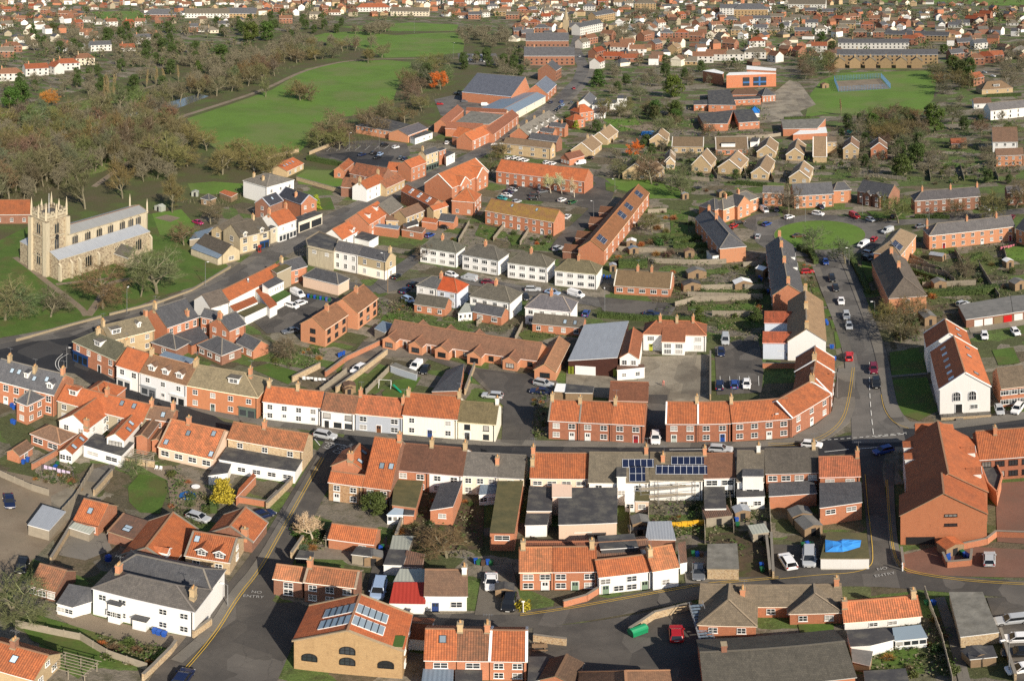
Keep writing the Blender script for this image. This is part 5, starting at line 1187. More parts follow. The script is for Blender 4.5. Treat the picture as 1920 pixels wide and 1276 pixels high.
PR('white conservatory with glazed roof behind the white slated pair',[(840,130),(960,120),(1000,50),(900,40)],2.4,'conservatory','conservatory','frame','polyroof',win=3,ww=.7,wk='p')
n7='long terrace of brown roofed bungalows with five front gables'
h=H(n7,(215,330),(1525,545),(900,290),'bungalow',name='bungalow_terrace',he=2.6,rf='brown',rt=(1.15,1.0,.95),wl='bricko',n=12,wk='cb',ww=1.2,dr=(1,3,5,7,9),dc=(.10,.04,.02))
_,L,D,d1,he,hr,_k=HOUSES[n7]
for t in(.04,.225,.405,.62,.85):
 W(h,t*L-1.9,t*L+1.9,-2.0,d1*.9,he,38,'y',rf='brown',rt=(1.2,1.0,.95),wl='bricko',name='front_gable',eL=1,wk='cb',ww=1.9)
for t in(.13,.33,.53):W(h,t*L-1.9,t*L+1.9,d1*1.1,D+2,he,38,'y',rf='brown',rt=(1.1,.95,.9),wl='bricko',name='rear_gable')
H('end wing of the brown roofed bungalow terrace with its gable towards the parked cars',(1702,640),(1822,396),(1660,455),'bungalow',he=2.6,rf='brown',rt=(1.45,1.25,1.05),wl='bricko',n=0,eL=1,wk='cb',ww=2.2)
PR('open garage with pale blue metal roof beside the bungalow terrace',[(105,262),(195,300),(270,225),(175,198)],2.6,'garage',wl='greywood',rf='bluemetal')
PR('slate lean-to barn with steep roof in the gardens below the bungalow terrace',[(610,815),(850,808),(888,575),(735,632)],2.0,'outbuilding','outbuilding','brick','slate',hs=[1.8,3.6,3.8,1.8]);PR('grey rendered garden store without roof tiles next to a white van',[(245,590),(470,665),(480,640),(290,565)],1.9,'store',wl='greyw',rf='cement')
PAN(480,320,Z4)
FL=dict(he=5.2,rf='brown',rt=(1.35,1.1,.9),wl='bricko',n=3,ch=[(.55,'o',2,.9)],eL=1,wk='cb',ww=1.5)
H('lower orange brick pair of houses with brown roof and dark windows by the tarmac yard',(522,1188),(690,1076),(492,1050),**FL);H('upper orange brick pair of houses with brown roof and dark windows beside the lawn',(766,1062),(916,952),(712,913),**FL)
PAN(1040,560,6.4)
n8='long white house with red brown hipped roof and yellow green doors'
h=H(n8,(1060,425),(1816,440),(1430,262),ba=(1062,622),rf='brown',rt=(1.5,.95,.75),wl='white',en='hh',n=4,dr=(0,2),dc=(.42,.45,.05),ch=[(.26,'o',2),(.53,'y',1,.95),(.79,'o',3)],wk='a',ww=1.6,hipk=.9)
_,L,D,d1,he,hr,_k=HOUSES[n8];W(h,L*.31,L*.67,-2.2,d1,he-.9,30,rf='brown',rt=(1.5,.95,.75),wl='white',name='front_bay',d1=d1+1.6,n=2,wk='a',ww=1.7)
H('narrow white house with gable to the yard and brown and rust roof',(1014,715),(1062,420),(925,465),he=5.2,rf='brown',rt=(1.7,1.05,.8),wl='white',n=0,eL=2,skip=())
PR('white porch block at the foot of the narrow white house',[(752,858),(1078,828),(1060,790),(760,800)],2.9,'porch',wl='white',rf='darkpan',win=2,ww=1.0)
h=PR('steel barn with wide curved grey metal roof and a white roller door',[(165,742),(750,706),(885,272),(357,316)],4,'barn',wl='brickd',wt=(.25,.2,.22),rf='metal',hs=[3.7,5.4,5.4,3.7])
P0=at((165,742),3.7);P1=at((750,706),5.4);Lb=(P1-P0).length
b=MB();b.box((Lb*.14,-.12,0),(Lb*.56,-.02,2.5),'frame');link('roller_door',b.mesh('roller_door'),h)
for x in(0,Lb*.03,Lb*.92):b=MB();b.box((x,-.13,0),(x+Lb*.08,-.03,2.2),'plastic');link('panel',b.mesh('panel'),h,col=(.22,.26,.03))
PAN(960,640,Z4)
NB=dict(rf='pan',wl='brickd',wt=(1.35,1.15,1.05),n=2,wk='s',ww=1.3,nb=2)
H('left end cottage of the three in the new red brick row, white door',(272,592),(505,604),(400,438),'cottage',ba=(272,730),dr=(1,),dc=WH,ch=[(.02,'y',1),(.98,'y',1,.93)],vg='ridgegrey',**NB);H('middle cottage of the three in the new red brick row beside the twin white doors',(505,604),(745,616),(640,447),'cottage',ba=(505,742),dr=(0,),dc=WH,**NB);H('right end cottage of the three in the new red brick row with a red door',(745,616),(985,628),(880,455),'cottage',ba=(745,755),dr=(1,),dc=RED,ch=[(.03,'y',2,.93)],vg=None,**NB)
H('red brick cottage with pale green grey door at the yard entrance',(1150,616),(1392,618),(1280,449),'cottage',ba=(1152,758),dr=(0,),dc=(.45,.5,.46),ch=[(.97,'y',1)],vg='frame',**NB);H('red brick cottage with royal blue door in the curved row',(1392,618),(1635,612),(1520,448),'cottage',ba=(1394,756),dr=(1,),dc=(.02,.07,.30),**NB)
H('red brick cottage with white door where the curved row starts to bend',(1648,609),(2088,577),(1860,436),'cottage',ba=(1650,752),dr=(2,),dc=WH,ch=[(.02,'y',2)],**dict(NB,n=4))
PAN(1440,640,Z4)
H('red brick corner house with white door and orange roof at the mouth of the avenue',(182,572),(474,396),(222,352),he=5.2,dr=(1,),dc=WH,vg='frame',**dict(NB,n=3,ww=1.2));H('lower of the two red brick houses with orange roofs going up the avenue',(478,392),(499,232),(342,225),he=5.2,ch=[(.02,'y',2)],vg='frame',**NB);H('upper of the two red brick houses with orange roofs going up the avenue',(499,230),(499,122),(349,105),he=5.2,ch=[(.02,'y',2)],vg='frame',**NB)
PAN(480,640,Z4)
WR=dict(wk='s',ww=1.15,wh=1.3,nb=2)
H('leftmost white house of the street row, long with orange pantiles',(50,450),(480,497),(280,350),ba=(50,582),rf='pan',wl='white',n=4,dr=(1,3),dc=WH,ch=[(.04,'y',1),(.55,'y',1)],**WR);H('white house with brown pantiles and black windows in the street row',(487,516),(732,545),(630,393),ba=(487,645),rf='oldpan',wl='white',n=3,dr=(0,),dc=BLK,skip=((1,1),),**dict(WR,wk='pb',ww=1.5));H('blue grey rendered cottage with a brown door in the street row',(742,540),(1092,572),(930,412),'cottage',ba=(738,670),rf='oldpan',rt=(1.6,1.15,.95),wl='greyw',n=3,dr=(1,),dc=(.18,.07,.03),ch=[(.02,'o',2),(.97,'o',2,.8)],skip=((1,1),),**dict(WR,ww=1.4))
H('cream house with wide orange roof and a dark blue door in the street row',(1096,550),(1503,585),(1320,395),ba=(1096,702),rf='pan',wl='cream',wt=(1.15,1.2,1.25),n=3,dr=(1,),dc=BLU,ch=[(.03,'y',1,.9),(.99,'y',3)],skip=((1,1),),**WR);H('end cottage of the street row with moss brown roof and tall white gable',(1508,600),(1790,622),(1660,452),'cottage',ba=(1520,735),rf='grey',rt=(1.0,.88,.55),wl='cream',wt=(1.12,1.18,1.25),n=2,dr=(0,),dc=BLK,ch=[(.98,'w',1)],**dict(WR,wk='pb'))
H('orange tiled house with chimney gable on the corner of the side road',(826,972),(906,857),(752,792),he=5.0,rf='redtile',rt=(1.05,1.1,1.15),wl='brick',n=0,sk=[(.25,.5),(.75,.6)],ch=[(.02,'o',2,.9)],eL=0);H('steep orange pantiled house behind the corner house with two roof lights',(800,1086),(1002,1112),(940,716),ba=(802,1215),rf='pan',rt=(.9,.88,.85),wl='brickd',n=2,sk=[(.5,.45),(.85,.46)],pt=44,ch=[(.99,'o',1)]);H('low stone cottage with orange pantiles below the chimney gable',(540,1052),(786,1086),(690,984),'cottage',ba=(548,1190),rf='pan',wl='cobble',wt=(.75,.62,.55),n=2,dr=(0,),dc=WH)
PAN(640,820,5.318)
H('dark brown roofed house with red brick back wall in the street row',(526,323),(872,354),(740,65),he=5.0,rf='brown',rt=(.75,.6,.6),wl='brick',n=2,ww=1.3,ch=[(.98,'y',3,1)]);H('dark brown roofed house with white back wall in the street row',(873,354),(1203,384),(1080,92),he=5.0,rf='brown',rt=(.75,.58,.56),wl='white',n=2,ww=1.2,ch=[(.98,'y',2)]);H('grey slated house with cream and white back wall in the street row',(1206,380),(1560,396),(1400,152),he=4.8,rf='grey',rt=(.85,.85,.9),wl='cream',n=3,ch=[(.99,'o',1,.6)]);H('patchy grey roofed house wedged beside the long moss roofed wing',(1562,398),(1812,412),(1690,168),he=4.8,rf='grey',rt=(.8,.8,.82),wl='cream',n=1)
PR('long rear wing with flat moss covered roof and an orange brick end',[(1482,948),(1726,952),(1812,440),(1562,440)],4.3,'wing','rear_wing','brick','mossfelt',win=1,ww=2.2,edge='trim');PR('flat mossy roofed back kitchen of the brick backed house',[(508,672),(742,702),(812,440),(532,426)],3.0,'extension','extension','brick','mossfelt',edge='stonedark');PR('little white conservatory beside the round evergreen',[(458,772),(615,775),(625,705),(545,695)],2.3,'conservatory','conservatory','frame','skyglass',win=3,ww=.7,wk='p')
PR('red brick store with black roof joined to the little white conservatory',[(620,775),(718,778),(730,712),(630,705)],2.3,'store',wl='brick',rf='felt');PR('brick rear wing with dark slate roof beside the white back wall',[(888,725),(1112,690),(1206,436),(985,472)],4.0,'wing','rear_wing','brick','slate',hs=[3.4,4.6,4.6,3.4],win=1);PR('grey glazed lean-to on the cream and white back wall',[(1375,575),(1540,560),(1550,455),(1395,465)],2.6,'lean-to','lean_to','white','bluemetal',win=2)
PAN(960,640,Z4)
H('bright orange pantiled house with peach back wall in the street row',(136,1022),(570,1028),(350,832),he=5.0,rf='pan',wl='pink',wt=(1.15,1.2,1.2),n=4,ww=1.5,wh=1.0,ch=[(.02,'o',2),(.0,'y',1,.55)]);h=H('grey concrete tiled house with two blue solar arrays and a tall white stair tower',(574,1056),(1020,1058),(800,828),he=5.0,rf='grey',rt=(.95,.88,.75),wl='white',n=3,so=[(.56,.50,5.2,1.7),(.68,.04,2.6,3.3)],ch=[(.99,'o',2)])
_,L,D,d1,he,hr,_k=HOUSES['grey concrete tiled house with two blue solar arrays and a tall white stair tower'];W(h,L*.475,L*.62,-.6,d1*.6,he+1.9,0,rf='felt',wl='white',name='stair_tower',n=1)
h=H('grey tiled house with long solar array, big chimney and scaffolded back wall',(1029,1038),(1426,1041),(1230,830),he=5.0,rf='grey',rt=(.85,.78,.65),wl='white',n=4,wh=.8,so=[(.40,.56,5.4,1.7),(.11,.22,8.4,1.9)],ch=[(.24,'o',6,.72)])
H('purple brown tiled house with white back wall and one wide window',(1436,1024),(1670,1018),(1550,834),he=5.0,rf='brown',rt=(.85,.68,.62),wl='white',n=2,ww=1.9,ch=[(.05,'o',2)])
PAN(1140,840,5.317)
h=H('grey roofed white house with a slate hung box dormer at the end of the row',(1286,336),(1552,338),(1400,24),he=5.0,rf='grey',rt=(.9,.85,.78),wl='white',n=0,ch=[(.8,'w',2)]);_,L,D,d1,he,hr,_k=HOUSES['grey roofed white house with a slate hung box dormer at the end of the row']
W(h,L*.22,L-.1,-.3,d1*.62,he+1.5,0,rf='slate',wl='white',name='box_dormer',n=1,ww=2.2)
PR('flat roofed white kitchen with french doors at the end of the row',[(1286,492),(1560,482),(1546,350),(1282,364)],3.0,'extension','extension','white','felt',win=2);PR('flat roofed white back extension beside the satellite dish yard',[(967,606),(1177,602),(1160,392),(957,392)],2.7,'extension','extension','white','felt',edge='frame')
PR('small flat roofed back room with pink brick and a wide window',[(272,530),(404,532),(404,432),(276,432)],2.7,'extension','extension','pink','mossfelt',win=1);PR('white porch with glass doors beside the pink back room',[(170,528),(270,530),(272,440),(172,440)],2.6,'porch',wl='white',rf='frame',win=1)
PAN();PR('black roofed white back wing beside the scaffolding yard gate',[(985,985),(1025,984),(1030,962),(988,962)],2.8,'extension','extension','white','felt');PR('black felt roofed wing behind the peach back wall',[(988,958),(1034,958),(1036,915),(993,912)],3.4,'wing','rear_wing','pink','felt');PR('peach rendered tower behind the bright orange house',[(1036,932),(1071,932),(1071,910),(1036,908)],4.4,'wing','rear_wing','pink','pink')
PR('large flat roofed rear wing with black membrane and peach walls',[(1048,984),(1156,980),(1157,915),(1048,915)],4.2,'wing','rear_wing','pink','felt',edge='frame')
PAN(1440,640,Z4)
H('brick backed house with grey slate roof near the side lane',(-15,990),(384,979),(190,797),he=5.0,rf='grey',rt=(.62,.6,.6),wl='brick',n=4,ww=1.5,ch=[(.93,'y',2)]);PR('slate roofed brick kitchen with two roof lights near the side lane',[(12,1160),(362,1136),(336,1042),(14,1062)],3.0,'extension','extension','brick','slate')
H('narrow brick house with an orange upper roof at the corner of the side lane',(388,1016),(690,1008),(520,858),he=5.2,rf='oldpan',rt=(1.4,1.0,.9),wl='brick',n=2,ww=1.5,ch=[(.98,'o',3)]);PR('long brick rear wing with blue slate roof beside the side lane',[(390,1246),(700,1202),(692,1052),(388,1062)],4.2,'wing','rear_wing','brick','slate',win=2,ww=1.6)
PAN(1640,780,4.4)
BB='huge red brick block of flats with tall orange gable beside the lane'
h=H(BB,(938,802),(905,640),(566,590),'flats',he=7.0,rf='redtile',wl='bricko',wt=(.8,.68,.62),n=0,rt=(.9,.88,.9));_,L,D,d1,he,hr,_k=HOUSES[BB]
for z in(4.4,6.6):add_window(h,(.03,D*.42,z),-math.pi/2,1.9,.6,'cb')
b=MB();b.box((-.02,D*.60,.1),(.04,D*.92,1.9),'trim');link('garage_opening',b.mesh('garage_opening'),h)
h=H('taller rear half of the huge brick flats with dormers and stepped orange roof',(942,622),(815,190),(590,375),'flats',he=7.2,rf='redtile',wl='brick',n=0,dm=[(.25,.12,'g',2.0),(.65,.12,'g',2.0)]);_,L,D,d1,he,hr,_k=HOUSES['taller rear half of the huge brick flats with dormers and stepped orange roof']
for t in(.55,.78):W(h,t*L,t*L+2.2,D-1.6,D-.1,he+1.2,0,rf='pan',wl='frame',name='dormer')
W(h,L*.9,L+6,D*.25,D*.8,he+.2,37,'y',rf='redtile',wl='brick',name='top_gable',en='hg')
h=H('long brick wing with orange pantiles running right from the huge brick flats',(868,362),(1420,318),(1000,112),'flats',he=5.4,rf='pan',wl='brickd',wt=(1.3,1.1,1),n=5,ww=1.6,ch=[(.28,'o',1,.9)],wk='cb');PR('brick walled roof terrace in the angle of the huge brick flats',[(935,560),(1010,640),(1045,500),(1000,400),(885,430)],3.2,'terrace','roof_terrace','brick','felt',par=.8)
PAN(1680,580,5.8)
BN='tall white converted chapel with orange roof and arched gable windows'
h=H(BN,(1037,838),(886,432),(712,556),'house',ba=(1047,1132),rf='redtile',rt=(1.12,1.12,1.1),wl='white',n=4,sk=[(t,-.5,.9,1.3,'frame')for t in(.07,.22,.38,.54,.70,.86)]+[(.16,.5),(.6,.55),(.84,.5)],vg='frame');_,L,D,d1,he,hr,_k=HOUSES[BN]
for t in(.36,.66):arch_window(h,(.02,D*t,4.0),-math.pi/2,1.5,2.4,'frame')
add_door(h,(.02,D*.62,.9),-math.pi/2,BLK,1.3,2.2);add_window(h,(.02,D*.33,1.7),-math.pi/2,1.5,1.1,'s')
b=MB();b.box((-1.6,.3,-.2),(-.02,D-.3,.7),'cobble','m_pave');b.box((-2.3,D*.56,-.2),(-1.6,D*.70,.35),'m_pave');link('entrance_terrace',b.mesh('entrance_terrace'),h)
for a,c in((.05,.5),(.75,.95)):
 b=MB();[b.beam((-1.55,D*x,.68),(-1.55,D*x,1.6),.05,.05,'trim')for x in(a,(a+c)/2,c)];[b.beam((-1.55,D*a,z),(-1.55,D*c,z),.05,.05,'trim')for z in(1.1,1.6)];link('railing',b.mesh('railing'),h)
H('lower rear half of the white converted chapel with plain orange roof',(826,402),(771,240),(582,268),'house',he=6.8,rf='redtile',rt=(1.08,1.05,1),wl='white',n=2,sk=[(.3,.5),(.7,.5)],vg='frame')
H('brick house with grey brown roof beside the white converted chapel',(1150,862),(1430,830),(1250,622),he=5.2,rf='grey',rt=(.95,.8,.65),wl='brick',n=3,ww=2.2,wk='c')
PAN(960,640,Z4);H('low brown tiled store behind the right end of the new brick row',(728,440),(1012,448),(880,302),'store',he=2.7,rf='brown',rt=(1.1,.75,.65),wl='brickd',n=0);PR('dark flat roofed shelter in the yard behind the new brick row',[(400,385),(600,388),(610,340),(410,320)],2.3,'shelter',wl='wood',rf='felt');PR('white roofed lean-to in the yard behind the new brick row',[(318,372),(398,378),(408,322),(335,318)],2.2,'lean-to','lean_to','wood','frame')
PAN(1420,440,4.906)
h=H('long grey slate terrace running up to the roundabout with orange chimneys',(436,548),(331,95),(255,290),'terrace',name='terraced_houses',he=5.2,rf='slate',rt=(1.25,1.2,1.15),wl='brick',n=6,ch=[(.02,'o',4),(.42,'o',4),(.75,'o',4),(.99,'o',4)],dm=[(.45,.15,'g',1.8),(.66,.15,'g',1.8)],nb=6)
h=H('old terrace with tan roof, one pink stripe and a bare white gable on the avenue',(639,976),(606,610),(450,720),'terrace',name='terraced_houses',he=5.6,rf='tan',rt=(1.2,1.1,1),wl='white',n=4,ch=[(.02,'y',5),(.5,'y',5),(.98,'y',5)],nb=2);_,L,D,d1,he,hr,_k=HOUSES['old terrace with tan roof, one pink stripe and a bare white gable on the avenue']
for a,c in((.02,.26),(.50,.76)):W(h,a*L,c*L,D-1,D+5.5,4.8,30,'y',rf='oldpan',rt=(1.4,.8,.7),wl='greyw',wt=(1.5,1.5,1.5),name='rear_wing',eR=1)
PR('low white outhouse with small windows behind the bare white gable',[(105,1065),(310,1070),(312,1000),(110,985)],2.4,'outbuilding','outbuilding','white','felt',win=3,ww=.7)
# ==== CHURCH
PAN(0,320,Z4)
ch=H('medieval stone church with tall pinnacled tower and lead roofs in its churchyard',(512,478),(1108,303),(760,335),'church',he=12.0,pt=18,rf='lead',rt=(.8,.76,.68),wl='ashlar',n=0,vg='ashlar',fa='ashlar')
_,L,D,d1,he,hr,_k=HOUSES['medieval stone church with tall pinnacled tower and lead roofs in its churchyard']
def lancets(par,p,rz,w,h,n=3):
 f,g=MB(),MB();q=w/n
 for i in range(n):
  x0=-w/2+i*q+.07;x1=x0+q-.14;xm=(x0+x1)/2
  g.face([(x0,-.02,0),(x1,-.02,0),(x1,-.02,h*.72),(xm,-.02,h*.92),(x0,-.02,h*.72)],'glass')
 for i in range(n+1):f.beam((-w/2+i*q,-.05,-.1),(-w/2+i*q,-.05,h*.75),.14,.14,'ashlar',(0,1,0))
 f.beam((-w/2,-.05,h*.75),(0,-.05,h*1.05),.18,.16,'ashlar',(0,1,0));f.beam((w/2,-.05,h*.75),(0,-.05,h*1.05),.18,.16,'ashlar',(0,1,0));f.beam((-w/2-.1,-.06,-.1),(w/2+.1,-.06,-.1),.2,.16,'ashlar',(0,1,0))
 o=link('window',g.mesh('window'),par,p,rz);link('frame',f.mesh('frame'),o);return o
for t in(.08,.23,.37,.51,.66,.77,.87):lancets(ch,(L*t,.2,he-3.5),0,2.3,3.0)
lancets(ch,(L+.0,D*.5,he-6.5),math.pi/2,4.5,7.5,5)
ai=PR('',[(442,670),(1122,457),(1032,402),(372,605)],7,name='aisle',wl='church',rf='lead',parent=ch,hs=[6.9,6.9,8.4,8.4],edge='ashlar')
La=(at((1122,457),6.9)-at((442,670),6.9)).length
for t in(.30,.62,.86):lancets(ai,(La*t,-.03,2.0),0,2.6,4.2)
b=MB();b.box((-.35,-.9,-.3),(.35,.0,5.2),'ashlar');b.face([(-.35,-.9,5.2),(.35,-.9,5.2),(.35,0,6),(-.35,0,6)],'ashlar');bm=b.mesh('buttress')
for t in(.0,.115,.20,.40,.69,.995):link('buttress',bm,ai,(La*t,0,0))
W(ch,L*.40,L*.58,-11.5,-5.0,3.6,40,'y',rf='grey',wl='church',name='porch',vg='ashlar')
tw=PR('',[(236,318),(345,362),(498,314),(385,276)],19,name='tower',wl='church',rf='felt',parent=ch,edge='ashlar')
TP_=[at(p,19)for p in[(236,318),(345,362),(498,314),(385,276)]]
inv=ch.matrix_basis.inverted();TL=[inv@Vector((p.x,p.y,0))for p in TP_]
pn={}
for hh in(4.8,3.4):c=MB();c.tube([(0,0,18.5),(0,0,19.6+hh*.45),(0,0,19.8+hh*.5),(0,0,19.6+hh)],[.46,.38,.34,.03],'ashlar',4);pn[hh]=c.mesh('pinnacle')
for i in range(4):
 p,q=TL[i],TL[(i+1)%4];n=(q-p);l=n.length;n.normalize();rzl=math.atan2(n.y,n.x)
 b=MB();b.beam((0,0,19.6),(l,0,19.6),.4,1.2,'ashlar');k=int(l/1.5)
 for j in range(k):b.beam((l*(j+.2)/k,0,20.3),(l*(j+.75)/k,0,20.3),.4,1.1,'ashlar')
 link('parapet',b.mesh('parapet'),ch,p,rzl)
 for z in(6,12.5,18.4):b=MB();b.beam((0,0,z),(l,0,z),.5,.35,'ashlar');link('string_course',b.mesh('string_course'),ch,p,rzl)
 link('pinnacle',pn[4.8],ch,p);link('pinnacle',pn[3.4],ch,p+n*l/2)
 c=MB();c.box((-.75,-.75,-.2),(.75,.75,18),'ashlar');link('corner_buttress',c.mesh('corner_buttress'),ch,p,rzl)
 mid=(p+q)/2;o_=Vector((n.y,-n.x,0))*.05
 for z,hh in((13.4,3.8),(3.2 if i==0 else 8.2,4.2)):lancets(ch,tuple(mid+o_+Vector((0,0,z))),rzl,1.9,hh,2)
 if i==1:d_=MB();d_.tube([o_*2+Vector((0,0,12.2)),o_*6+Vector((0,0,12.2))],[.8,.8],'trim',16);link('clock_face',d_.mesh('clock_face'),ch,mid)
PR('',[(150,530),(222,570),(300,520),(220,495)],7,name='west_chapel',wl='church',rf='lead',parent=ch,edge='ashlar')
b=MB();b.tube([(0,0,hr-2),(0,0,hr+1.5),(0,0,hr+3.2)],[.4,.3,.03],'ashlar',4);bm=b.mesh('pinnacle');[link('pinnacle',bm,ch,(L-.2,y,0))for y in(.3,D-.3)]
b=MB();m=sum(TL,Vector())/4;b.tube([m+Vector((0,0,19)),m+Vector((0,0,25.5))],[.1,.05],'frame',6);link('flagpole',b.mesh('flagpole'),ch)
# ==== BUILDINGS BEYOND THE MAIN STREET
PAN(340,280,5.8)
po='yellow stone post office with gabled dormers and steep grey roof by the red phone box'
h=H(po,(642,962),(966,880),(722,770),'post office',ba=(642,1145),rf='grey',rt=(.8,.75,.68),wl='ashlar',wt=(1.05,1.0,.9),n=3,eL=1,dm=[(.16,.02),(.72,.02)],dw='ashlar',ch=[(.72,'y',2)],ww=1.6,wh=1.7)
_,L,*_r=HOUSES[po];SHOP(h,L,L*.66,L*.96,.22,2.7,'blue')
H('stone hall with steep grey roof behind the post office',(470,905),(700,775),(525,762),'hall',he=4.6,rf='grey',rt=(.75,.7,.62),wl='ashlar',wt=(.8,.72,.6),n=1,eL=1)
H('low yellow stone wing at the churchyard end of the post office',(160,1022),(445,1147),(382,968),'annexe',he=3.4,rf='grey',rt=(.62,.58,.55),wl='ashlar',wt=(1,.95,.85),n=0,eR=1,ww=2.0)
PR('slate lean-to along the low yellow stone wing',[(105,1080),(395,1190),(440,1150),(165,1025)],2.4,'lean-to','lean_to','ashlar','bluemetal',hs=[2.3,2.3,3.3,3.3],edge='trim')
PR('blue grey flat roofed sheds beside the magenta car',[(90,985),(250,960),(345,850),(150,905)],2.4,'shed',wl='greywood',rf='bluemetal')
gh='white Georgian house with a shallow hipped roof around a flat lead top'
H(gh,(668,338),(925,412),(925,262),ba=(700,520),pt=22,D=15,rf='grey',rt=(1.2,1.2,1.2),wl='white',en='hh',n=0,eR=3,ch=[(.2,'y',2,.5),(.62,'y',2,.45)],hipk=.75)
H('brick house with dark slate roof and left facing gable beside the white Georgian house',(962,616),(1112,556),(955,495),he=5.6,rf='slate',rt=(.6,.62,.7),wl='brickd',n=0,eL=1,vg='frame',sk=[(.5,.6)])
H('orange brick house with arched gable window and dark slate roof beside the shops',(1045,505),(1300,597),(1222,436),he=6.0,rf='slate',rt=(.55,.58,.68),wl='brick',n=0,eR=2,ch=[(.62,'o',2,.5)],vg='frame')
h=PR('flat roofed double shop with black windows and cream surround',[(1275,797),(1532,702),(1450,666),(1230,745)],4.0,'shop',wl='cream',rf='felt',edge='cream')
Lq=(at((1532,702),4)-at((1275,797),4)).length;b=MB();[b.box((Lq*a,-.1,.3),(Lq*c,-.02,2.9),'glass')for a,c in((.04,.46),(.54,.96))];link('shop_window',b.mesh('shop_window'),h)
h=H('white shop with orange roof next to the post office',(1062,832),(1257,762),(1068,655),'shop',he=6.2,rf='redtile',wl='white',n=2,ww=.9,skip=((0,0),(0,1)),ch=[(.03,'o',3),(.95,'o',2)]);_,L,*_r=HOUSES['white shop with orange roof next to the post office'];SHOP(h,L,.2,L-.2,.22,2.9,'white')
PR('slim yellow stone building between the post office and the white shop',[(968,868),(1052,836),(1012,815),(962,832)],5.6,'shop',wl='ashlar',rf='felt',win=1)
h=H('orange roofed garden pavilion with a row of four roof lights',(1155,238),(1335,152),(1180,100),'pavilion',he=2.7,pt=22,rf='redtile',wl='buff',n=3,ww=1.6,sk=[(t,.6,.8,1.4)for t in(.2,.36,.54,.72)])
H('dark hipped roof garden building on the lawn behind the post office',(208,530),(300,552),(280,478),'outbuilding',he=2.6,rf='slate',wl='wood',en='hh',n=1);PR('long red roofed shed on the lawn behind the post office',[(415,470),(540,520),(610,480),(470,442)],2.2,'shed',wl='wood',rf='redtile')
PAN();H('low brick house with orange roof among the trees at the left edge',(-60,402),(57,402),(20,374),he=3.6,rf='redtile',rt=(.75,.8,.8),wl='brickd',n=5)
PAN(620,200,5.053)
RT=dict(rf='redtile',rt=(1.05,1.08,1.05),wl='brick')
cr='large brick block with orange roof and three white edged front gables'
h=H(cr,(1152,772),(1500,612),(1172,570),'flats',he=5.8,n=5,vg='frame',**RT);_,L,D,d1,he,hr,_k=HOUSES[cr]
for a,c in((.16,.42),(.60,.92)):W(h,a*L,c*L,-.9,d1,he,38,'y',name='front_gable',vg='frame',eL=2,**RT)
H('square brick block with pyramid orange roof beside the large gabled block',(1145,889),(1362,906),(1300,764),'flats',he=5.4,en='hh',n=2,eR=3,hipk=.9,skip=((1,0),(1,1)),**RT)
H('white house with orange roof and two chimneys facing the high street',(346,783),(525,702),(385,660),ba=(346,905),rf='redtile',wl='white',n=3,ww=.9,ch=[(.02,'y',2),(.97,'y',2)])
H('row of low buff cottages with brown pantiles next to the white high street house',(530,772),(706,690),(590,652),'cottage',he=3.6,rf='oldpan',rt=(1.1,.95,.9),wl='buff',n=5)
H('old brick outbuilding with rusty brown roof behind the white high street house',(96,760),(262,775),(185,672),'outbuilding',he=4,rf='oldpan',wl='brickd',n=0);H('long old coach house with brown pantiles and a white cupola',(178,632),(480,690),(350,550),'outbuilding',he=4.0,rf='oldpan',rt=(1.15,.95,.9),wl='brickd',n=3);H('stable with orange pantiled gable and an arched door',(132,605),(222,530),(140,512),'outbuilding',he=3.6,rf='pan',wl='brick',n=0,eL=1)
H('small house with bright orange roof behind the car park',(530,602),(660,612),(575,522),he=3.6,rf='redtile',wl='brick',n=2)
H('tall brick house with orange and brown roof on the high street',(766,583),(910,528),(766,487),he=6.0,rf='redtile',wl='brick',n=3,ww=1.0)
h=H('tall buff shop with slate roof and green shopfronts on the high street',(906,457),(1026,416),(905,402),'shop',he=7.6,fl=3,rf='slate',wl='buff',wt=(1.25,1.3,1.4),n=3,ww=1.0,ch=[(.03,'y',3)]);_,L,*_r=HOUSES['tall buff shop with slate roof and green shopfronts on the high street'];SHOP(h,L,.1,L-.1,.22,2.7,'green')
PR('narrow red brick shop between the tall buff shop and a flat white one',[(1026,425),(1092,400),(1060,385),(1000,405)],6.4,'shop',wl='brick',rf='felt',win=2,ww=1.0);PR('flat roofed white corner shop at the end of the high street row',[(1095,478),(1176,438),(1120,420),(1060,430)],4.2,'shop',wl='white',rf='felt',win=2)
H('orange roofed library with white windows at the road junction',(1345,326),(1530,242),(1372,206),'library',he=4.6,n=4,wk='a',ww=1.4,**RT);H('octagonal white entrance with red cone roof on the library',(1205,312),(1340,320),(1275,255),'library','library_entrance',he=4.4,rf='redtile',rt=(1,.85,.8),wl='white',en='hh',n=3,ww=1.2);H('left wing of the library with plain orange roof',(1148,278),(1290,305),(1215,186),'library','library_wing',he=4.4,n=0,**RT)
PR('flat black roofed surgery in orange brick beside the car park',[(240,178),(576,236),(762,172),(442,96)],4.0,'clinic',wl='bricko',rf='felt',win=8,ww=1.2);H('slate roofed end of the orange brick surgery with long white window band',(736,272),(925,202),(752,176),'clinic',he=3.8,pt=22,rf='slate',rt=(1.2,1.1,1.1),wl='bricko',n=4,ww=2);PR('white porch block with dark flat roof on the surgery',[(800,302),(965,246),(900,226),(750,285)],3.0,'porch',wl='white',rf='felt',win=3)
BR=dict(rf='brown',rt=(1.35,.9,.8),wl='brick')
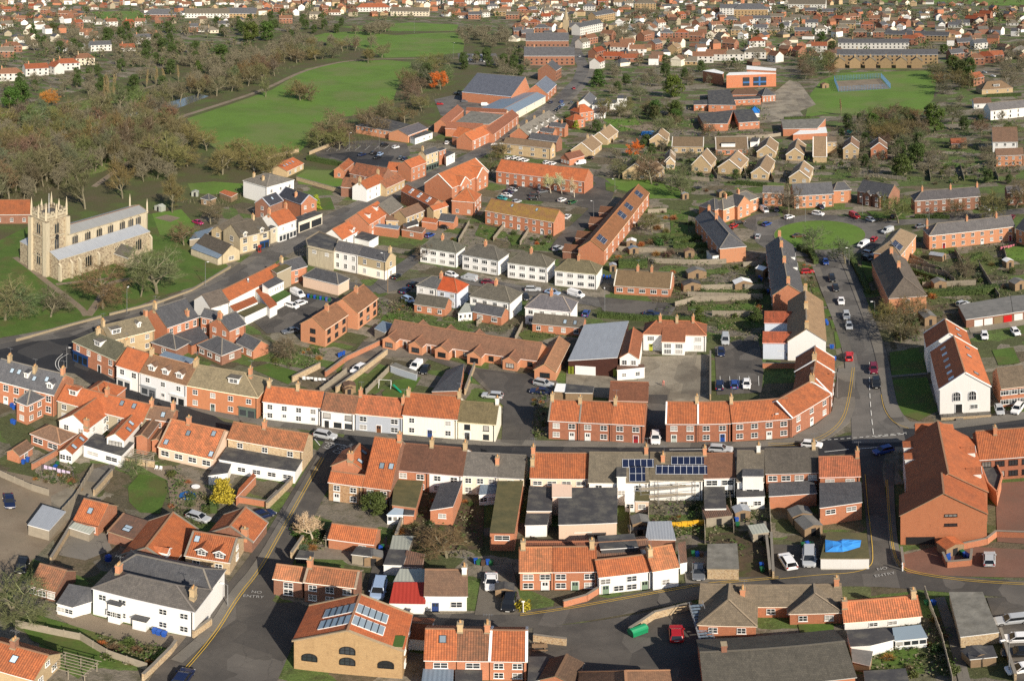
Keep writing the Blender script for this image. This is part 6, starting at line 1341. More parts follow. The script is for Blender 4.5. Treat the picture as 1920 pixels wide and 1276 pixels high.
H('left brick range of the supermarket courtyard with brown roof',(1105,170),(1265,30),(1080,85),'supermarket',he=4.4,n=0,**BR);H('front brick range of the supermarket courtyard with brown roof',(1085,205),(1425,225),(1250,150),'supermarket',he=4.2,n=0,**BR);H('right brick range of the supermarket courtyard along the high street',(1545,262),(1785,82),(1600,112),'supermarket',he=4.4,n=6,**BR);H('back brick range of the supermarket courtyard with brown roof',(1280,40),(1660,60),(1450,15),'supermarket',he=4.4,n=0,**BR)
PR('flat grey roof in the middle of the supermarket courtyard',[(1180,150),(1500,168),(1640,78),(1330,42)],4.6,'supermarket',wl='brick',rf='cement')
PAN(900,180,5.053)
H('long orange roofed terrace with birch trees in front of it',(150,712),(986,812),(600,646),'terrace','terraced_houses',he=5.2,n=11,ww=1.2,dr=(1,3,5,7,9),dc=WH,rf='redtile',rt=(1.0,1.0,1.0),wl='brick',wt=(.9,.85,.85))
H('flats with long grey brown roof over a buff brick front near the zebra crossing',(218,447),(666,497),(460,412),'flats',he=5.2,rf='tan',rt=(.75,.72,.72),wl='buff',n=4,ww=1.7,eR=1)
H('dark slate roofed terrace behind the buff flats',(460,402),(722,436),(610,360),'terrace','terraced_houses',he=5,rf='slate',wl='brickd',n=4);H('brick terrace wing with dark roof above the evergreen hedge',(570,335),(690,350),(640,300),'house',he=5,rf='slate',wl='brick',n=2);H('brick terrace wing with dark roof and tall chimney near the red house',(655,285),(800,300),(745,250),'house',he=5,rf='slate',wl='brick',n=2,ch=[(.7,'o',2)])
H('high street terrace with a row of white dormers along its grey roof',(470,382),(745,212),(510,220),'terrace','terraced_houses',he=5.4,rf='grey',rt=(1.35,1.35,1.35),wl='brick',n=6,ch=[(.06,'y',4,1.3),(.32,'y',4,1.3),(.58,'y',4,1.3),(.9,'y',4,1.3)],dm=[(t,.2,'g',1.5)for t in(.1,.3,.5,.7,.9)])
TB=dict(he=2.8,rf='tan',rt=(1.2,1.15,1.1),wl='buff',vg='frame')
H('nearer of two buff bungalows with sandy roofs behind the minibus',(1066,527),(1158,452),(1010,404),'bungalow',n=2,ch=[(.6,'y',1)],**TB);H('farther of two buff bungalows with sandy roofs behind the minibus',(1212,412),(1312,337),(1155,322),'bungalow',n=3,ch=[(.5,'y',1)],**TB)
H('brick social hall with brown roof and a white sign beside the minibus',(850,602),(992,565),(868,530),'hall',he=2.9,rf='brown',rt=(1.2,.85,.8),wl='brick',n=0,eL=3)
H('orange brick villa with red tiled hipped roof near the white rear terraces',(945,162),(1082,142),(962,78),he=5.2,rf='redtile',rt=(.9,.8,.75),wl='brick',en='hh',n=3,hipk=.7,ch=[(.2,'o',3)]);H('lower red roofed wing of the orange brick villa',(885,235),(1000,215),(935,165),he=4.4,rf='redtile',rt=(.85,.75,.7),wl='brick',en='hh',n=2)
H('white end terrace with grey roof beside the villa',(1052,78),(1105,12),(992,12),he=5,rf='slate',rt=(1.5,1.5,1.5),wl='white',n=2,eL=1)
for i,q in enumerate([[(1060,85),(1190,85),(1215,35),(1085,35)],[(1070,165),(1185,160),(1200,105),(1090,105)],[(1230,75),(1290,70),(1300,40),(1245,42)],[(1300,25),(1385,25),(1390,-5),(1310,-5)]]):PR(['flat dark roofed white back block of the white terraces, upper left','low white back extension of the white terraces, nearest the bushes','small white back block in the middle of the white terraces','white back block with black roof at the far end of the white terraces'][i],q,[5,3,4.4,5][i],'house',wl='white',rf='slate',win=2,ww=.9)
PAN(1240,200,6.0)
def GB(label,A,B,R_,**k):
 kk=dict(TB);kk.update(n=2,eL=2,ww=1.5);kk.update(k);return H(label,A,B,R_,'bungalow',**kk)
GB('buff bungalow with broad front gable, patio doors and one large roof light',(890,697),(985,592),(792,560),sk=[(.5,.45,2.2,1.8)]);GB('buff bungalow with dark left roof slope and a conservatory behind the shrubs',(1207,753),(1282,612),(1140,616));GB('buff bungalow with big white roof light near the roundabout gardens',(1668,802),(1715,690),(1575,660),sk=[(.45,.45,2.4,2.4,'frame')])
GB('buff chalet with steep sandy gable half hidden by bare trees',(560,667),(622,585),(480,502),he=3.2,pt=48);GB('buff chalet with steep gable and tall glazed porch at the left of the estate',(152,628),(160,560),(108,522),he=3.2,pt=48)
GB('buff bungalow with white edged gable and a small palm in front',(1286,512),(1322,412),(1190,400));GB('buff bungalow with round topped front window',(1606,542),(1632,432),(1515,418),sk=[])
H('long buff semi detached bungalows with grey brown roof below the school',(118,447),(472,452),(300,336),'bungalow',n=4,ww=1.8,**dict(TB,he=3.2,rt=(.75,.74,.72)));h=H('brick bungalow with wide white flat dormer below the school',(615,482),(977,477),(790,340),'bungalow',n=4,ww=1.8,**dict(TB,wl='brick',rt=(.7,.68,.66)));W(h,2.5,8.8,1.2,5,5.2,0,name='dormer',rf='felt',wl='white',n=2)
H('buff house with tall sandy roof sweeping down over a white garage door',(1706,562),(1862,562),(1785,336),n=0,**dict(TB,pt=40));PR('buff two storey half with white door joined to the sweeping roof house',[(1865,400),(1975,400),(1970,345),(1865,340)],5.4,'house',wl='buff',rf='tan',win=2)
PR('small white flat roofed garage between the brick bungalow and the palm bungalow',[(1000,400),(1080,395),(1105,350),(1020,348)],2.4,'garage',wl='white',rf='felt')
GB('grey gabled house with two bright gables left of the estate',(-30,745),(40,690),(-105,640),he=3.2)
PAN(900,180,5.053)
GB('brown chalet with wide tiled front behind bare trees and a low wall',(1600,730),(1612,640),(1480,600),he=3,rt=(.8,.72,.65));GB('buff chalet with white bargeboards and a glazed corner behind the low wall',(1850,622),(1856,556),(1800,540),he=3.2,pt=46)
GB('sandy gabled house beside the blue tarpaulin boat',(1770,420),(1800,360),(1700,330),he=3.4)
PAN(960,320,Z4)
H('moss roofed brick terrace with bright yellow lichen along its ridge',(-203,297),(310,386),(160,262),'terrace','terraced_houses',he=5.2,rf='moss',rt=(1.2,1.0,.9),wl='brick',n=9,ww=1.1,dr=(2,4,7),dc=WH,sk=[(.34,.75),(.70,.75)])
h=H('narrow brick terrace with four solar arrays down its orange brown roof',(692,598),(1030,166),(762,320),'terrace','terraced_houses',he=5.0,rf='brown',rt=(1.55,1.15,.8),wl='brick',n=9,so=[(.05,.25,4.2,3.2),(.45,.25,4.2,3.2),(.60,.25,4.2,3.2),(.84,.25,4.2,3.2)]);_,L,D,d1,he,hr,_k=HOUSES['narrow brick terrace with four solar arrays down its orange brown roof']
for t in(.03,.24,.48,.68):W(h,L*t,L*t+5,D-.5,D+5.5,2.6,34,'y',rf='brown',rt=(.9,.7,.6),wl='brickd',name='front_wing',eR=1)
H('bungalow pair with tan grey roof and white windows at the cul-de-sac',(762,858),(1185,882),(985,748),'bungalow',n=5,ww=1.7,wk='c',ch=[(.38,'o',2),(.63,'o',2)],**dict(TB,wl='brick',rt=(.85,.8,.7)))
CC=dict(he=5.2,wl='bricko',rf='slate')
H('dark slate terrace with rounded hip and tall chimneys left of the roundabout',(1366,352),(1550,582),(1552,386),'terrace','terraced_houses',n=5,en='gh',ch=[(.08,'o',2),(.38,'o',2)],rt=(1.1,1.1,1.1),**CC)
h=H('brick pair with central gable and grey hips beside a white minibus',(1582,292),(1850,197),(1682,172),n=4,en='hh',ch=[(.25,'o',2),(.6,'o',2)],ww=1.5,rt=(1.6,1.5,1.3),**CC);_,L,D,d1,he,hr,_k=HOUSES['brick pair with central gable and grey hips beside a white minibus'];W(h,L*.3,L*.68,-1.2,d1,he,40,'y',rf='slate',wl='bricko',name='front_gable',eL=2);W(h,-2,L*.3,D*.3,D+3,he,35,rf='slate',wl='bricko',name='side_wing',en='hh')
PR('small white sun room with black roof on the dark slate terrace',[(1500,640),(1555,632),(1545,590),(1455,600)],2.6,'conservatory','conservatory','frame','felt',win=2);PAN(1440,320,Z4)
H('brick house with orange gable end and slate roof at the left of the circle',(-40,165),(115,168),(40,112),n=3,en='gg',rt=(1.4,1.3,1.2),**CC);h=H('slate roofed brick terrace at the top of the circle',(196,188),(492,172),(330,90),'terrace','terraced_houses',n=6,dr=(0,4),dc=WH,rt=(1.1,1.1,1.1),**CC);H('orange brick gabled house at the right end of the circle terrace',(492,150),(622,142),(556,82),n=1,en='hh',rt=(1.2,1.2,1.2),hipk=.6,**CC)
h=H('dark brick pair with slate roof and small front gables beyond the red van',(665,150),(900,190),(800,82),n=4,**dict(CC,wl='brickd'));_,L,D,d1,he,hr,_k=HOUSES['dark brick pair with slate roof and small front gables beyond the red van'];[W(h,L*t,L*t+3,-.8,d1,he-.6,40,'y',rf='slate',wl='brickd',name='front_gable',eL=1)for t in(.25,.55)]
H('long dark brick terrace with grey slate roof along the side road, upper row',(1098,226),(1592,190),(1340,135),'terrace','terraced_houses',n=8,en='hg',ch=[(.14,'o',2),(.57,'o',2),(.98,'o',2)],rt=(1.3,1.2,1.15),**dict(CC,wl='brickd'));H('dark brick house at the right edge beyond a bare street tree',(1790,165),(1990,152),(1885,108),n=3,rt=(1.3,1.2,1.15),**dict(CC,wl='brickd'))
H('long orange brick terrace with grey slate roof along the side road, lower row',(1207,486),(1847,415),(1520,366),'terrace','terraced_houses',n=9,en='hg',dr=(1,5,8),dc=(RED,WH),ch=[(.0,'o',2),(.47,'o',2),(.82,'o',2)],rt=(1.4,1.3,1.2),**CC)
H('brick house with solar panels on a sandy hipped roof beside a white van',(995,632),(1112,482),(958,470),en='hh',n=2,so=[(.1,.2,4,3.3)],hipk=.9,**dict(CC,rf='tan'));H('slate and sandy hipped terrace standing end on below the solar panelled house',(1190,932),(1032,660),(1002,765),n=4,en='hg',ch=[(.45,'o',3),(.85,'o',3)],eL=1,**dict(CC,rf='grey',rt=(.8,.72,.68)))
h=PR('long garage block with sagging felt roof and white, brown and red doors',[(1482,1114),(1830,1064),(1812,940),(1425,1005)],2.5,'garage','garage_block','brickd','greyfelt');h2=PR('right end of the garage block with two white doors',[(1832,1062),(2000,1038),(1990,925),(1814,940)],2.5,'garage','garage_block','brickd','greyfelt')
Lg=(at((1830,1064),2.5)-at((1482,1114),2.5)).length
for i,c_ in enumerate([(.75,.75,.72),(.75,.75,.72),(.25,.18,.10),(.5,.01,.01)]):b=MB();b.box((Lg*(.17+i*.21),-.08,0),(Lg*(.17+i*.21)+Lg*.18,-.02,2.05),'door');link('garage_door',b.mesh('garage_door'),h,col=c_)
for i in range(2):b=MB();b.box((.3+i*2.7,-.08,0),(2.6+i*2.7,-.02,2.05),'door');link('garage_door',b.mesh('garage_door'),h2,col=(.75,.75,.72))
H('brick house with tall chimney at the right edge beside the washing line',(1850,430),(1990,480),(1930,330),n=2,**CC)
PAN(1440,0,Z4)
H('brick house with white edged front gable below the wood, left one',(680,1112),(686,1062),(622,1048),he=5,rf='brown',wl='buff',n=0,eL=2,vg='frame');H('brick house with white edged front gable below the wood, right one',(896,1112),(892,1072),(830,1055),he=5,rf='brown',wl='brick',n=0,eL=2,vg='frame');H('house with two tone brown roof and white conservatories at the right edge',(1680,1062),(1868,1060),(1775,950),he=5,rf='brown',wl='white',n=3);H('buff brick house with garage doors at the right edge',(1706,1165),(1912,1158),(1800,1108),he=5,rf='brown',wl='bricko',n=4)
H('half timbered white house with slate roof at the right edge',(1665,830),(1960,800),(1800,755),he=5.2,rf='slate',rt=(1.6,1.5,1.4),wl='white',n=5,ww=.8,wk='sb');H('chalet bungalow with white flat dormer and hipped roof beside the parked white car',(1600,672),(1832,655),(1702,602),he=3,rf='tan',rt=(.8,.72,.65),wl='buff',en='hh',n=3,dm=[(.5,.3,'f',4.0)]);H('white garage like house with brown roof at the edge of the green',(1540,775),(1672,770),(1600,732),he=3,rf='brown',wl='white',n=2);H('small red roofed garden house behind the orange bush',(1372,1075),(1488,1070),(1430,1030),'outbuilding',he=2.6,rf='redtile',rt=(.6,.6,.7),wl='wood',n=1)
PAN(1240,100,5.647)
SC=dict(cat='school',wl='brick')
h=PR('tall brick school hall with wide blue and black windows and flat cream roofs',[(690,232),(1215,215),(1190,185),(720,205)],8.5,rf='frame',wt=(1.1,1,.95),**SC)
Ls=(at((1215,215),8.5)-at((690,232),8.5)).length;b=MB();[b.box((Ls*a,-.25,1.2),(Ls*c,-.02,6.8),'glass')for a,c in((.33,.46),(.54,.80))];link('window',b.mesh('window'),h);b=MB();b.box((Ls*.645,-.3,1),(Ls*.68,0,7),'plastic');[b.box((Ls*a,-.28,3),(Ls*c,0,4.0),'plastic')for a,c in((.33,.46),(.54,.80))];link('panel',b.mesh('panel'),h,col=(.05,.16,.40))
PR('brick school block with cream flat roof at the back right of the hall',[(905,130),(1215,162),(1210,185),(905,170)],10,rf='frame',**SC);PR('brick school block with cream flat roof and chimney left of the hall',[(440,185),(650,220),(660,200),(560,168)],7.5,rf='frame',**SC)
PR('low school wing with black roof, blue doors and white roof domes',[(500,545),(790,550),(730,380),(490,395)],4,rf='felt',win=3,**SC);PR('low white edged school wing on the left',[(345,545),(530,542),(500,490),(340,500)],3.6,rf='felt',win=3,**SC)
H('dark hipped school range facing the playground',(730,440),(1050,432),(900,372),name='school',en='hh',he=3.4,rf='brown',rt=(.7,.66,.66),n=0,**SC);PR('flat school corridor with white fascia and blue door',[(750,495),(1055,482),(1040,450),(740,460)],3.4,rf='felt',win=6,**SC);H('square school pavilion with pointed slate roof beside the playground',(1070,450),(1210,440),(1060,362),name='school',he=3.8,rf='slate',en='hh',n=4,ww=.8,**SC)
PR('broad black roofed infant school with a strip of blue windows',[(820,735),(1040,720),(960,590),(760,600)],3.8,rf='felt',win=4,**SC);PR('black roofed left half of the infant school with white domes',[(450,745),(700,745),(760,600),(385,640)],3.8,rf='felt',win=2,**SC)
H('royal blue pyramid canopy in the school playground',(935,628),(1040,628),(950,556),'canopy',he=2.6,rf='plastic',rt=(.02,.16,.5),wl='frame',en='hh',nowin=1)
PR('flat grey roofed nursery with white window walls',[(1290,800),(1650,795),(1740,690),(1270,705)],3.8,rf='cement',win=1,edge='frame',**SC);PR('low white roofed front of the nursery',[(1395,860),(1755,840),(1740,780),(1480,810)],3.0,rf='frame',win=0,**SC)
# ==== THE FAR TOWN
PAN()
def far_meshes(w,d,he,rf,wl,hip):
 def mk():
  d1=d/2;hr=he+d1*.75;en='hh' if hip else 'gg'
  return wall_mesh(w,d,d1,he,hr,en,wl),roof_mesh(w,d,d1,he,hr,en,rf),hr
 return cached(('far',w,d,he,rf,wl,hip),mk)
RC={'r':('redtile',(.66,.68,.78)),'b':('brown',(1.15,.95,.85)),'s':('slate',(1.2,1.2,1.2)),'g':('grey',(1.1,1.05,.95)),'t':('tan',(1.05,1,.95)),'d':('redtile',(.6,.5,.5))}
WC={'w':'white','b':'brick','d':'brickd','u':'buff','c':'cream'}
RN={'r':'orange','b':'brown','s':'slate','g':'grey','t':'sandy','d':'dark red'};WN={'w':'white','b':'red brick','d':'dark brick','u':'buff','c':'cream'}
FARP=[]
def FH(x,y,w,rot,code,where,name='house',win=True,label=None,d=None,h=None):
 """far house: code = roof letter, wall letter, storeys, g(able) or h(ip); rot = degrees the long side is turned"""
 rf,rt=RC[code[0]];wl=WC[code[1]];he=h or{'1':2.8,'2':5.2,'3':7.8}[code[2]];hip=code[3]=='h';d=d or min(w,8.5)
 wm,rm,hr=far_meshes(w,d,he,rf,wl,hip);q=at((x,y));rz=rad(rot)-math.atan2(q.x,q.y)*1.0
 u=Vector((math.cos(rz),math.sin(rz)));v=Vector((-u.y,u.x));o0=q-u*w/2
 r=empty(name,(o0.x,o0.y,0),rz);lb=label or '%s %s with %s %s roof %s'%(WN[code[1]],'bungalow' if code[2]=='1' else 'house',RN[code[0]],'hipped' if hip else 'gabled',where)
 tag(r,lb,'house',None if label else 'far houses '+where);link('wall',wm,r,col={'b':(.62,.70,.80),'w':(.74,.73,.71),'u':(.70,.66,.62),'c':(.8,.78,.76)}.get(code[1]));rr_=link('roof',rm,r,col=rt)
 link('chimney',chimney_mesh('o' if code[1]in 'bdw' else 'y',2),rr_,(w*.2,d/2,hr));FARP.append((q,max(w,d)*.55))
 if win:
  f,g,g2=win_meshes(1.3,1.3,'p')
  for k in range(int(code[2])):
   for i in range(max(2,int(w/3.5))):link('window',g,r,(w*(i+.5)/max(2,int(w/3.5)),.2,1+2.6*k))
 return r
def FS(where,s,win=True):
 for t in s.split(';'):
  a=t.split()
  if len(a)==5:FH(float(a[0]),float(a[1]),float(a[2]),float(a[3]),a[4],where,win=win)
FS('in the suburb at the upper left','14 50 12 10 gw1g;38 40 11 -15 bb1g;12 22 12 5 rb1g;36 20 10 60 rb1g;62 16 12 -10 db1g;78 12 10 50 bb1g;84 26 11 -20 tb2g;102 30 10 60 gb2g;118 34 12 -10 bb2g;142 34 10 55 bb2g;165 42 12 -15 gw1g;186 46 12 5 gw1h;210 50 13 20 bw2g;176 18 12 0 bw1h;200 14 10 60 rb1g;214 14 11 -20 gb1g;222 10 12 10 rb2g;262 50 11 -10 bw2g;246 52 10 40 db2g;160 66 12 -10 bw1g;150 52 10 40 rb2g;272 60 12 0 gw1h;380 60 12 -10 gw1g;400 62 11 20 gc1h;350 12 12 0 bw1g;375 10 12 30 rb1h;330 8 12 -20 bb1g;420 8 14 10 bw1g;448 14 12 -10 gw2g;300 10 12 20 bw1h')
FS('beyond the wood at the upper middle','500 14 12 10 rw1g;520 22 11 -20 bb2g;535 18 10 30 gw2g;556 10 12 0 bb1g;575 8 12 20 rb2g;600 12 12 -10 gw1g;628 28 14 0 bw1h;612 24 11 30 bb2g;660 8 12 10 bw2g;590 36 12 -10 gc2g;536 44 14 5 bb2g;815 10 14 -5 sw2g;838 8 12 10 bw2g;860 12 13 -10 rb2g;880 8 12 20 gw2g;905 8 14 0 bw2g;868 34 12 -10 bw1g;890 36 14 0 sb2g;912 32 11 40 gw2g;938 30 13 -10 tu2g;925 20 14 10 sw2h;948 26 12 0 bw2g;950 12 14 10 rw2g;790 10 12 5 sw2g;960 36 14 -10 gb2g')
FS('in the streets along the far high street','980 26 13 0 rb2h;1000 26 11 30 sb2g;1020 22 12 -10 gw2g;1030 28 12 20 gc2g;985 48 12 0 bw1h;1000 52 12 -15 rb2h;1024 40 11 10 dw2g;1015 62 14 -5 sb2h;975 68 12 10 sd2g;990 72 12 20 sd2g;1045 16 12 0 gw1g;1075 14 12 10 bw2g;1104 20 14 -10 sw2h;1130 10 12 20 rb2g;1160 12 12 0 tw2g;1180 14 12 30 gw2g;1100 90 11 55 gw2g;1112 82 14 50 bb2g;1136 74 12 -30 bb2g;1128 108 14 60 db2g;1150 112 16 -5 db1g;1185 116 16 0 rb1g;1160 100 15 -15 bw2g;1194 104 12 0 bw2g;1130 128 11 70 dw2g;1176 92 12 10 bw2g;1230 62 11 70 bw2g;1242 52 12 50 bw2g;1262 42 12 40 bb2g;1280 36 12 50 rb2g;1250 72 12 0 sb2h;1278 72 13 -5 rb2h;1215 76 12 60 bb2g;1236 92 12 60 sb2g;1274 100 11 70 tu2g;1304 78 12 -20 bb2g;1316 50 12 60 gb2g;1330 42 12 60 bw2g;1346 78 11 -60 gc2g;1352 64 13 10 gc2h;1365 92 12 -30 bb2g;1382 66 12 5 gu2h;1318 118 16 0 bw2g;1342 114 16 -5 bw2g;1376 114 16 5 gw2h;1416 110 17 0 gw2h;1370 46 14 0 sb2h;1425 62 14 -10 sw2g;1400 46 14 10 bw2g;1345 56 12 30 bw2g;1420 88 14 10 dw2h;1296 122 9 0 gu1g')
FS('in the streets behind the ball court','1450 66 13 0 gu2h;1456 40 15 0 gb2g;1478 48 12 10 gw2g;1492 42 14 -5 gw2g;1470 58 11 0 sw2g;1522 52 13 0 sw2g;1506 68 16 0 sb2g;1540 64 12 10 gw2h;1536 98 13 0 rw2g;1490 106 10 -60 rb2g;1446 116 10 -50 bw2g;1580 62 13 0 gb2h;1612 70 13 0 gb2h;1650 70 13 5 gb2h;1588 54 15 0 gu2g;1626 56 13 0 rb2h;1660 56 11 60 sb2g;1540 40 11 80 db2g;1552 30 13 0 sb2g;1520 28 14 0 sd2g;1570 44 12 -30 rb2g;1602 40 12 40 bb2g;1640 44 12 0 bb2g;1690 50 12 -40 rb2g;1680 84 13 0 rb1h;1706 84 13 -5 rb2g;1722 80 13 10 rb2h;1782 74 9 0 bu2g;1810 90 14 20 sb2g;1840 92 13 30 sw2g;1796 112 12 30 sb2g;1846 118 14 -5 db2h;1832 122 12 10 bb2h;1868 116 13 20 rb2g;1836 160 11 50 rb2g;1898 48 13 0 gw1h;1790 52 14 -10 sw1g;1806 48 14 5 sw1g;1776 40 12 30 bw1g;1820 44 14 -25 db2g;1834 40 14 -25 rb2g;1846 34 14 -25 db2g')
FS('among the trees above the park','24 98 16 10 bd2h;20 152 18 10 bw2h;240 96 13 15 rw1g;172 72 13 10 bw1g;12 108 12 0 gb2g;190 96 18 15 sw2g;268 82 15 20 sw2g;420 50 12 10 sw1g;362 60 10 0 sb2g')
FH(70,142,17,18,'rw2g','',label='white and brick villa with orange gables and a dark solar panel by the park');FH(95,138,10,-60,'rw2g','',label='white gabled cross wing of the villa by the park');FH(128,132,18,15,'rw2h','',label='white villa with scarlet hipped roof and tall chimneys by the park');FH(160,122,15,15,'bc2h','',label='pale villa with brown hipped roof at the end of the villa row by the park')
FH(300,32,36,-3,'sb1h','',label='broad single storey clinic with dark hipped roof beside the small far field',d=16);FH(388,34,50,-2,'gw2g','',label='sprawling white nursing home beyond the small far field',d=14);FH(452,34,34,-8,'su2g','',label='buff hall with steep black roof above the evergreens',d=16);FH(700,22,40,4,'rw2h','',label='long white building with orange roof beyond the park',d=12);FH(768,30,44,-8,'gc2g','',label='long grey roofed cream building beyond the park',d=12)
FH(1374,28,30,0,'sw3g','',label='white seaside hotel with black gables',d=12);FH(1408,34,38,0,'su3h','',label='large buff apartment block with dark mansard roof',d=16,h=10);FH(1420,44,28,0,'sw2g','',label='long white house in front of the buff apartment block');FH(1210,18,26,0,'gu3h','',label='pale yellow flats above the far end of the tree lined avenue',d=12)
FH(1110,62,44,60,'sw3g','',label='tall white terrace on the far high street',d=10);FH(1136,40,40,58,'su3g','',label='tall buff terrace on the far high street',d=10);FH(1086,58,26,0,'su2h','',label='buff house beside the church spire')
FH(1026,94,36,0,'sd2g','',label='big old hall with grey slate roof standing behind the brick hall',d=16,h=8);FH(1030,122,38,0,'sb2g','',label='big brick hall with steep dark slate roof beside the high street',d=16,h=7);FH(1048,148,15,75,'sb2g','',label='brick hall with gable end facing the high street',d=13,h=7)
FH(1664,122,76,1,'su3g','',name='terraced_houses',label='long dark roofed buff terrace behind the ball court',d=10)
for i in range(6):x=1585+i*29;FH(x,126,9,90,'gu2g','',label='rear wing number %s from the left of the long buff terrace'%['one','two','three','four','five','six'][i])
FH(1638,92,60,0,'sw2g','',name='terraced_houses',label='slate terrace with white front gables behind the long buff terrace')
FH(1718,76,60,-14,'su2g','',name='terraced_houses',label='slate terrace with pale dormers and buff end gable')
H('big brick supermarket with blue grey slate roofs beside the park',(866,172),(958,181),(935,140),'supermarket',he=6,rf='slate',rt=(1.15,1.25,1.45),wl='brick',n=0,pt=24,D=26);H('brick shop hall with slate gables and white front on the high street',(1026,175),(1044,158),(1012,152),'shop',he=5,rf='slate',rt=(1.5,1.7,2.0),wl='brick',n=3)
H('long shop hall with blue grey metal roof on the high street',(964,212),(1024,180),(975,188),'shop',he=4.2,pt=20,rf='bluemetal',wl='cream',n=4,D=22)
FH(1513,17,46,-4,'gw2g','',label='large pale warehouse with cream roof at the top edge',d=24,h=6)
zr=random.Random(5);MBF=MB()
def addfar(b,x,y):
 q=at((x,y));w_=zr.uniform(6.5,11);d_=zr.uniform(6,8.5);he=zr.choice((2.8,2.8,5.0));a=zr.uniform(0,3.14);u=Vector((math.cos(a),math.sin(a),0));v=Vector((-u.y,u.x,0));o=Vector((q.x,q.y,0));hr=he+d_*.36
 P=lambda i,j,z:o+u*(i*w_/2)+v*(j*d_/2)+Vector((0,0,z))
 wl=zr.choice(('white','brick','brickd','cream','buff','white','olive'));rf=zr.choice(('brown','brown','grey','tan','slate','darkpan','oldpan'));hi=zr.choice((1,1,.35))
 for(a0,b0),(a1,b1)in(((-1,-1),(1,-1)),((1,-1),(1,1)),((1,1),(-1,1)),((-1,1),(-1,-1))):b.face([P(a0,b0,-.5),P(a1,b1,-.5),P(a1,b1,he),P(a0,b0,he)],wl)
 k=1.06;R0,R1=P(-hi,0,hr),P(hi,0,hr);A,B_,C_,D_=P(-k,-k,he),P(k,-k,he),P(k,k,he),P(-k,k,he)
 b.face([A,B_,R1,R0],rf);b.face([C_,D_,R0,R1],rf);b.face([B_,C_,R1],rf if hi<1 else wl);b.face([D_,A,R0],rf if hi<1 else wl)
for y in(-16,-11,-7,-3,1,5,9):
 x=-30
 while x<1960:
  x+=zr.uniform(14,30)
  if(1560<x<1900 and y<7)or(x>1850 and y<12)or(165<x<275 and y>14):continue
  addfar(MBF,x,y+zr.uniform(-2,2))
for n,(x0,y0,x1,y1)in((260,(965,14,1440,58)),(210,(1440,18,1925,70)),(110,(1120,58,1440,125)),(60,(960,58,1140,80)),(110,(0,14,480,44)),(90,(480,12,960,30)),(40,(0,44,300,96)),(30,(1440,66,1570,112)),(22,(1770,66,1925,112))):
 for i in range(n):
  p=(zr.uniform(x0,x1),zr.uniform(y0,y1));q=at(p)
  if(165<p[0]<275 and p[1]>16)or not all((q-a).length>r+5 for a,r in FARP)or 1055<p[0]<1110 and p[1]>55:continue
  addfar(MBF,*p);FARP.append((q,6))
o=link('distant_houses',MBF.mesh('distant_houses'));tag(o,'mass of small distant houses along the top edge','houses',kind='stuff')
q=at((1061,60));r=empty('church',(q.x,q.y,0));tag(r,'far stone church with a tall pointed spire above the high street','church');b=MB();b.box((-3,-3,0),(3,3,12),'stonedark');link('tower',b.mesh('tower'),r)
b=MB();[b.face([(3*math.cos(a),3*math.sin(a),12),(3*math.cos(a+.785),3*math.sin(a+.785),12),(0,0,25)],'stonedark')for a in[i*.785 for i in range(8)]];[b.tube([(x,y,12),(x,y,15)],[.5,.05],'stonedark',4)for x in(-2.7,2.7)for y in(-2.7,2.7)];link('spire',b.mesh('spire'),r);link('wall',wall_mesh(20,10,5,5,9,'gg','stonedark'),r,(3,-5,0));link('roof',roof_mesh(20,10,5,5,9,'gg','slate'),r,(3,-5,0))
# ==== TREES
def inside(p,poly):
 x,y=p;c=False
 for i in range(len(poly)):
  (x0,y0),(x1,y1)=poly[i-1],poly[i]
  if(y0>y)!=(y1>y)and x<(x1-x0)*(y-y0)/(y1-y0)+x0:c=not c
 return c
TREES=[]
def clear_of_houses(q,m=1.5):
 for(o,ex,ey,L,D)in FOOT:
  d=q-o;a,b_=d.dot(ex),d.dot(ey)
  if-m<a<L+m and-m<b_<D+m:return False
 return all((q-p).length>r+m for p,r in FARP)
BELT=[]
def ZONE(n,poly,kinds,h0,h1,label,group,sp=7,seed=1,fn=TR,**k):
 zr=random.Random(seed);xs=[p[0]for p in poly];ys=[p[1]for p in poly];c=0;t=0
 while c<n and t<n*60:
  t+=1;p=(zr.uniform(min(xs),max(xs)),zr.uniform(min(ys),max(ys)))
  if not inside(p,poly):continue
  q=at(p)
  if any((q-w_).length<sp for w_ in TREES)or not clear_of_houses(q):continue
  TREES.append(q);c+=1;kd=zr.choice(kinds);kk=dict(k)
  if fn is TR:kk['sx']={'wide':1.3,'tall':1.15}.get(kd,1.1)
  if fn is None:BELT.append((q,zr.uniform(h0,h1),kd));continue
  fn(kd,p,zr.uniform(h0,h1),label,group=group,**kk)
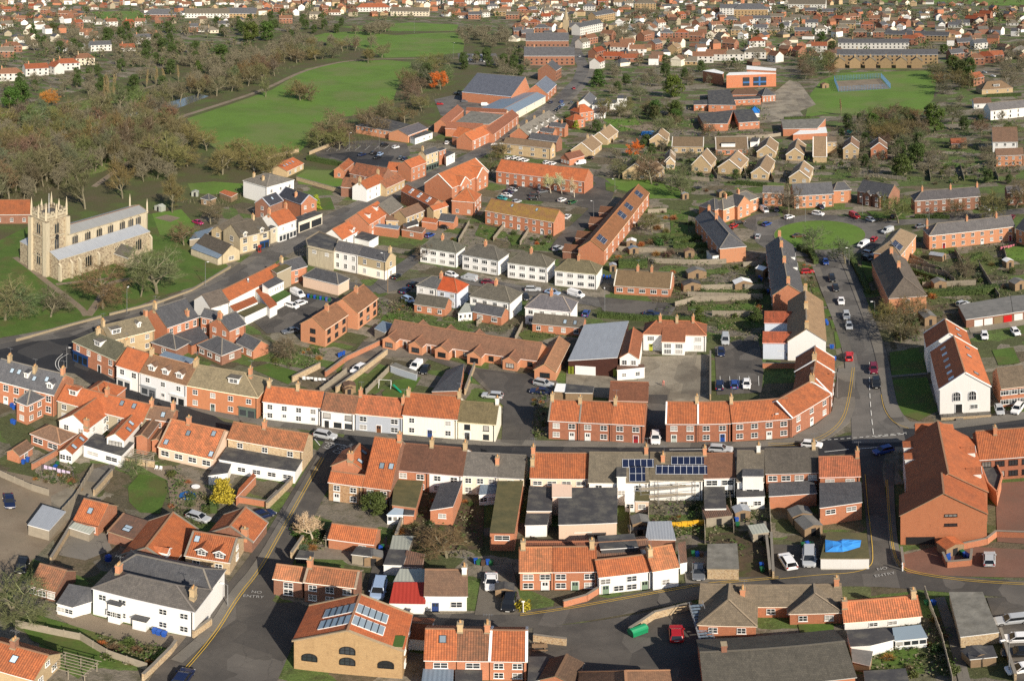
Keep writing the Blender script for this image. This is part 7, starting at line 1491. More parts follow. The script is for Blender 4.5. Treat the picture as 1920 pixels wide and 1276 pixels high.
for d in[('tall wide',(230,372),17,'spreading bare tree directly behind the church tower'),('tall wide',(160,392),17,'tall bare tree behind the left of the church nave'),('wide',(10,600),15,'big bare tree at the left edge by the churchyard road'),('wide',(43,592),12,'bare lime green tree left of the churchyard path fork'),('wide',(95,594),11,'small bare tree just left of the churchyard path'),('wide',(193,578),15,'brown bare tree in the fork of the churchyard paths'),('tall',(264,556),12,'slender bare tree in the middle of the churchyard'),('wide',(294,550),18,'great spreading bare tree on the right of the churchyard'),('tall',(323,398),15,'tall many stemmed bare tree by the garden greenhouse'),('wide',(395,420),9,'low round bare tree behind the post office'),('wide',(345,460),10,'bare tree between church and post office wing'),('wide',(1526,474),10,'left bare street tree at the foot of the roundabout'),('wide',(1585,495),10,'right bare street tree at the mouth of the avenue'),('wide',(1684,418),13,'bare street tree right of the red van'),('wide',(1478,402),13,'bare street tree in front of the circle terrace'),('wide',(1862,408),13,'bare street tree before the upper dark terrace'),('wide',(1905,390),13,'bare street tree at the far right of the side road'),('wide',(1790,408),8,'low bare tree before the long upper terrace'),('wide',(838,1045),8.5,'wide brown bare tree filling the back garden behind the white cottage'),('birch',(587,1012),7.5,'thin white birch by the side road'),('wide',(20,1168),11,'yellow green bare tree at the lower left corner'),('wide',(545,672),8,'bare tree beside the grey roofed shed'),('wide',(257,888),5,'small gnarled tree on the garden pergola'),('birch',(1054,364),9.5,'right hand birch before the orange terrace'),('birch',(1077,370),9,'birch at the right end of the orange terrace'),('birch',(1033,362),9,'left hand birch before the orange terrace'),('wide',(1200,330),13,'bare tree behind the low garden wall by the chalets'),('wide',(1222,345),14,'tall bare tree by the gardens below the chalets'),('wide',(1275,345),13,'bare tree beside the trampoline'),('wide',(1160,335),9,'small bare tree on the verge'),('wide',(1280,372),12,'bare tree at the right end of the verge'),('wide',(1222,435),9,'bare tree in the gardens right of the solar terrace'),('wide',(920,330),10,'left bare tree in front of the orange terrace'),('wide',(945,300),11,'bare street tree opposite the library'),('willow',(1190,295),9,'golden weeping willow by the chalets'),('wide',(795,490),7,'bare tree beside the bank yard'),('wide',(1250,262),15,'big bare tree left of the school'),('wide',(1200,190),12,'bare tree in front of the yellow green cypress'),('wide',(1330,255),9,'bare tree before the infant school'),('wide',(1290,160),9,'rusty bare tree left of the school chimney'),('wide',(1675,235),12,'bare tree at the bottom of the green'),('wide',(1640,230),10,'reddish bare tree at the bottom of the green'),('wide',(1785,232),14,'big bare tree right of the dark conifer'),('wide',(1840,255),11,'bare tree before the half timbered house'),('pop',(1577,215),10,'narrow ivy clad tree at the edge of the school field'),('wide',(1905,265),12,'bare tree at the right edge below the timbered house'),('wide',(1800,520),9,'bare tree in the long gardens right of the avenue'),('wide',(1690,640),10,'bushy bare tree at the side of the avenue'),('wide',(1668,625),10,'tangled bare tree beside the avenue lamp'),('wide',(1715,600),9,'scrubby bare tree behind the green shed'),('pop',(196,190),17,'left poplar of the tall pale clump by the green strip'),('pop',(205,192),18,'middle poplar of the tall pale clump by the green strip'),('pop',(214,190),17,'right poplar of the tall pale clump by the green strip'),('pop',(275,165),13,'first pale poplar of the row of four'),('pop',(292,160),13,'second pale poplar of the row of four'),('pop',(309,158),12,'third pale poplar of the row of four'),('pop',(335,152),12,'fourth pale poplar of the row of four'),('willow',(88,202),12,'rusty orange round willow beside the green strip'),('willow',(826,168),14,'bright orange willow at the edge of the playing field'),('willow',(50,222),8,'small orange willow at the left edge of the wood'),('wide',(690,118),13,'dark round bare tree on the park path'),('wide',(716,108),14,'bare tree standing alone beyond the park path'),('wide',(556,184),14,'left of three bare trees standing on the playing field'),('wide',(563,188),13,'middle of three bare trees standing on the playing field'),('wide',(580,188),14,'right of three bare trees standing on the playing field'),('tall',(498,182),14,'bare tree on the near side of the park path')]:
 k_=rnd.choice(d[0].split());TREES.append(at(d[1]));TR(k_,d[1],d[2]*(1.12 if k_=='tall' else 1),d[3],sx=1.2 if k_=='wide' else 1,col=(1.75,.95,.45)if d[3].startswith(('bright orange','golden'))else(1.15,.88,.75)if 'brown bare' in d[3]else None)
for kd,p,h,lb,sx in[('round',(415,118),15,'broad dark cedar at the edge of the park',1.5),('round',(470,80),20,'left dark evergreen of the tall pair above the park',1.1),('round',(500,76),19,'right dark evergreen of the tall pair above the park',1.1),('cone',(372,135),9,'small dark conifer below the cedar',1.4),('round',(692,110),8,'dark evergreen bush tree on the park path',1.4),('round',(1262,182),15,'great yellow green cypress left of the school',1.2),('cone',(1122,162),12,'dark conifer beside the high street',1.6),('round',(1752,248),16,'very dark conifer at the right of the green',.95),('round',(1718,305),10,'dark evergreen in the gardens below the wood',1.3),('round',(1690,330),10,'broad evergreen behind the dark terrace',1.2),('round',(22,205),14,'dark conifer group at the left edge by the green strip',1.2),('round',(40,195),15,'taller dark conifer at the left edge by the green strip',1.0),('cone',(62,66),11,'dark conifer at the upper left',1.4),('round',(98,62),10,'dark round evergreen at the upper left',1.2),('round',(70,82),9,'lower dark evergreen at the upper left',1.1),('round',(702,962),5.2,'round dark evergreen behind the little conservatory',1.25),('lime',(418,945),6.4,'golden green conifer in the walled garden',1.25),('cone',(1310,602),4.5,'clipped green conifer behind the white hipped house',1.7),('cone',(1417,600),4,'small round conifer in the long back gardens',1.7),('round',(1065,232),5.5,'round dark holly beside the villa',1.3),('lime',(1080,242),5,'yellow green conifer beside the villa',1.4),('round',(575,1005),3,'ivy covered bush by the birch',1.5),('round',(1366,385),6,'dark evergreen in the gardens by the trampoline',1.3),('lime',(592,392),6,'yellow green conifer beside the orange brick house',1.2),('round',(1465,60),9,'dark evergreen among the far villas',1),('round',(1540,78),10,'dark evergreen between the far terraces',1.2),('round',(1560,95),9,'dark evergreen by the far white house',1.3),('round',(1770,100),8,'dark evergreen at the end of the buff terrace',1.3),('round',(1420,70),8,'dark evergreen before the white far houses',1),('round',(1650,290),6,'evergreen by the turquoise trampoline',1.4)]:
 TREES.append(at(p));TR(kd,p,h,lb,sx=sx,col=(1.5,1.35,.7)if 'yellow green cyp' in lb else None)
WG='bare trees of the wood left of the playing field'
ZONE(92,[(-20,235),(120,225),(240,195),(330,222),(345,268),(330,330),(300,345),(200,320),(60,370),(-20,390)],['tall','tall','wide'],14,19,'tall bare tree in the wood left of the playing field',WG,5.6)
ZONE(12,[(330,262),(420,285),(500,305),(560,300),(550,330),(480,335),(400,325),(345,320)],['wide'],11,14,'yellowish bare tree along the near edge of the playing field','bare trees along the near edge of the field',8,2,col=(1.25,1.2,.8))
ZONE(9,[(575,268),(640,240),(680,232),(720,262),(690,275),(610,290)],['wide'],12,14,'bare tree in the dark clump beside the car park','bare trees beside the car park',7,3)
ZONE(20,[(690,205),(745,200),(760,165),(790,128),(850,122),(850,150),(800,200),(780,232),(720,240)],['wide','wide','wide','round'],11,14,'tree on the right edge of the playing field','trees on the right edge of the playing field',8,4)
ZONE(30,[(300,212),(400,185),(480,160),(560,122),(660,104),(700,92),(560,100),(400,160),(290,196)],['wide','tall','wide'],12,16,'bare tree in the belt behind the park path','bare trees in the belt behind the park path',8,5)
ZONE(34,[(300,200),(480,140),(600,100),(700,90),(640,78),(560,78),(500,92),(400,130),(330,172),(270,190)],['wide','tall','wide'],11,15,'','',7,55,None)
ZONE(120,[(150,60),(300,62),(420,70),(560,60),(640,50),(560,40),(420,44),(280,66),(400,110),(340,140),(260,142),(180,110),(60,100),(40,88)],['wide','wide','wide','round'],9,14,'','',7.5,6,None)
ZONE(10,[(660,62),(700,58),(740,56),(745,64),(680,70)],['willow'],10,13,'','',8,7,None)
ZONE(14,[(858,70),(900,64),(950,66),(958,86),(900,92),(862,88)],['willow'],11,14,'','',8,8,None)
ZONE(22,[(1150,70),(1180,40),(1210,26),(1240,30),(1235,50),(1200,78),(1165,90)],['wide'],10,13,'','',9,9,None)
ZONE(12,[(1498,160),(1500,130),(1530,112),(1580,118),(1585,134),(1520,150)],['wide'],11,14,'bare tree behind the school field','bare trees behind the school field',9,10)
ZONE(12,[(1750,160),(1760,130),(1800,128),(1830,140),(1820,165),(1770,180)],['wide','wide','round'],11,14,'tree right of the green','trees right of the green',9,11)
ZONE(16,[(1870,110),(1925,85),(1925,160),(1890,175),(1880,140)],['wide'],10,13,'','',9,12,None)
ZONE(20,[(1640,220),(1720,226),(1740,270),(1680,290),(1620,260)],['wide','round','wide'],8,12,'tree in the thicket below the green','trees in the thicket below the green',6,13)
ZONE(16,[(1120,200),(1180,205),(1290,215),(1280,250),(1210,225),(1130,222)],['round','wide','wide'],7,11,'tree in the overgrown gardens left of the school','trees in the overgrown gardens',6,14)
ZONE(14,[(870,112),(990,100),(1000,128),(960,150),(900,126)],['wide','round'],8,11,'','',8,18,None)
ZONE(26,[(1100,110),(1440,112),(1400,150),(1300,170),(1130,190)],['wide','wide','round'],7,11,'','',9,61,None)
ZONE(14,[(1780,180),(1925,200),(1925,330),(1760,320)],['wide','wide','round'],6,9,'','',9,62,None)
ZONE(16,[(970,96),(1000,130),(960,150),(860,130),(880,112)],['wide','wide','round'],7,11,'','',7,63,None)
ZONE(16,[(1500,300),(1760,290),(1900,345),(1600,335)],['wide','round','wide'],4,7,'','',8,64,None)
ZONE(90,[(-20,235),(120,225),(240,195),(330,222),(345,268),(330,340),(300,350),(200,325),(60,375),(-20,395)],['tall','wide','tall'],9,14,'','',3.4,69,None)
ZONE(30,[(300,200),(480,140),(600,100),(700,90),(640,78),(500,92),(400,130),(330,172)],['tall','wide'],9,13,'','',4,70,None)
ZONE(46,[(0,150),(120,150),(260,130),(330,150),(300,175),(160,200),(0,205)],['wide','wide','round'],6,11,'','',7,65,None)
ZONE(24,[(420,30),(640,30),(660,60),(520,75),(430,60)],['wide','wide','round'],8,12,'','',9,66,None)
ZONE(30,[(1600,222),(1740,215),(1760,330),(1640,330),(1560,280)],['wide','round','wide'],5,10,'','',6,67,None)
ZONE(18,[(1090,240),(1140,300),(1240,320),(1440,350),(1440,300),(1180,262)],['wide','wide','round'],4,8,'','',7,68,None)
import bmesh
def joined(kd):
 out=bpy.data.collections.new('kinds of '+kd)
 for t_,c_ in TK[kd][:4]:
  bm=bmesh.new();bm.from_mesh(t_);n0=len(bm.faces);bm.from_mesh(c_);bm.faces.ensure_lookup_table()
  for f in bm.faces[n0:]:f.material_index=len(t_.materials)
  me=bpy.data.meshes.new('far_tree');bm.to_mesh(me);bm.free()
  for m in list(t_.materials)+list(c_.materials):me.materials.append(m)
  out.objects.link(bpy.data.objects.new('far_tree',me))
 return out
for kd in sorted({b_[2]for b_ in BELT}):
 pts=[b_ for b_ in BELT if b_[2]==kd]
 me=bpy.data.meshes.new('far_tree_belt');me.from_pydata([(q.x,q.y,0)for q,h_,k_ in pts],[],[])
 for nm,vals in(('size',[h_/10 for q,h_,k_ in pts]),):me.attributes.new(nm,'FLOAT','POINT').data.foreach_set('value',vals)
 g=bpy.data.node_groups.new('far_trees','GeometryNodeTree');g.interface.new_socket('Geometry',in_out='INPUT',socket_type='NodeSocketGeometry');g.interface.new_socket('Geometry',in_out='OUTPUT',socket_type='NodeSocketGeometry')
 N=g.nodes.new;a=N('NodeGroupInput');z_=N('NodeGroupOutput');ip=N('GeometryNodeInstanceOnPoints');ci=N('GeometryNodeCollectionInfo');sz=N('GeometryNodeInputNamedAttribute');rv=N('FunctionNodeRandomValue');cb=N('ShaderNodeCombineXYZ')
 ci.inputs['Collection'].default_value=joined(kd);ci.inputs['Separate Children'].default_value=True;ci.inputs['Reset Children'].default_value=True
 sz.data_type='FLOAT';sz.inputs['Name'].default_value='size';rv.data_type='FLOAT';rv.inputs[3].default_value=6.28
 ip.inputs['Pick Instance'].default_value=True;K=g.links.new
 K(a.outputs[0],ip.inputs['Points']);K(ci.outputs[0],ip.inputs['Instance']);K(rv.outputs[1],cb.inputs['Z']);K(cb.outputs[0],ip.inputs['Rotation']);K(sz.outputs[0],ip.inputs['Scale']);K(ip.outputs[0],z_.inputs[0])
 o=link('far_tree_belt',me);o.modifiers.new('trees','NODES').node_group=g
 tag(o,{'wide':'belt of far spreading bare trees above the park and streets','tall':'belt of far slender bare trees behind the park path','round':'scatter of far dark evergreens among the gardens','willow':'clumps of rusty brown trees beyond the far green'}[kd],'trees',kind='stuff')
# ==== CARS
KN={'hatch':'hatchback','estate':'estate car','saloon':'saloon car','suv':'SUV','van':'van','smallvan':'small van','mini':'small car'}
CNM={'darkblue':'dark blue','paleblue':'pale blue','brightred':'bright red','pink':'magenta'}
def PL(place,s,far=False):
 for t in s.split(';'):
  a=t.split();x,y,x2,y2=map(float,a[:4]);ex=' '.join(a[6:])
  CAR('%s %s %s%s'%(CNM.get(a[5],a[5]),KN[a[4]],place,(', '+ex)if ex else ''),(x,y),(x2,y2),a[4],a[5],'cars '+place,not far)
PAN()
PL('parked at the lower left','343 1268 362 1240 hatch darkblue cut off by the bottom edge;384 1086 412 1095 suv silver behind the white house;372 968 395 975 hatch silver in the yard behind the barn;41 1060 36 1074 mini black with a white roof;17 938 20 954 saloon darkblue in the gravel yard;494 963 510 958 hatch darkblue by the garage block')
PL('parked in the lower middle','710 1104 706 1120 van paleblue beside the red roofed workshop;921 1089 921 1106 saloon white right of the narrow white house;955 1128 952 1142 suv black near the yellow bush;1268 1186 1267 1170 hatch red in the tarmac yard;1310 1070 1310 1086 saloon grey beside the stone garage')
PL('parked at the lower right','1477 1051 1467 1035 suv white next to the silver van;1517 1044 1517 1062 van silver beside the walled roof garden;1855 1046 1855 1030 hatch silver on the brick paving;1897 1160 1868 1163 estate silver uppermost of four at the edge;1908 1195 1880 1196 estate white second of four at the edge;1914 1221 1885 1222 saloon black third of four at the edge;1918 1251 1900 1254 hatch white lowest of four at the edge')
PL('near the main street','672 691 655 701 suv white in the back yard of the white row;610 815 636 820 suv silver driving past the corner;780 685 768 696 smallvan white behind the grey store;797 692 790 702 hatch black behind the grey store;923 740 900 738 estate silver beside the tall white gable;1019 718 1038 722 suv silver below the bungalow wing;1013 732 990 730 saloon darkblue below the bungalow wing;1229 820 1229 840 suv white in the entry between the brick rows;1351 840 1372 841 estate silver at the kerb behind the chimneys;1522 832 1546 834 hatch white at the junction;1656 843 1640 847 hatch blue coming round the brick flats')
PL('in the yard behind the white gable','1349 721 1349 706 suv darkblue on the left;1377 719 1377 704 hatch blue in the middle;1400 719 1400 734 hatch white on the right;1352 659 1352 672 hatch darkblue near the entrance;1360 636 1360 650 van silver at the top')
PL('on the avenue','1592 667 1592 650 suv brightred at the end of the verge;1638 690 1639 708 suv maroon coming down;1643 717 1644 734 suv black coming down last;1548 490 1551 500 hatch blue nearest the roundabout;1560 521 1563 533 suv black second from the roundabout;1567 539 1570 550 hatch black third from the roundabout;1577 563 1579 578 saloon white fourth from the roundabout;1587 591 1589 604 suv silver fifth from the roundabout;1592 610 1594 624 hatch silver last of the parked line;1514 508 1526 507 hatch red in a front garden')
PL('beside the white converted chapel','1874 767 1878 780 hatch silver on the drive;1908 765 1900 776 suv white on the drive')
PL('near the garage block','1805 568 1818 564 hatch silver behind the garages;1846 628 1848 640 hatch white on the left;1904 621 1912 630 hatch white on the right')
PL('on the tarmac yard','558 550 572 557 van white by the bins;548 572 562 576 hatch white nearest;564 567 575 563 hatch white behind the nearest;545 619 530 622 saloon grey half hidden by twigs')
PL('by the bank corner','743 517 755 510 hatch black under the gable;760 543 770 536 saloon darkblue at the fence;776 532 786 525 hatch black ahead of the blue one;766 562 782 569 suv paleblue in the garden drive;806 440 816 436 hatch blue by the brown garage;830 424 816 422 saloon black by the slate garage')
PL('on the road of white pairs','847 514 862 518 hatch white left;880 521 866 518 van silver left;916 528 932 529 hatch maroon middle;999 541 1012 541 estate silver middle;1036 547 1050 550 saloon paleblue middle;1080 551 1098 556 van white with yellow roof rack;986 556 990 566 hatch black beside the gable;1099 586 1105 574 hatch blue beside the purple slated pair;1222 587 1244 588 saloon darkblue in the turning place')
PL('in the orange terrace court','965 349 978 353 saloon black furthest;961 355 974 358 hatch silver second;953 359 966 362 saloon darkblue third;950 365 964 368 saloon white fourth;942 371 956 374 hatch teal nearest;1003 365 1016 364 suv black in the middle;1001 371 1014 370 hatch black in the middle below;1018 358 1030 356 saloon grey at the doors;969 377 980 374 hatch silver behind the mossy roof;1054 374 1064 370 hatch white under the birches;1073 378 1083 374 estate green under the birches;1064 405 1072 398 saloon white at the terrace end;1046 465 1056 460 suv silver at the road end')
PL('behind the orange terrace','953 295 962 292 hatch white first;965 295 974 292 hatch white second;975 297 984 294 hatch white third;985 300 994 297 hatch white fourth;1025 304 1034 301 hatch white fifth;1036 306 1045 303 hatch white sixth;1088 305 1074 307 van white minibus;1105 295 1094 294 hatch black at the bungalow')
PL('around the roundabout','1433 393 1442 400 van white at the brick pair;1386 416 1400 414 saloon black on a drive;1376 423 1386 418 hatch red on a drive;1438 419 1450 414 hatch blue on the left;1421 442 1424 432 hatch silver on the left bend;1480 406 1494 402 hatch white at the upper left;1534 400 1548 402 suv white at the top;1602 404 1618 411 van brightred at the upper right;1632 411 1646 416 hatch silver at the upper right;1664 432 1650 437 van silver at the right;1639 447 1646 440 hatch red at the right;1619 458 1606 464 van white at the lower right;1629 475 1642 478 suv silver on the red drive;1626 484 1638 488 hatch black on the red drive;1498 441 1510 440 saloon brown standing on the lawn;1456 392 1458 400 hatch darkblue on a drive;1540 387 1545 394 hatch darkblue on the terrace drive')
PL('on the side road right of the circle','1676 404 1682 398 hatch black;1727 423 1742 420 saloon grey;1846 391 1860 393 estate silver;1898 406 1904 398 hatch maroon')
PL('in the surgery car park','679 289 692 285 saloon darkblue left;701 286 714 282 hatch black middle;713 288 724 282 hatch paleblue middle;708 294 720 290 saloon black lower middle;721 271 733 268 suv black top;742 275 754 272 hatch white top;752 295 760 290 hatch grey right;759 297 768 292 hatch darkblue right',True)
CAR('white hatchback outside the library',(838,267),(842,262),'hatch','white');CAR('magenta saloon car on the lawn behind the post office',(371,416),(386,421),'saloon','pink')
PL('outside the supermarket','856 175 866 174 hatch black;872 177 884 178 hatch white left;885 179 898 180 hatch white right;825 194 838 194 hatch red;871 189 884 189 hatch grey;910 196 920 196 van white',True)
PL('on the high street','1076 165 1077 170 hatch red;1075 107 1076 112 hatch grey;1087 105 1088 100 hatch silver;1053 190 1058 186 hatch blue;1055 196 1060 192 hatch paleblue;1049 201 1054 197 hatch darkblue;1072 192 1078 188 hatch grey at the kerb;1043 206 1048 202 hatch black;1033 191 1038 188 hatch darkblue at the far kerb',True)
zr=random.Random(3)
for i in range(9):CAR('parked car in the far row of the park car park',(864+i*7.6,104),(864+i*7.6,100),'hatch',zr.choice(['white','grey','black','silver']),'cars in the far row of the park car park',False)
for i in range(7):CAR('parked car in the near row of the park car park',(876+i*6.5,112+(i%3)),(876+i*6.5,108),'hatch',zr.choice(['white','white','silver','grey']),'cars in the near row of the park car park',False)
PL('in the far streets','1562 103 1572 103 hatch white;1845 135 1856 136 saloon silver;1862 142 1872 143 hatch white',True)
# ==== WALLS, FENCES, HEDGES
def FX(s,cat,mat,h,**k):
 for t in s.split('|'):
  lb,pts=t.split(':');v=[float(a)for a in pts.split()];FN(lb,[(v[i],v[i+1])for i in range(0,len(v),2)],h,mat,cat,**k)
FX('buff brick wall of the white house along the side road:362 1196 396 1172|stone boundary wall running down to the lower left corner:268 1276 320 1226 330 1212|cobble wall of the gravel yard:95 1058 130 1000 168 940|cobble wall of the long patio garden:176 930 210 892|cobble wall across the walled garden:232 868 290 876|tall cobble wall beside the corner cottage:500 955 545 910 570 868|cobble wall at the front of the decked garden:546 1048 568 1016|old wall behind the white row, left one:548 716 600 690|old cream wall behind the white row, long one:630 736 726 664|old wall between bungalow yard and gardens:872 740 884 706 890 690|stone wall of the tarmac yard at the bottom:1180 1190 1226 1160 1296 1142|wall below the stone garage:1000 1202 1062 1210|long wall of the concrete yard:1332 668 1332 750|long garden wall of the playing field edge:496 300 560 285|boundary wall beside the post office lawn:556 338 640 362|wall round the garden behind the surgery:580 290 650 262|wall along the narrow parking lane:742 1014 762 960 790 905|wall beside the white double garage:1446 1010 1450 1084|party wall of the long back yard:1434 990 1440 1040 1444 1080|wall right of the long flat garage:1876 1190 1904 1276','wall','cobble',1.7)
FX('churchyard wall along the road:30 640 130 612 190 596|churchyard wall by the post office:205 592 300 568 360 546 432 502','wall','stonedark',.8)
FX('brick wall of the parking court behind the brick store:60 880 108 852|orange brick wall at the bungalow yard:610 706 650 676 722 642|brick wall beside the lane into the flats:1690 1036 1694 1066|brick wall along the brick paving:1772 1036 1850 1020 1868 1006 1925 1008|brick bin store wall at the flats:1768 1046 1776 1064 1820 1060 1822 1040|low brick wall at the curved road:1056 1138 1100 1126 1122 1112|red brick wall of the corner garden:440 940 500 950 520 930|brick garden wall beside the terrace end:1430 690 1500 690','wall','brick',1.5)
FX('long wooden fence of the lower left lawn:30 1175 150 1200 200 1230 276 1256|curved wooden fence of the gravel yard:-4 892 60 920 92 930|fence beside the long patio garden:94 990 140 940 175 880|fence of the parcel with a swing:686 740 736 690|fence between two back gardens behind the white row:600 738 650 700|light new fence along the gardens below the terrace:1216 492 1300 496 1362 494|grey fence in the long gardens, upper:1280 545 1360 542 1430 542|red stained fence across the long gardens:1266 575 1300 566 1430 560|green fence beside the white slated pair:894 612 912 595|green fence of the conservatory garden:966 640 980 612|brown fence along the garden path at the lower right:1734 1112 1766 1200 1786 1280|fence of the sloping gardens right of the avenue:1706 504 1780 518|fence at the edge of the terrace gardens:1836 500 1860 540 1874 560|fence of the small back yard by the bins:1394 500 1430 498|fence between yards behind the scaffolded house:1216 940 1216 1010|fence between yards left of the scaffolded house:1180 930 1182 1010|fence right of the scaffolded house yard:1320 930 1322 1020|yard fence left of the purple roofed house:1368 930 1376 1000|fence beside the walled roof garden:1536 960 1538 1012|fence of the front garden beside the drive, left yard:1442 940 1446 1005|low garden fence by the grass verge:1136 330 1200 334 1270 344|fence along the nursery gardens:1500 255 1580 262|yard fence in the orange terrace gardens:860 455 880 420|garden fence below the moss terrace, right:1020 440 1036 425|garden fence below the moss terrace, left:925 452 945 426|fence between gardens right of the avenue, first:1700 480 1740 500|fence in the gardens of the long lower terrace, first:1790 472 1800 490 1812 520|fence in the gardens of the long lower terrace, second:1880 462 1890 500|board fence behind the solar panelled house:1704 492 1760 508 1790 530|fence across the gardens below the sandy hipped terrace:1730 538 1830 534|fence along the back of the estate bungalows:1150 318 1240 332 1330 340|fence between the estate gardens, first:1330 310 1345 335|fence between the estate gardens, second:1392 312 1400 336|fence between the estate gardens, third:1440 320 1452 342|fence behind the dark brick pair:1620 330 1700 338|fence behind the long upper terrace, first:1740 312 1745 340|fence behind the long upper terrace, second:1800 312 1808 340|fence behind the long upper terrace, third:1860 310 1872 338|fence along the school edge:1340 262 1440 258 1480 252|fence of the overgrown gardens:1120 238 1150 268|fence beside the white rear terraces:1140 210 1200 214|fence along the front of the orange terrace court:940 386 1000 392|fence in the long back gardens, first:1290 556 1420 560|fence in the long back gardens, second:1336 592 1420 594|fence in the gardens by the solar terrace, first:1160 470 1250 474|fence in the gardens by the solar terrace, second:1200 430 1245 428|fence in the gardens by the solar terrace, third:1215 400 1250 398|fence below the mossy terrace middle:975 460 992 434','fence','greywood',1.7)
FX('blue mesh fence along the front of the sports court:1572 172 1670 166|blue mesh fence on the left of the sports court:1564 151 1572 172|blue mesh fence on the right of the sports court:1652 146 1670 166|blue mesh fence along the back of the sports court:1564 151 1652 146','fence','plastic',3.4,col=(.12,.26,.45),open_=True)
for lb,pts,h_,w_ in[('clipped hedge along the pavement of the avenue',[(1598,490),(1618,530),(1628,550)],1.6,1.6),('tall hedge at the corner below the roundabout lawn',[(1496,468),(1520,476),(1530,495)],2,2),('long dark hedge in the gardens right of the avenue',[(1740,555),(1840,550),(1870,545)],2.2,2.4),('clipped hedge across the right hand gardens',[(1690,505),(1770,530)],1.6,1.2),('green hedge beside the surgery car park',[(576,300),(640,312),(652,320)],2.4,2.4),('hedge on the green near the timbered house',[(1850,182),(1915,180)],2,2),('hedge in front of the upper dark terrace',[(1715,408),(1780,410)],1.4,1.4),('thick hedge behind the grey bungalow pair',[(1160,500),(1214,500)],2.6,3),('hedge in the gardens below the slate terrace, upper',[(1262,452),(1330,448)],1.5,2),('hedge in the gardens below the slate terrace, lower',[(1262,464),(1330,462)],1.5,2),('hedge behind the curved roof barn',[(1120,594),(1200,600),(1330,604)],1.6,1.6),('garden hedge by the golden conifer',[(404,940),(400,962)],1.8,1.6),('hedge in front of the lower orange terrace',[(1800,500),(1840,480)],1.5,1.2),('hedge round the sandy roofed estate',[(1380,345),(1440,350)],1.8,2),('dark hedge on the school edge',[(1470,226),(1520,224)],2,2)]:HG(lb,pts,h_,w_)
# ==== BINS, LAMPS, SHEDS AND OTHER SMALL THINGS
def BS(where,s,cols=((.02,.09,.40),)):
 v=[float(a)for a in s.split()]
 for i in range(0,len(v),2):c=cols[(i//2)%len(cols)];BIN((v[i],v[i+1]),c,'%s wheelie bin %s'%('blue' if c[2]>.2 else 'green' if c[1]>.05 else 'brown',where),'wheelie bins '+where,rz=rnd.uniform(-.2,.2))
B_,G_,W_=(.02,.09,.40),(.02,.13,.05),(.10,.06,.04)
BS('by the porch of the long white house','290 1183 298 1186 308 1189');BS('beside the tiny brick store','44 866 52 862');BS('behind the small white bungalow','104 876 108 870',(B_,G_));BS('along the peach store','578 555 584 556 590 557 596 558 601 559 606 560 612 561 618 562',(B_,G_));BS('at the grey roofed shed','636 666 640 664 645 662');BS('at the bungalow yard wall','881 704 882 710 883 699',(B_,G_));BS('behind the white cottage lane','892 1052 897 1054 906 1056 915 1054 921 1055',(B_,G_,W_));BS('behind the stone garage','1300 1038 1307 1039 1315 1039',(G_,B_,W_));BS('beside the silver van','1506 1022 1514 1020 1522 1021',(G_,B_));BS('in the bin store of the brick flats','1776 1034 1777 1040 1778 1046 1804 1036 1810 1040 1816 1044',(B_,B_,B_,G_));BS('in the long back yard','1381 974 1383 984 1428 1060 1429 1068',(B_,G_));BS('beside the pantiled cottage with the conservatory','1738 1130 1750 1130',(G_,B_));BS('behind the brown brick cottages','714 1028 718 1026',(B_,G_));BS('on the avenue front gardens','1549 602 1551 606 1558 650 1561 650 1565 672');BS('behind the old terrace','1440 546 1424 520 1428 524');BS('beside the converted chapel drive','1897 752');BS('behind the white hipped house','1036 612 1029 615');BS('beside the last white pair','1132 518 1138 520 1144 519');BS('in the yard of the big slate house','22 760 26 764 23 790 27 792')
for p,h_,lb,a in[((427,1136),5,'street lamp beside the gable of the long white house',(-1,.2)),((1570,745),7,'street lamp at the mouth of the avenue',(-1,0)),((1592,508),8,'street lamp on the avenue above the hedge',(-1,0)),((1640,614),8,'street lamp on the avenue below the bushes',(-1,0)),((1449,820),6,'street lamp at the corner red brick house',(1,0)),((1510,417),8,'tall lamp behind the roundabout lawn',(0,1)),((1617,402),7,'lamp beside the red van',(-1,0)),((1742,414),7,'lamp post on the side road',(0,-1)),((1134,584),7,'lamp post at the turning place',(0,1)),((1113,410),7,'lamp post at the solar roofed terrace',(-1,0)),((721,525),9,'lamp post at the gable of the brown and white house',(-1,0)),((238,588),8,'black lamp post before the churchyard',(0,1)),((385,536),8,'black lamp post at the churchyard bend',(1,0)),((655,283),9,'left lamp in the surgery car park',(1,0)),((711,280),8,'right lamp in the surgery car park',(1,0)),((850,108),12,'flagpole like lamp at the park car park',(1,0)),((777,62),14,'tall floodlight by the far green',(1,0)),((1153,362),6,'lamp at the curved estate road',(-1,0)),((125,690),6,'signpost lamp at the market corner',(1,0)),((1892,1262),8,'yellowish lamp post at the lower right car park',(-1,0))]:LAMP(p,h_,lb,a)
POLE((1734,664),9,'brown telegraph pole beside the white converted chapel');POLE((727,548),8,'telegraph pole beside the white gable',group=None);POLE((1692,1070),2,'white bollard post at the lane corner','post','frame',.12,name='bollard')
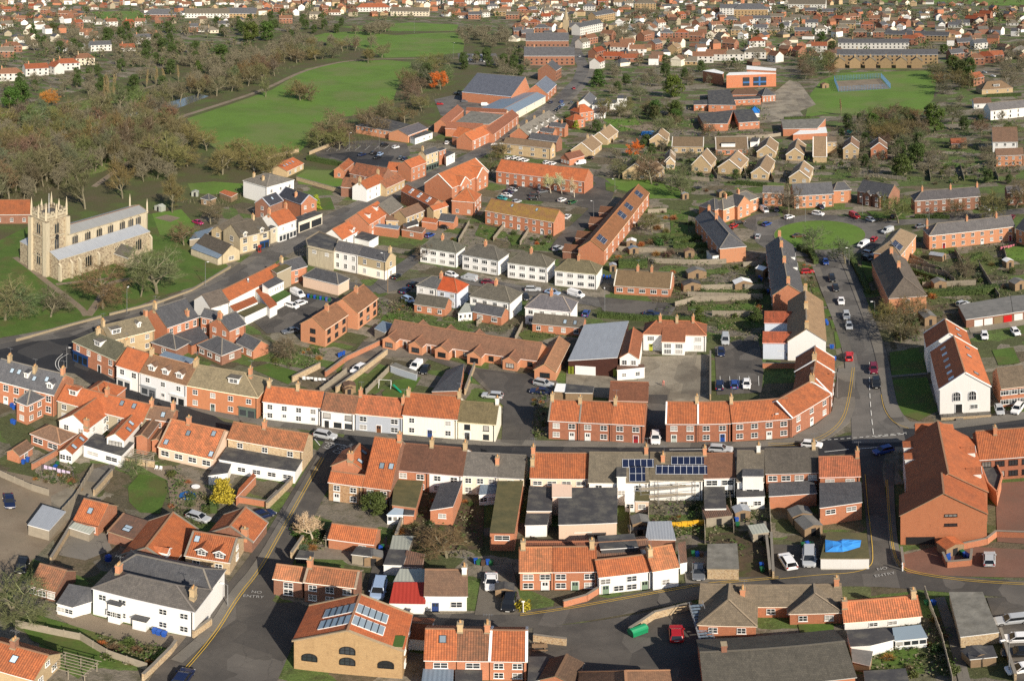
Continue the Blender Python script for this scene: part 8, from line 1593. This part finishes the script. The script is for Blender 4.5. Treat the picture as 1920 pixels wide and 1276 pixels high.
SC_=[('small timber shed in the gravel garden',655,725,2.4,2,2,20,'brown'),('dark shed in the garden below the round evergreen',748,945,3,2.4,2.1,10,'felt'),('grey felt shed behind the pink back room',1200,980,2.6,2.6,2.2,0,'greyfelt'),('green shed in the yard by the lane of the flats',1390,960,2.4,2,2.2,0,'metal'),('timber shed with grey roof beside the roof garden',1516,985,3,3.4,2.1,8,'greyfelt'),('shed with slatted grey roof behind the slate kitchen',1500,965,3.2,2.6,2.2,0,'greyfelt'),('white summerhouse in the long gardens',1430,508,3,3,2.6,30,'frame'),('grey shed in the long gardens, left',1305,512,5.5,3,2.2,3,'greyfelt'),('dark shed in the long gardens, lower',1296,535,5,3,2.1,2,'felt'),('cream shed roof in the long gardens',1392,532,5,3,2,0,'frame'),('green topped shed behind the solar terrace',1184,455,3,2.5,2.4,-10,'frame'),('blue grey shed below the solar terrace',1187,468,3,2,2,10,'bluemetal'),('cream shed beside the sun room terrace',1292,474,3,2.2,2.4,0,'brown'),('green shed in the right hand gardens',1760,532,3.6,3,2.6,-8,'greyfelt'),('pale shed at the right edge gardens',1908,532,4,3,2.4,5,'greyfelt'),('large shed with shiny roof by the orange terrace',1758,480,3,4.5,2,40,'metal'),('beach hut like shed by the washing lawn',1890,492,2.6,2.6,2.3,0,'frame'),('green garage by the tangled trees',1738,594,3.2,5,2.5,-4,'greyfelt'),('shed beside the trampoline garden',1284,366,2.6,2,2.2,10,'metal'),('dark shed beside the slate pair',1352,362,3,2.2,2.3,20,'slate'),('grey shed behind the last white pair',1149,500,2,2,2.2,0,'metal'),('white shed in the garden beyond the solar terrace',1190,420,1.6,1.6,1.6,40,'frame'),('glass greenhouse on the churchyard side lawn',300,389,3.4,2.4,1.9,-20,'polyroof'),('dome greenhouse behind the post office lawn',366,362,2.6,2.2,1.9,10,'polyroof'),('garden hut in the lower right garden',1830,1228,2.6,2.2,2,0,'felt'),('wooden playhouse behind the white row',652,730,1.8,1.8,1.6,30,'brown'),('grey shed behind the white walled garage',700,1045,2.6,2,2,10,'greyfelt'),('black shed near the yellow bush',946,1105,2.4,1.8,1.8,0,'felt'),('brick bin store hut with orange roof in front of the brick flats',1782,1024,3,2.6,2.2,5,'redtile'),('small lodge beside the school field',1546,160,5,3,2.6,10,'brown')]
for lb,x,y,w_,d_,h_,r_,m in SC_:SHED(lb,(x,y),w_,d_,h_,r_,m,'wood' if 'glass' not in lb and 'dome' not in lb else 'polyroof')
def THING(name,label,cat,p,build,z=0,mat=None,col=None,group=None):
 b=MB();build(b);q=at(p);o=link(name,b.mesh(name),None,(q.x,q.y,z),0,col);tag(o,label,cat,group);return o
q=at((1196,1188));r=empty('skip_bin',(q.x,q.y,0),.5);tag(r,'big green commercial waste bin by the yard wall','waste bin');b=MB();b.box((-1.1,-.6,.2),(1.1,.6,1.2),'plastic');link('body',b.mesh('body'),r,col=(.01,.22,.09));b=MB();b.tube([(-1.15,0,1.15),(1.15,0,1.15)],[.62,.62],'plastic',12);link('lid',b.mesh('lid'),r,col=(.012,.26,.11));b=MB();b.tube([(0,0,.1),(.08,0,.1)],[.1,.1],'tyre',8);bm=b.mesh('wheel');[link('wheel',bm,r,(x,y,0))for x in(-.9,.9)for y in(-.5,.5)]
def stairs(b):
 [b.box((-.8,-i*.55,2.9-i*.2),(.8,-i*.55+.45,2.97-i*.2),'bluemetal')for i in range(15)]
 for s in(-.85,.85):b.beam((s,.5,3.7),(s,-8,.9),.06,.08,'steel');b.beam((s,.5,2.9),(s,-8,.0),.06,.2,'steel');[b.beam((s,-k*2.0,3.0-k*.72),(s,-k*2.0,3.8-k*.72),.05,.05,'steel',(0,1,0))for k in range(5)]
THING('fire_escape','blue grey metal outside staircase beside the hipped bungalow','staircase',(1306,1160),stairs)
def phone(b):b.box((-.45,-.45,0),(.45,.45,2.3),'redpaint');b.box((-.5,-.5,2.3),(.5,.5,2.5),'redpaint');[b.box((-.33,s*.46-.01,.7),(.33,s*.46+.01,2.0),'glass')for s in(-1,1)];[b.box((s*.46-.01,-.33,.7),(s*.46+.01,.33,2.0),'glass')for s in(-1,1)];b.box((-.35,-.35,2.5),(.35,.35,2.62),'redpaint')
THING('phone_box','red telephone box on the pavement by the post office','phone box',(487,473),phone)
q=at((1250,938));r=empty('scaffolding',(q.x,q.y,0),0);tag(r,'builders scaffolding along the back wall under the long solar array','scaffolding')
b=MB();b.tube([(0,0,0),(0,0,5.2)],[.05,.05],'steel',5);bm=b.mesh('standard');[link('standard',bm,r,(x,y,0))for x in(-4.4,-1.5,1.5,4.4)for y in(-1.3,-.2)]
b=MB();b.beam((-4.6,0,0),(4.6,0,0),.07,.07,'steel');bm=b.mesh('ledger');[link('ledger',bm,r,(0,y,z))for y in(-1.3,-.2)for z in(1.9,2.9,3.9,4.9)];b=MB();b.box((-4.6,-1.3,0),(4.6,-.3,.06),'greywood');bm=b.mesh('board');[link('board',bm,r,(0,0,z))for z in(1.8,3.8)]
def tramp(b):[b.tube([(1.6*math.cos(a),1.6*math.sin(a),0),(1.6*math.cos(a),1.6*math.sin(a),1.9)],[.03,.03],'steel',4)for a in[i*1.047 for i in range(6)]];b.tube([(0,0,.62),(0,0,.68)],[1.75,1.75],'trim',18)
THING('trampoline','round black trampoline in the garden below the chalets','trampoline',(1308,354),tramp)
THING('trampoline','turquoise covered trampoline below the thicket','trampoline',(1598,248),lambda b:b.tube([(0,0,0),(0,0,.9)],[2.6,2.6],'plastic',18),col=(.03,.28,.26))
def swing(b):
 for x in(-1.3,1.3):b.beam((x,-.8,0),(x,0,2.1),.07,.07,'frame');b.beam((x,.8,0),(x,0,2.1),.07,.07,'frame')
 b.beam((-1.3,0,2.1),(1.3,0,2.1),.07,.07,'frame')
THING('swing_frame','white swing frame in the garden of the cream house','swing',(722,726),swing);THING('slide','green plastic slide lying beside the white swing frame','slide',(742,733),lambda b:b.beam((-.6,.5,1.5),(1.3,-.8,.15),.5,.14,'plastic'),col=(.01,.22,.12))
THING('steel_flue','steel flue standing on the flat orange roof','flue',(465,562),lambda b:(b.tube([(0,0,3.0),(0,0,6.6)],[.32,.32],'steel',10),b.tube([(0,0,6.6),(0,0,7.0)],[.42,.2],'steel',10)));BU('limebush',(981,1140),2.4,'bright yellow flowering bush beside the brick cottages',2.3);THING('sign_post','white sign post in front of the yellow bush','sign post',(981,1148),lambda b:(b.tube([(0,0,0),(0,0,2.6)],[.06,.06],'frame',6),b.box((-.2,-.05,2.5),(.2,.05,2.75),'frame')))
def pergola(b):
 for x in(-2,0,2):
  for y in(-1.5,1.5):b.beam((x,y,0),(x,y,2.2),.1,.1,'greywood',(0,1,0))
 [b.beam((-2.4,-1.8+i*.6,2.25),(2.4,-1.8+i*.6,2.25),.06,.1,'greywood')for i in range(7)];[b.beam((x,-1.9,2.17),(x,1.9,2.17),.06,.1,'greywood')for x in(-2,2)]
for p,lb in(((262,870),'timber pergola in the corner of the walled garden'),((640,1020),'white painted pergola over the decking'),((140,1262),'weathered pergola frames beside the bottom left house'),((1488,925),'slatted patio cover behind the slate kitchen')):THING('pergola',lb,'pergola',p,pergola)
def table(b):b.tube([(0,0,.7),(0,0,.76)],[.75,.75],'frame',16);b.tube([(0,0,0),(0,0,.7)],[.06,.06],'frame',6)
THING('garden_table','round white table on the walled garden terrace','table',(367,917),table);THING('pond_cover','blue covered pond on the walled garden terrace','pond cover',(352,930),lambda b:b.tube([(0,0,.05),(0,0,.3)],[1.5,1.4],'plastic',9),col=(.02,.12,.35))
def chair(b):b.box((-.25,-.25,.4),(.25,.25,.46),'frame');b.box((-.25,.2,.46),(.25,.26,.95),'frame');[b.beam((x,y,0),(x,y,.4),.05,.05,'frame',(0,1,0))for x in(-.22,.22)for y in(-.22,.22)]
for p,lb in(((293,880),'left white garden chair under the turf roof'),((301,881),'right white garden chair under the turf roof')):THING('garden_chair',lb,'chair',p,chair)
THING('yellow_grit_bin','yellow bin in front of the steel barn','bin',(1126,702),lambda b:b.box((-.4,-.4,0),(.4,.4,1.2),'plastic'),col=(.7,.5,.02));THING('blue_barrels','dark blue tank behind the long white house','tank',(203,1050),lambda b:b.tube([(0,0,0),(0,0,1.1)],[.5,.5],'plastic',10),col=(.01,.04,.25));THING('boat_cover','bright blue tarpaulin over a boat beside the sandy gabled house','boat',(1216,252),lambda b:(b.face([(-4,-1.2,.2),(4,-1.2,.2),(3.4,0,1.9),(-3.4,0,1.9)],'plastic'),b.face([(4,1.2,.2),(-4,1.2,.2),(-3.4,0,1.9),(3.4,0,1.9)],'plastic')),col=(.02,.20,.55));THING('picnic_bench','brown picnic bench beside the yard at the bottom','bench',(1012,1216),lambda b:(b.box((-.9,-.4,.7),(.9,.4,.76),'wood'),[b.box((-.9,s*.75-.13,.4),(.9,s*.75+.13,.45),'wood')for s in(-1,1)],[b.beam((x,-.8,0),(x,.8,.7),.08,.08,'wood')for x in(-.6,.6)]))
THING('skip_boards','bright yellow boards stacked across the back yard behind the rippled metal workshop','boards',(1284,986),lambda b:[b.box((-3.2+i*.9,-.25,.02),(-2.35+i*.9,.25,1.0+.08*(i%2)),'plastic')for i in range(7)],col=(.75,.42,.03))
for lb,x,y,w_,d_,h_,m in[('purple brown lean-to against the flat white extension',1344,966,4.0,3.2,2.3,'darkpan'),('dark green storage box behind the pink back room',1199,992,3.2,1.6,1.4,'felt'),('glazed lean-to beside the long back yard',1422,998,2.4,2.6,2.2,'polyroof'),('white store box against the large flat roofed wing',1092,1000,2.4,1.6,2.2,'frame'),('grey store box against the large flat roofed wing',1118,1002,2.6,1.8,2.0,'felt')]:SHED(lb,(x,y),w_,d_,h_,0,m,'greywood',pitch=False)
def washing(b):
 for x in(-3,3):b.beam((x,0,0),(x,0,2),.07,.07,'steel',(0,1,0))
 b.beam((-3,0,1.95),(3,0,1.95),.02,.02,'steel');[b.box((x,-.02,1.0+.2*(i%3)),(x+.7,.02,1.93),'cloth')for i,x in enumerate((-2.7,-1.8,-1.0,-.1,.8,1.7))]
for p,lb,c_ in(((108,892),'lilac washing hanging in the garden of the small white bungalow',(.6,.5,.65)),((590,720),'white washing on the line behind the white row',(.75,.75,.75)),((1890,470),'red and blue washing on the lawn at the right edge',(.5,.15,.2))):THING('washing_line',lb,'washing line',p,washing,col=c_)
q=at((1244,724));me=bpy.data.meshes.new('person');V=[(0,0,.92),(0,0,1.15),(0,0,1.42),(0,0,1.52),(0,.02,1.66),(.1,0,.88),(.13,.12,.48),(.13,-.02,.06),(.13,.14,.03),(-.1,0,.88),(-.13,-.10,.48),(-.13,-.25,.08),(-.13,-.12,.03),(.2,0,1.40),(.26,-.05,1.12),(.25,.08,.90),(-.2,0,1.40),(-.26,.05,1.12),(-.25,.15,.92),(.25,.12,.82),(-.25,.2,.85)]
E=[(0,1),(1,2),(2,3),(3,4),(0,5),(5,6),(6,7),(7,8),(0,9),(9,10),(10,11),(11,12),(2,13),(13,14),(14,15),(2,16),(16,17),(17,18),(15,19),(18,20)]
RDS=[.15,.15,.16,.06,.105,.09,.065,.045,.04,.09,.065,.045,.04,.07,.05,.035,.07,.05,.035,.04,.04]
me.from_pydata(V,E,[]);po_=bpy.data.objects.new('person',me);C.objects.link(po_);po_.location=(q.x,q.y,.09);po_.rotation_euler=(0,0,2.6);md=po_.modifiers.new('skin','SKIN');po_.modifiers.new('sub','SUBSURF').levels=1
for i,sv in enumerate(me.skin_vertices[0].data):sv.radius=(RDS[i],RDS[i]);sv.use_root=i==0
me.materials.append(MATS['cloth']);po_.color=(.62,.25,.20,1);tag(po_,'person in a reddish top walking across the concrete yard','person')
# ==== SHRUBS, UNDERGROWTH, DISTANT TREES
TREES.clear()
GP=[(16,[(318,876),(330,880),(400,940),(380,990),(322,975)],.7,1.8,'in the walled garden'),(10,[(85,880),(130,870),(150,920),(60,900)],.8,1.6,'in the washing line garden'),(8,[(180,1195),(300,1215),(290,1250),(200,1240)],1,2.2,'at the end of the lower left lawn'),(12,[(545,985),(620,1000),(640,1030),(560,1030)],.8,2,'by the birch garden'),(14,[(740,880),(905,890),(905,1050),(730,1040)],.8,1.8,'around the wide brown tree'),(8,[(1000,740),(1030,740),(1020,820),(1002,820)],.8,1.5,'at the end of the new brick row'),(10,[(1210,940),(1320,930),(1320,1010),(1215,1020)],.7,1.6,'in the yard below the scaffolding'),(14,[(1650,1190),(1760,1150),(1800,1270),(1650,1270)],.7,1.6,'in the lower right garden'),(16,[(840,410),(1040,425),(1030,470),(850,460)],1,2.2,'below the mossy terrace'),(34,[(1150,400),(1300,380),(1340,450),(1330,490),(1140,500)],1,3,'in the gardens beside the solar terrace'),(26,[(1260,500),(1435,500),(1430,620),(1270,620)],.8,2,'in the long gardens'),(26,[(1690,470),(1900,480),(1900,560),(1700,570)],1,2.6,'in the gardens right of the avenue'),(20,[(1140,300),(1430,300),(1430,350),(1280,365),(1150,330)],1,2.4,'in the estate gardens'),(20,[(1500,300),(1740,300),(1900,340),(1760,350),(1520,335)],1,2.6,'in the gardens behind the dark terraces'),(10,[(690,570),(790,560),(780,610),(700,610)],.8,1.8,'by the orange brick pairs'),(10,[(500,670),(620,640),(600,690),(520,690)],.8,1.6,'on the rough lawn'),(8,[(1500,480),(1520,490),(1540,600),(1530,600)],.8,1.4,'in the avenue front gardens'),(10,[(1670,610),(1720,600),(1725,640),(1680,640)],1.4,3,'tangled beside the avenue')]
for n,poly,h0,h1,wh in GP:
 ZONE(n,poly,['bush','bush','brush','brush','redbush'],h0,h1,'shrub '+wh,'shrubs '+wh,1.2,n,BU)
zr=random.Random(12);b=MB()
for n,poly,*_r in GP+[(60,[(1140,280),(1920,280),(1920,345),(1140,330)],0),(60,[(1100,200),(1440,200),(1440,262),(1100,250)],0),(60,[(1570,216),(1920,200),(1920,330),(1570,320)],0),(60,[(1100,110),(1440,110),(1400,150),(1110,180)],0),(50,[(700,565),(1100,600),(1060,640),(700,600)],0),(9,[(1330,930),(1440,930),(1440,1040),(1330,1050)],0),(60,[(1180,480),(1440,480),(1440,640),(1260,640)],0),(50,[(1690,440),(1920,440),(1920,600),(1690,600)],0),(70,[(0,60),(480,50),(480,150),(0,200)],0)]:
 xs=[p[0]for p in poly];ys=[p[1]for p in poly]
 for i in range(n*14):
  p=(zr.uniform(min(xs),max(xs)),zr.uniform(min(ys),max(ys)))
  if not inside(p,poly):continue
  q=at(p)
  if not clear_of_houses(q,.3):continue
  big=zr.choice((1,1,2.2))if p[1]<345 else 1;h_=zr.uniform(.15,.9)*big;r_=zr.uniform(.3,.9)*big;m=zr.choice(('leaf','leaf','twig','lawnish','twig','bark'))
  for k in range(7):
   v=rdir(zr);c=Vector((q.x,q.y,h_*.5))+Vector((v.x*r_,v.y*r_,abs(v.z)*h_));a=rdir(zr);s_=a.cross(rdir(zr)).normalized();u_=a.cross(s_).normalized();sz=zr.uniform(.1,.28)*big
   b.face([c-s_*sz,c-u_*sz*.6,c+s_*sz,c+u_*sz*.6],m)
o=link('ground_cover',b.mesh('ground_cover'));tag(o,'low plants and weeds covering the back gardens','plants',kind='stuff')
zr=random.Random(8);b=MB();c=0
for poly,n in[([(-20,235),(120,225),(240,195),(330,222),(345,268),(330,345),(200,320),(60,372),(-20,400)],5200),([(300,212),(480,160),(560,122),(700,92),(640,78),(500,92),(330,172)],2600),([(690,205),(760,165),(850,122),(850,150),(782,232),(720,270),(600,290),(580,262)],1700),([(340,380),(420,365),(480,345),(440,390)],500)]:
 xs=[p[0]for p in poly];ys=[p[1]for p in poly];c=0
 while c<n:
  p=(zr.uniform(min(xs),max(xs)),zr.uniform(min(ys),max(ys)))
  if not inside(p,poly):continue
  q=at(p);c+=1;h_=zr.uniform(.5,2.6);blade(b,(q.x,q.y,0),(zr.uniform(-.6,.6),zr.uniform(-.6,.6),1),h_,zr.uniform(.06,.2),zr.choice(('twig','twig','leaf','bark')),zr)
o=link('undergrowth',b.mesh('undergrowth'));tag(o,'brown undergrowth and saplings on the woodland floor','undergrowth',kind='stuff')
b=MB()
for i in range(1300):
 y=(zr.uniform(-14,66),zr.uniform(-14,40),zr.uniform(30,130))[i%3];x=(zr.uniform(-20,1940),zr.uniform(-20,1940),zr.uniform(960,1940)if i%2 else zr.uniform(-20,480))[i%3];q=at((x,y))
 if(560<x<960 and y>40)or(1400<x<1560 and y>112)or(1560<x<1760 and y>124)or(1020<x<1120 and y>60)or not clear_of_houses(q,0)or(1560<x and y<6):continue
 h_=zr.uniform(5,11);m=zr.choice(('twig','twig','leaf','twig'));
 for k in range(46):
  v=rdir(zr);p=Vector((q.x,q.y,h_*.55))+Vector((v.x*h_*.42,v.y*h_*.42,v.z*h_*.42))*zr.uniform(.3,1);a=rdir(zr);s_=a.cross(rdir(zr)).normalized();u_=a.cross(s_).normalized();sz=h_*.075
  b.face([p-s_*sz,p-u_*sz,p+s_*sz,p+u_*sz],m)
 b.tube([(q.x,q.y,0),(q.x,q.y,h_*.6)],[.2,.1],'bark',3)
o=link('distant_trees',b.mesh('distant_trees'));tag(o,'small distant trees scattered through the far streets','trees',kind='stuff')
for w_ in WARN:print('WARN',*w_)
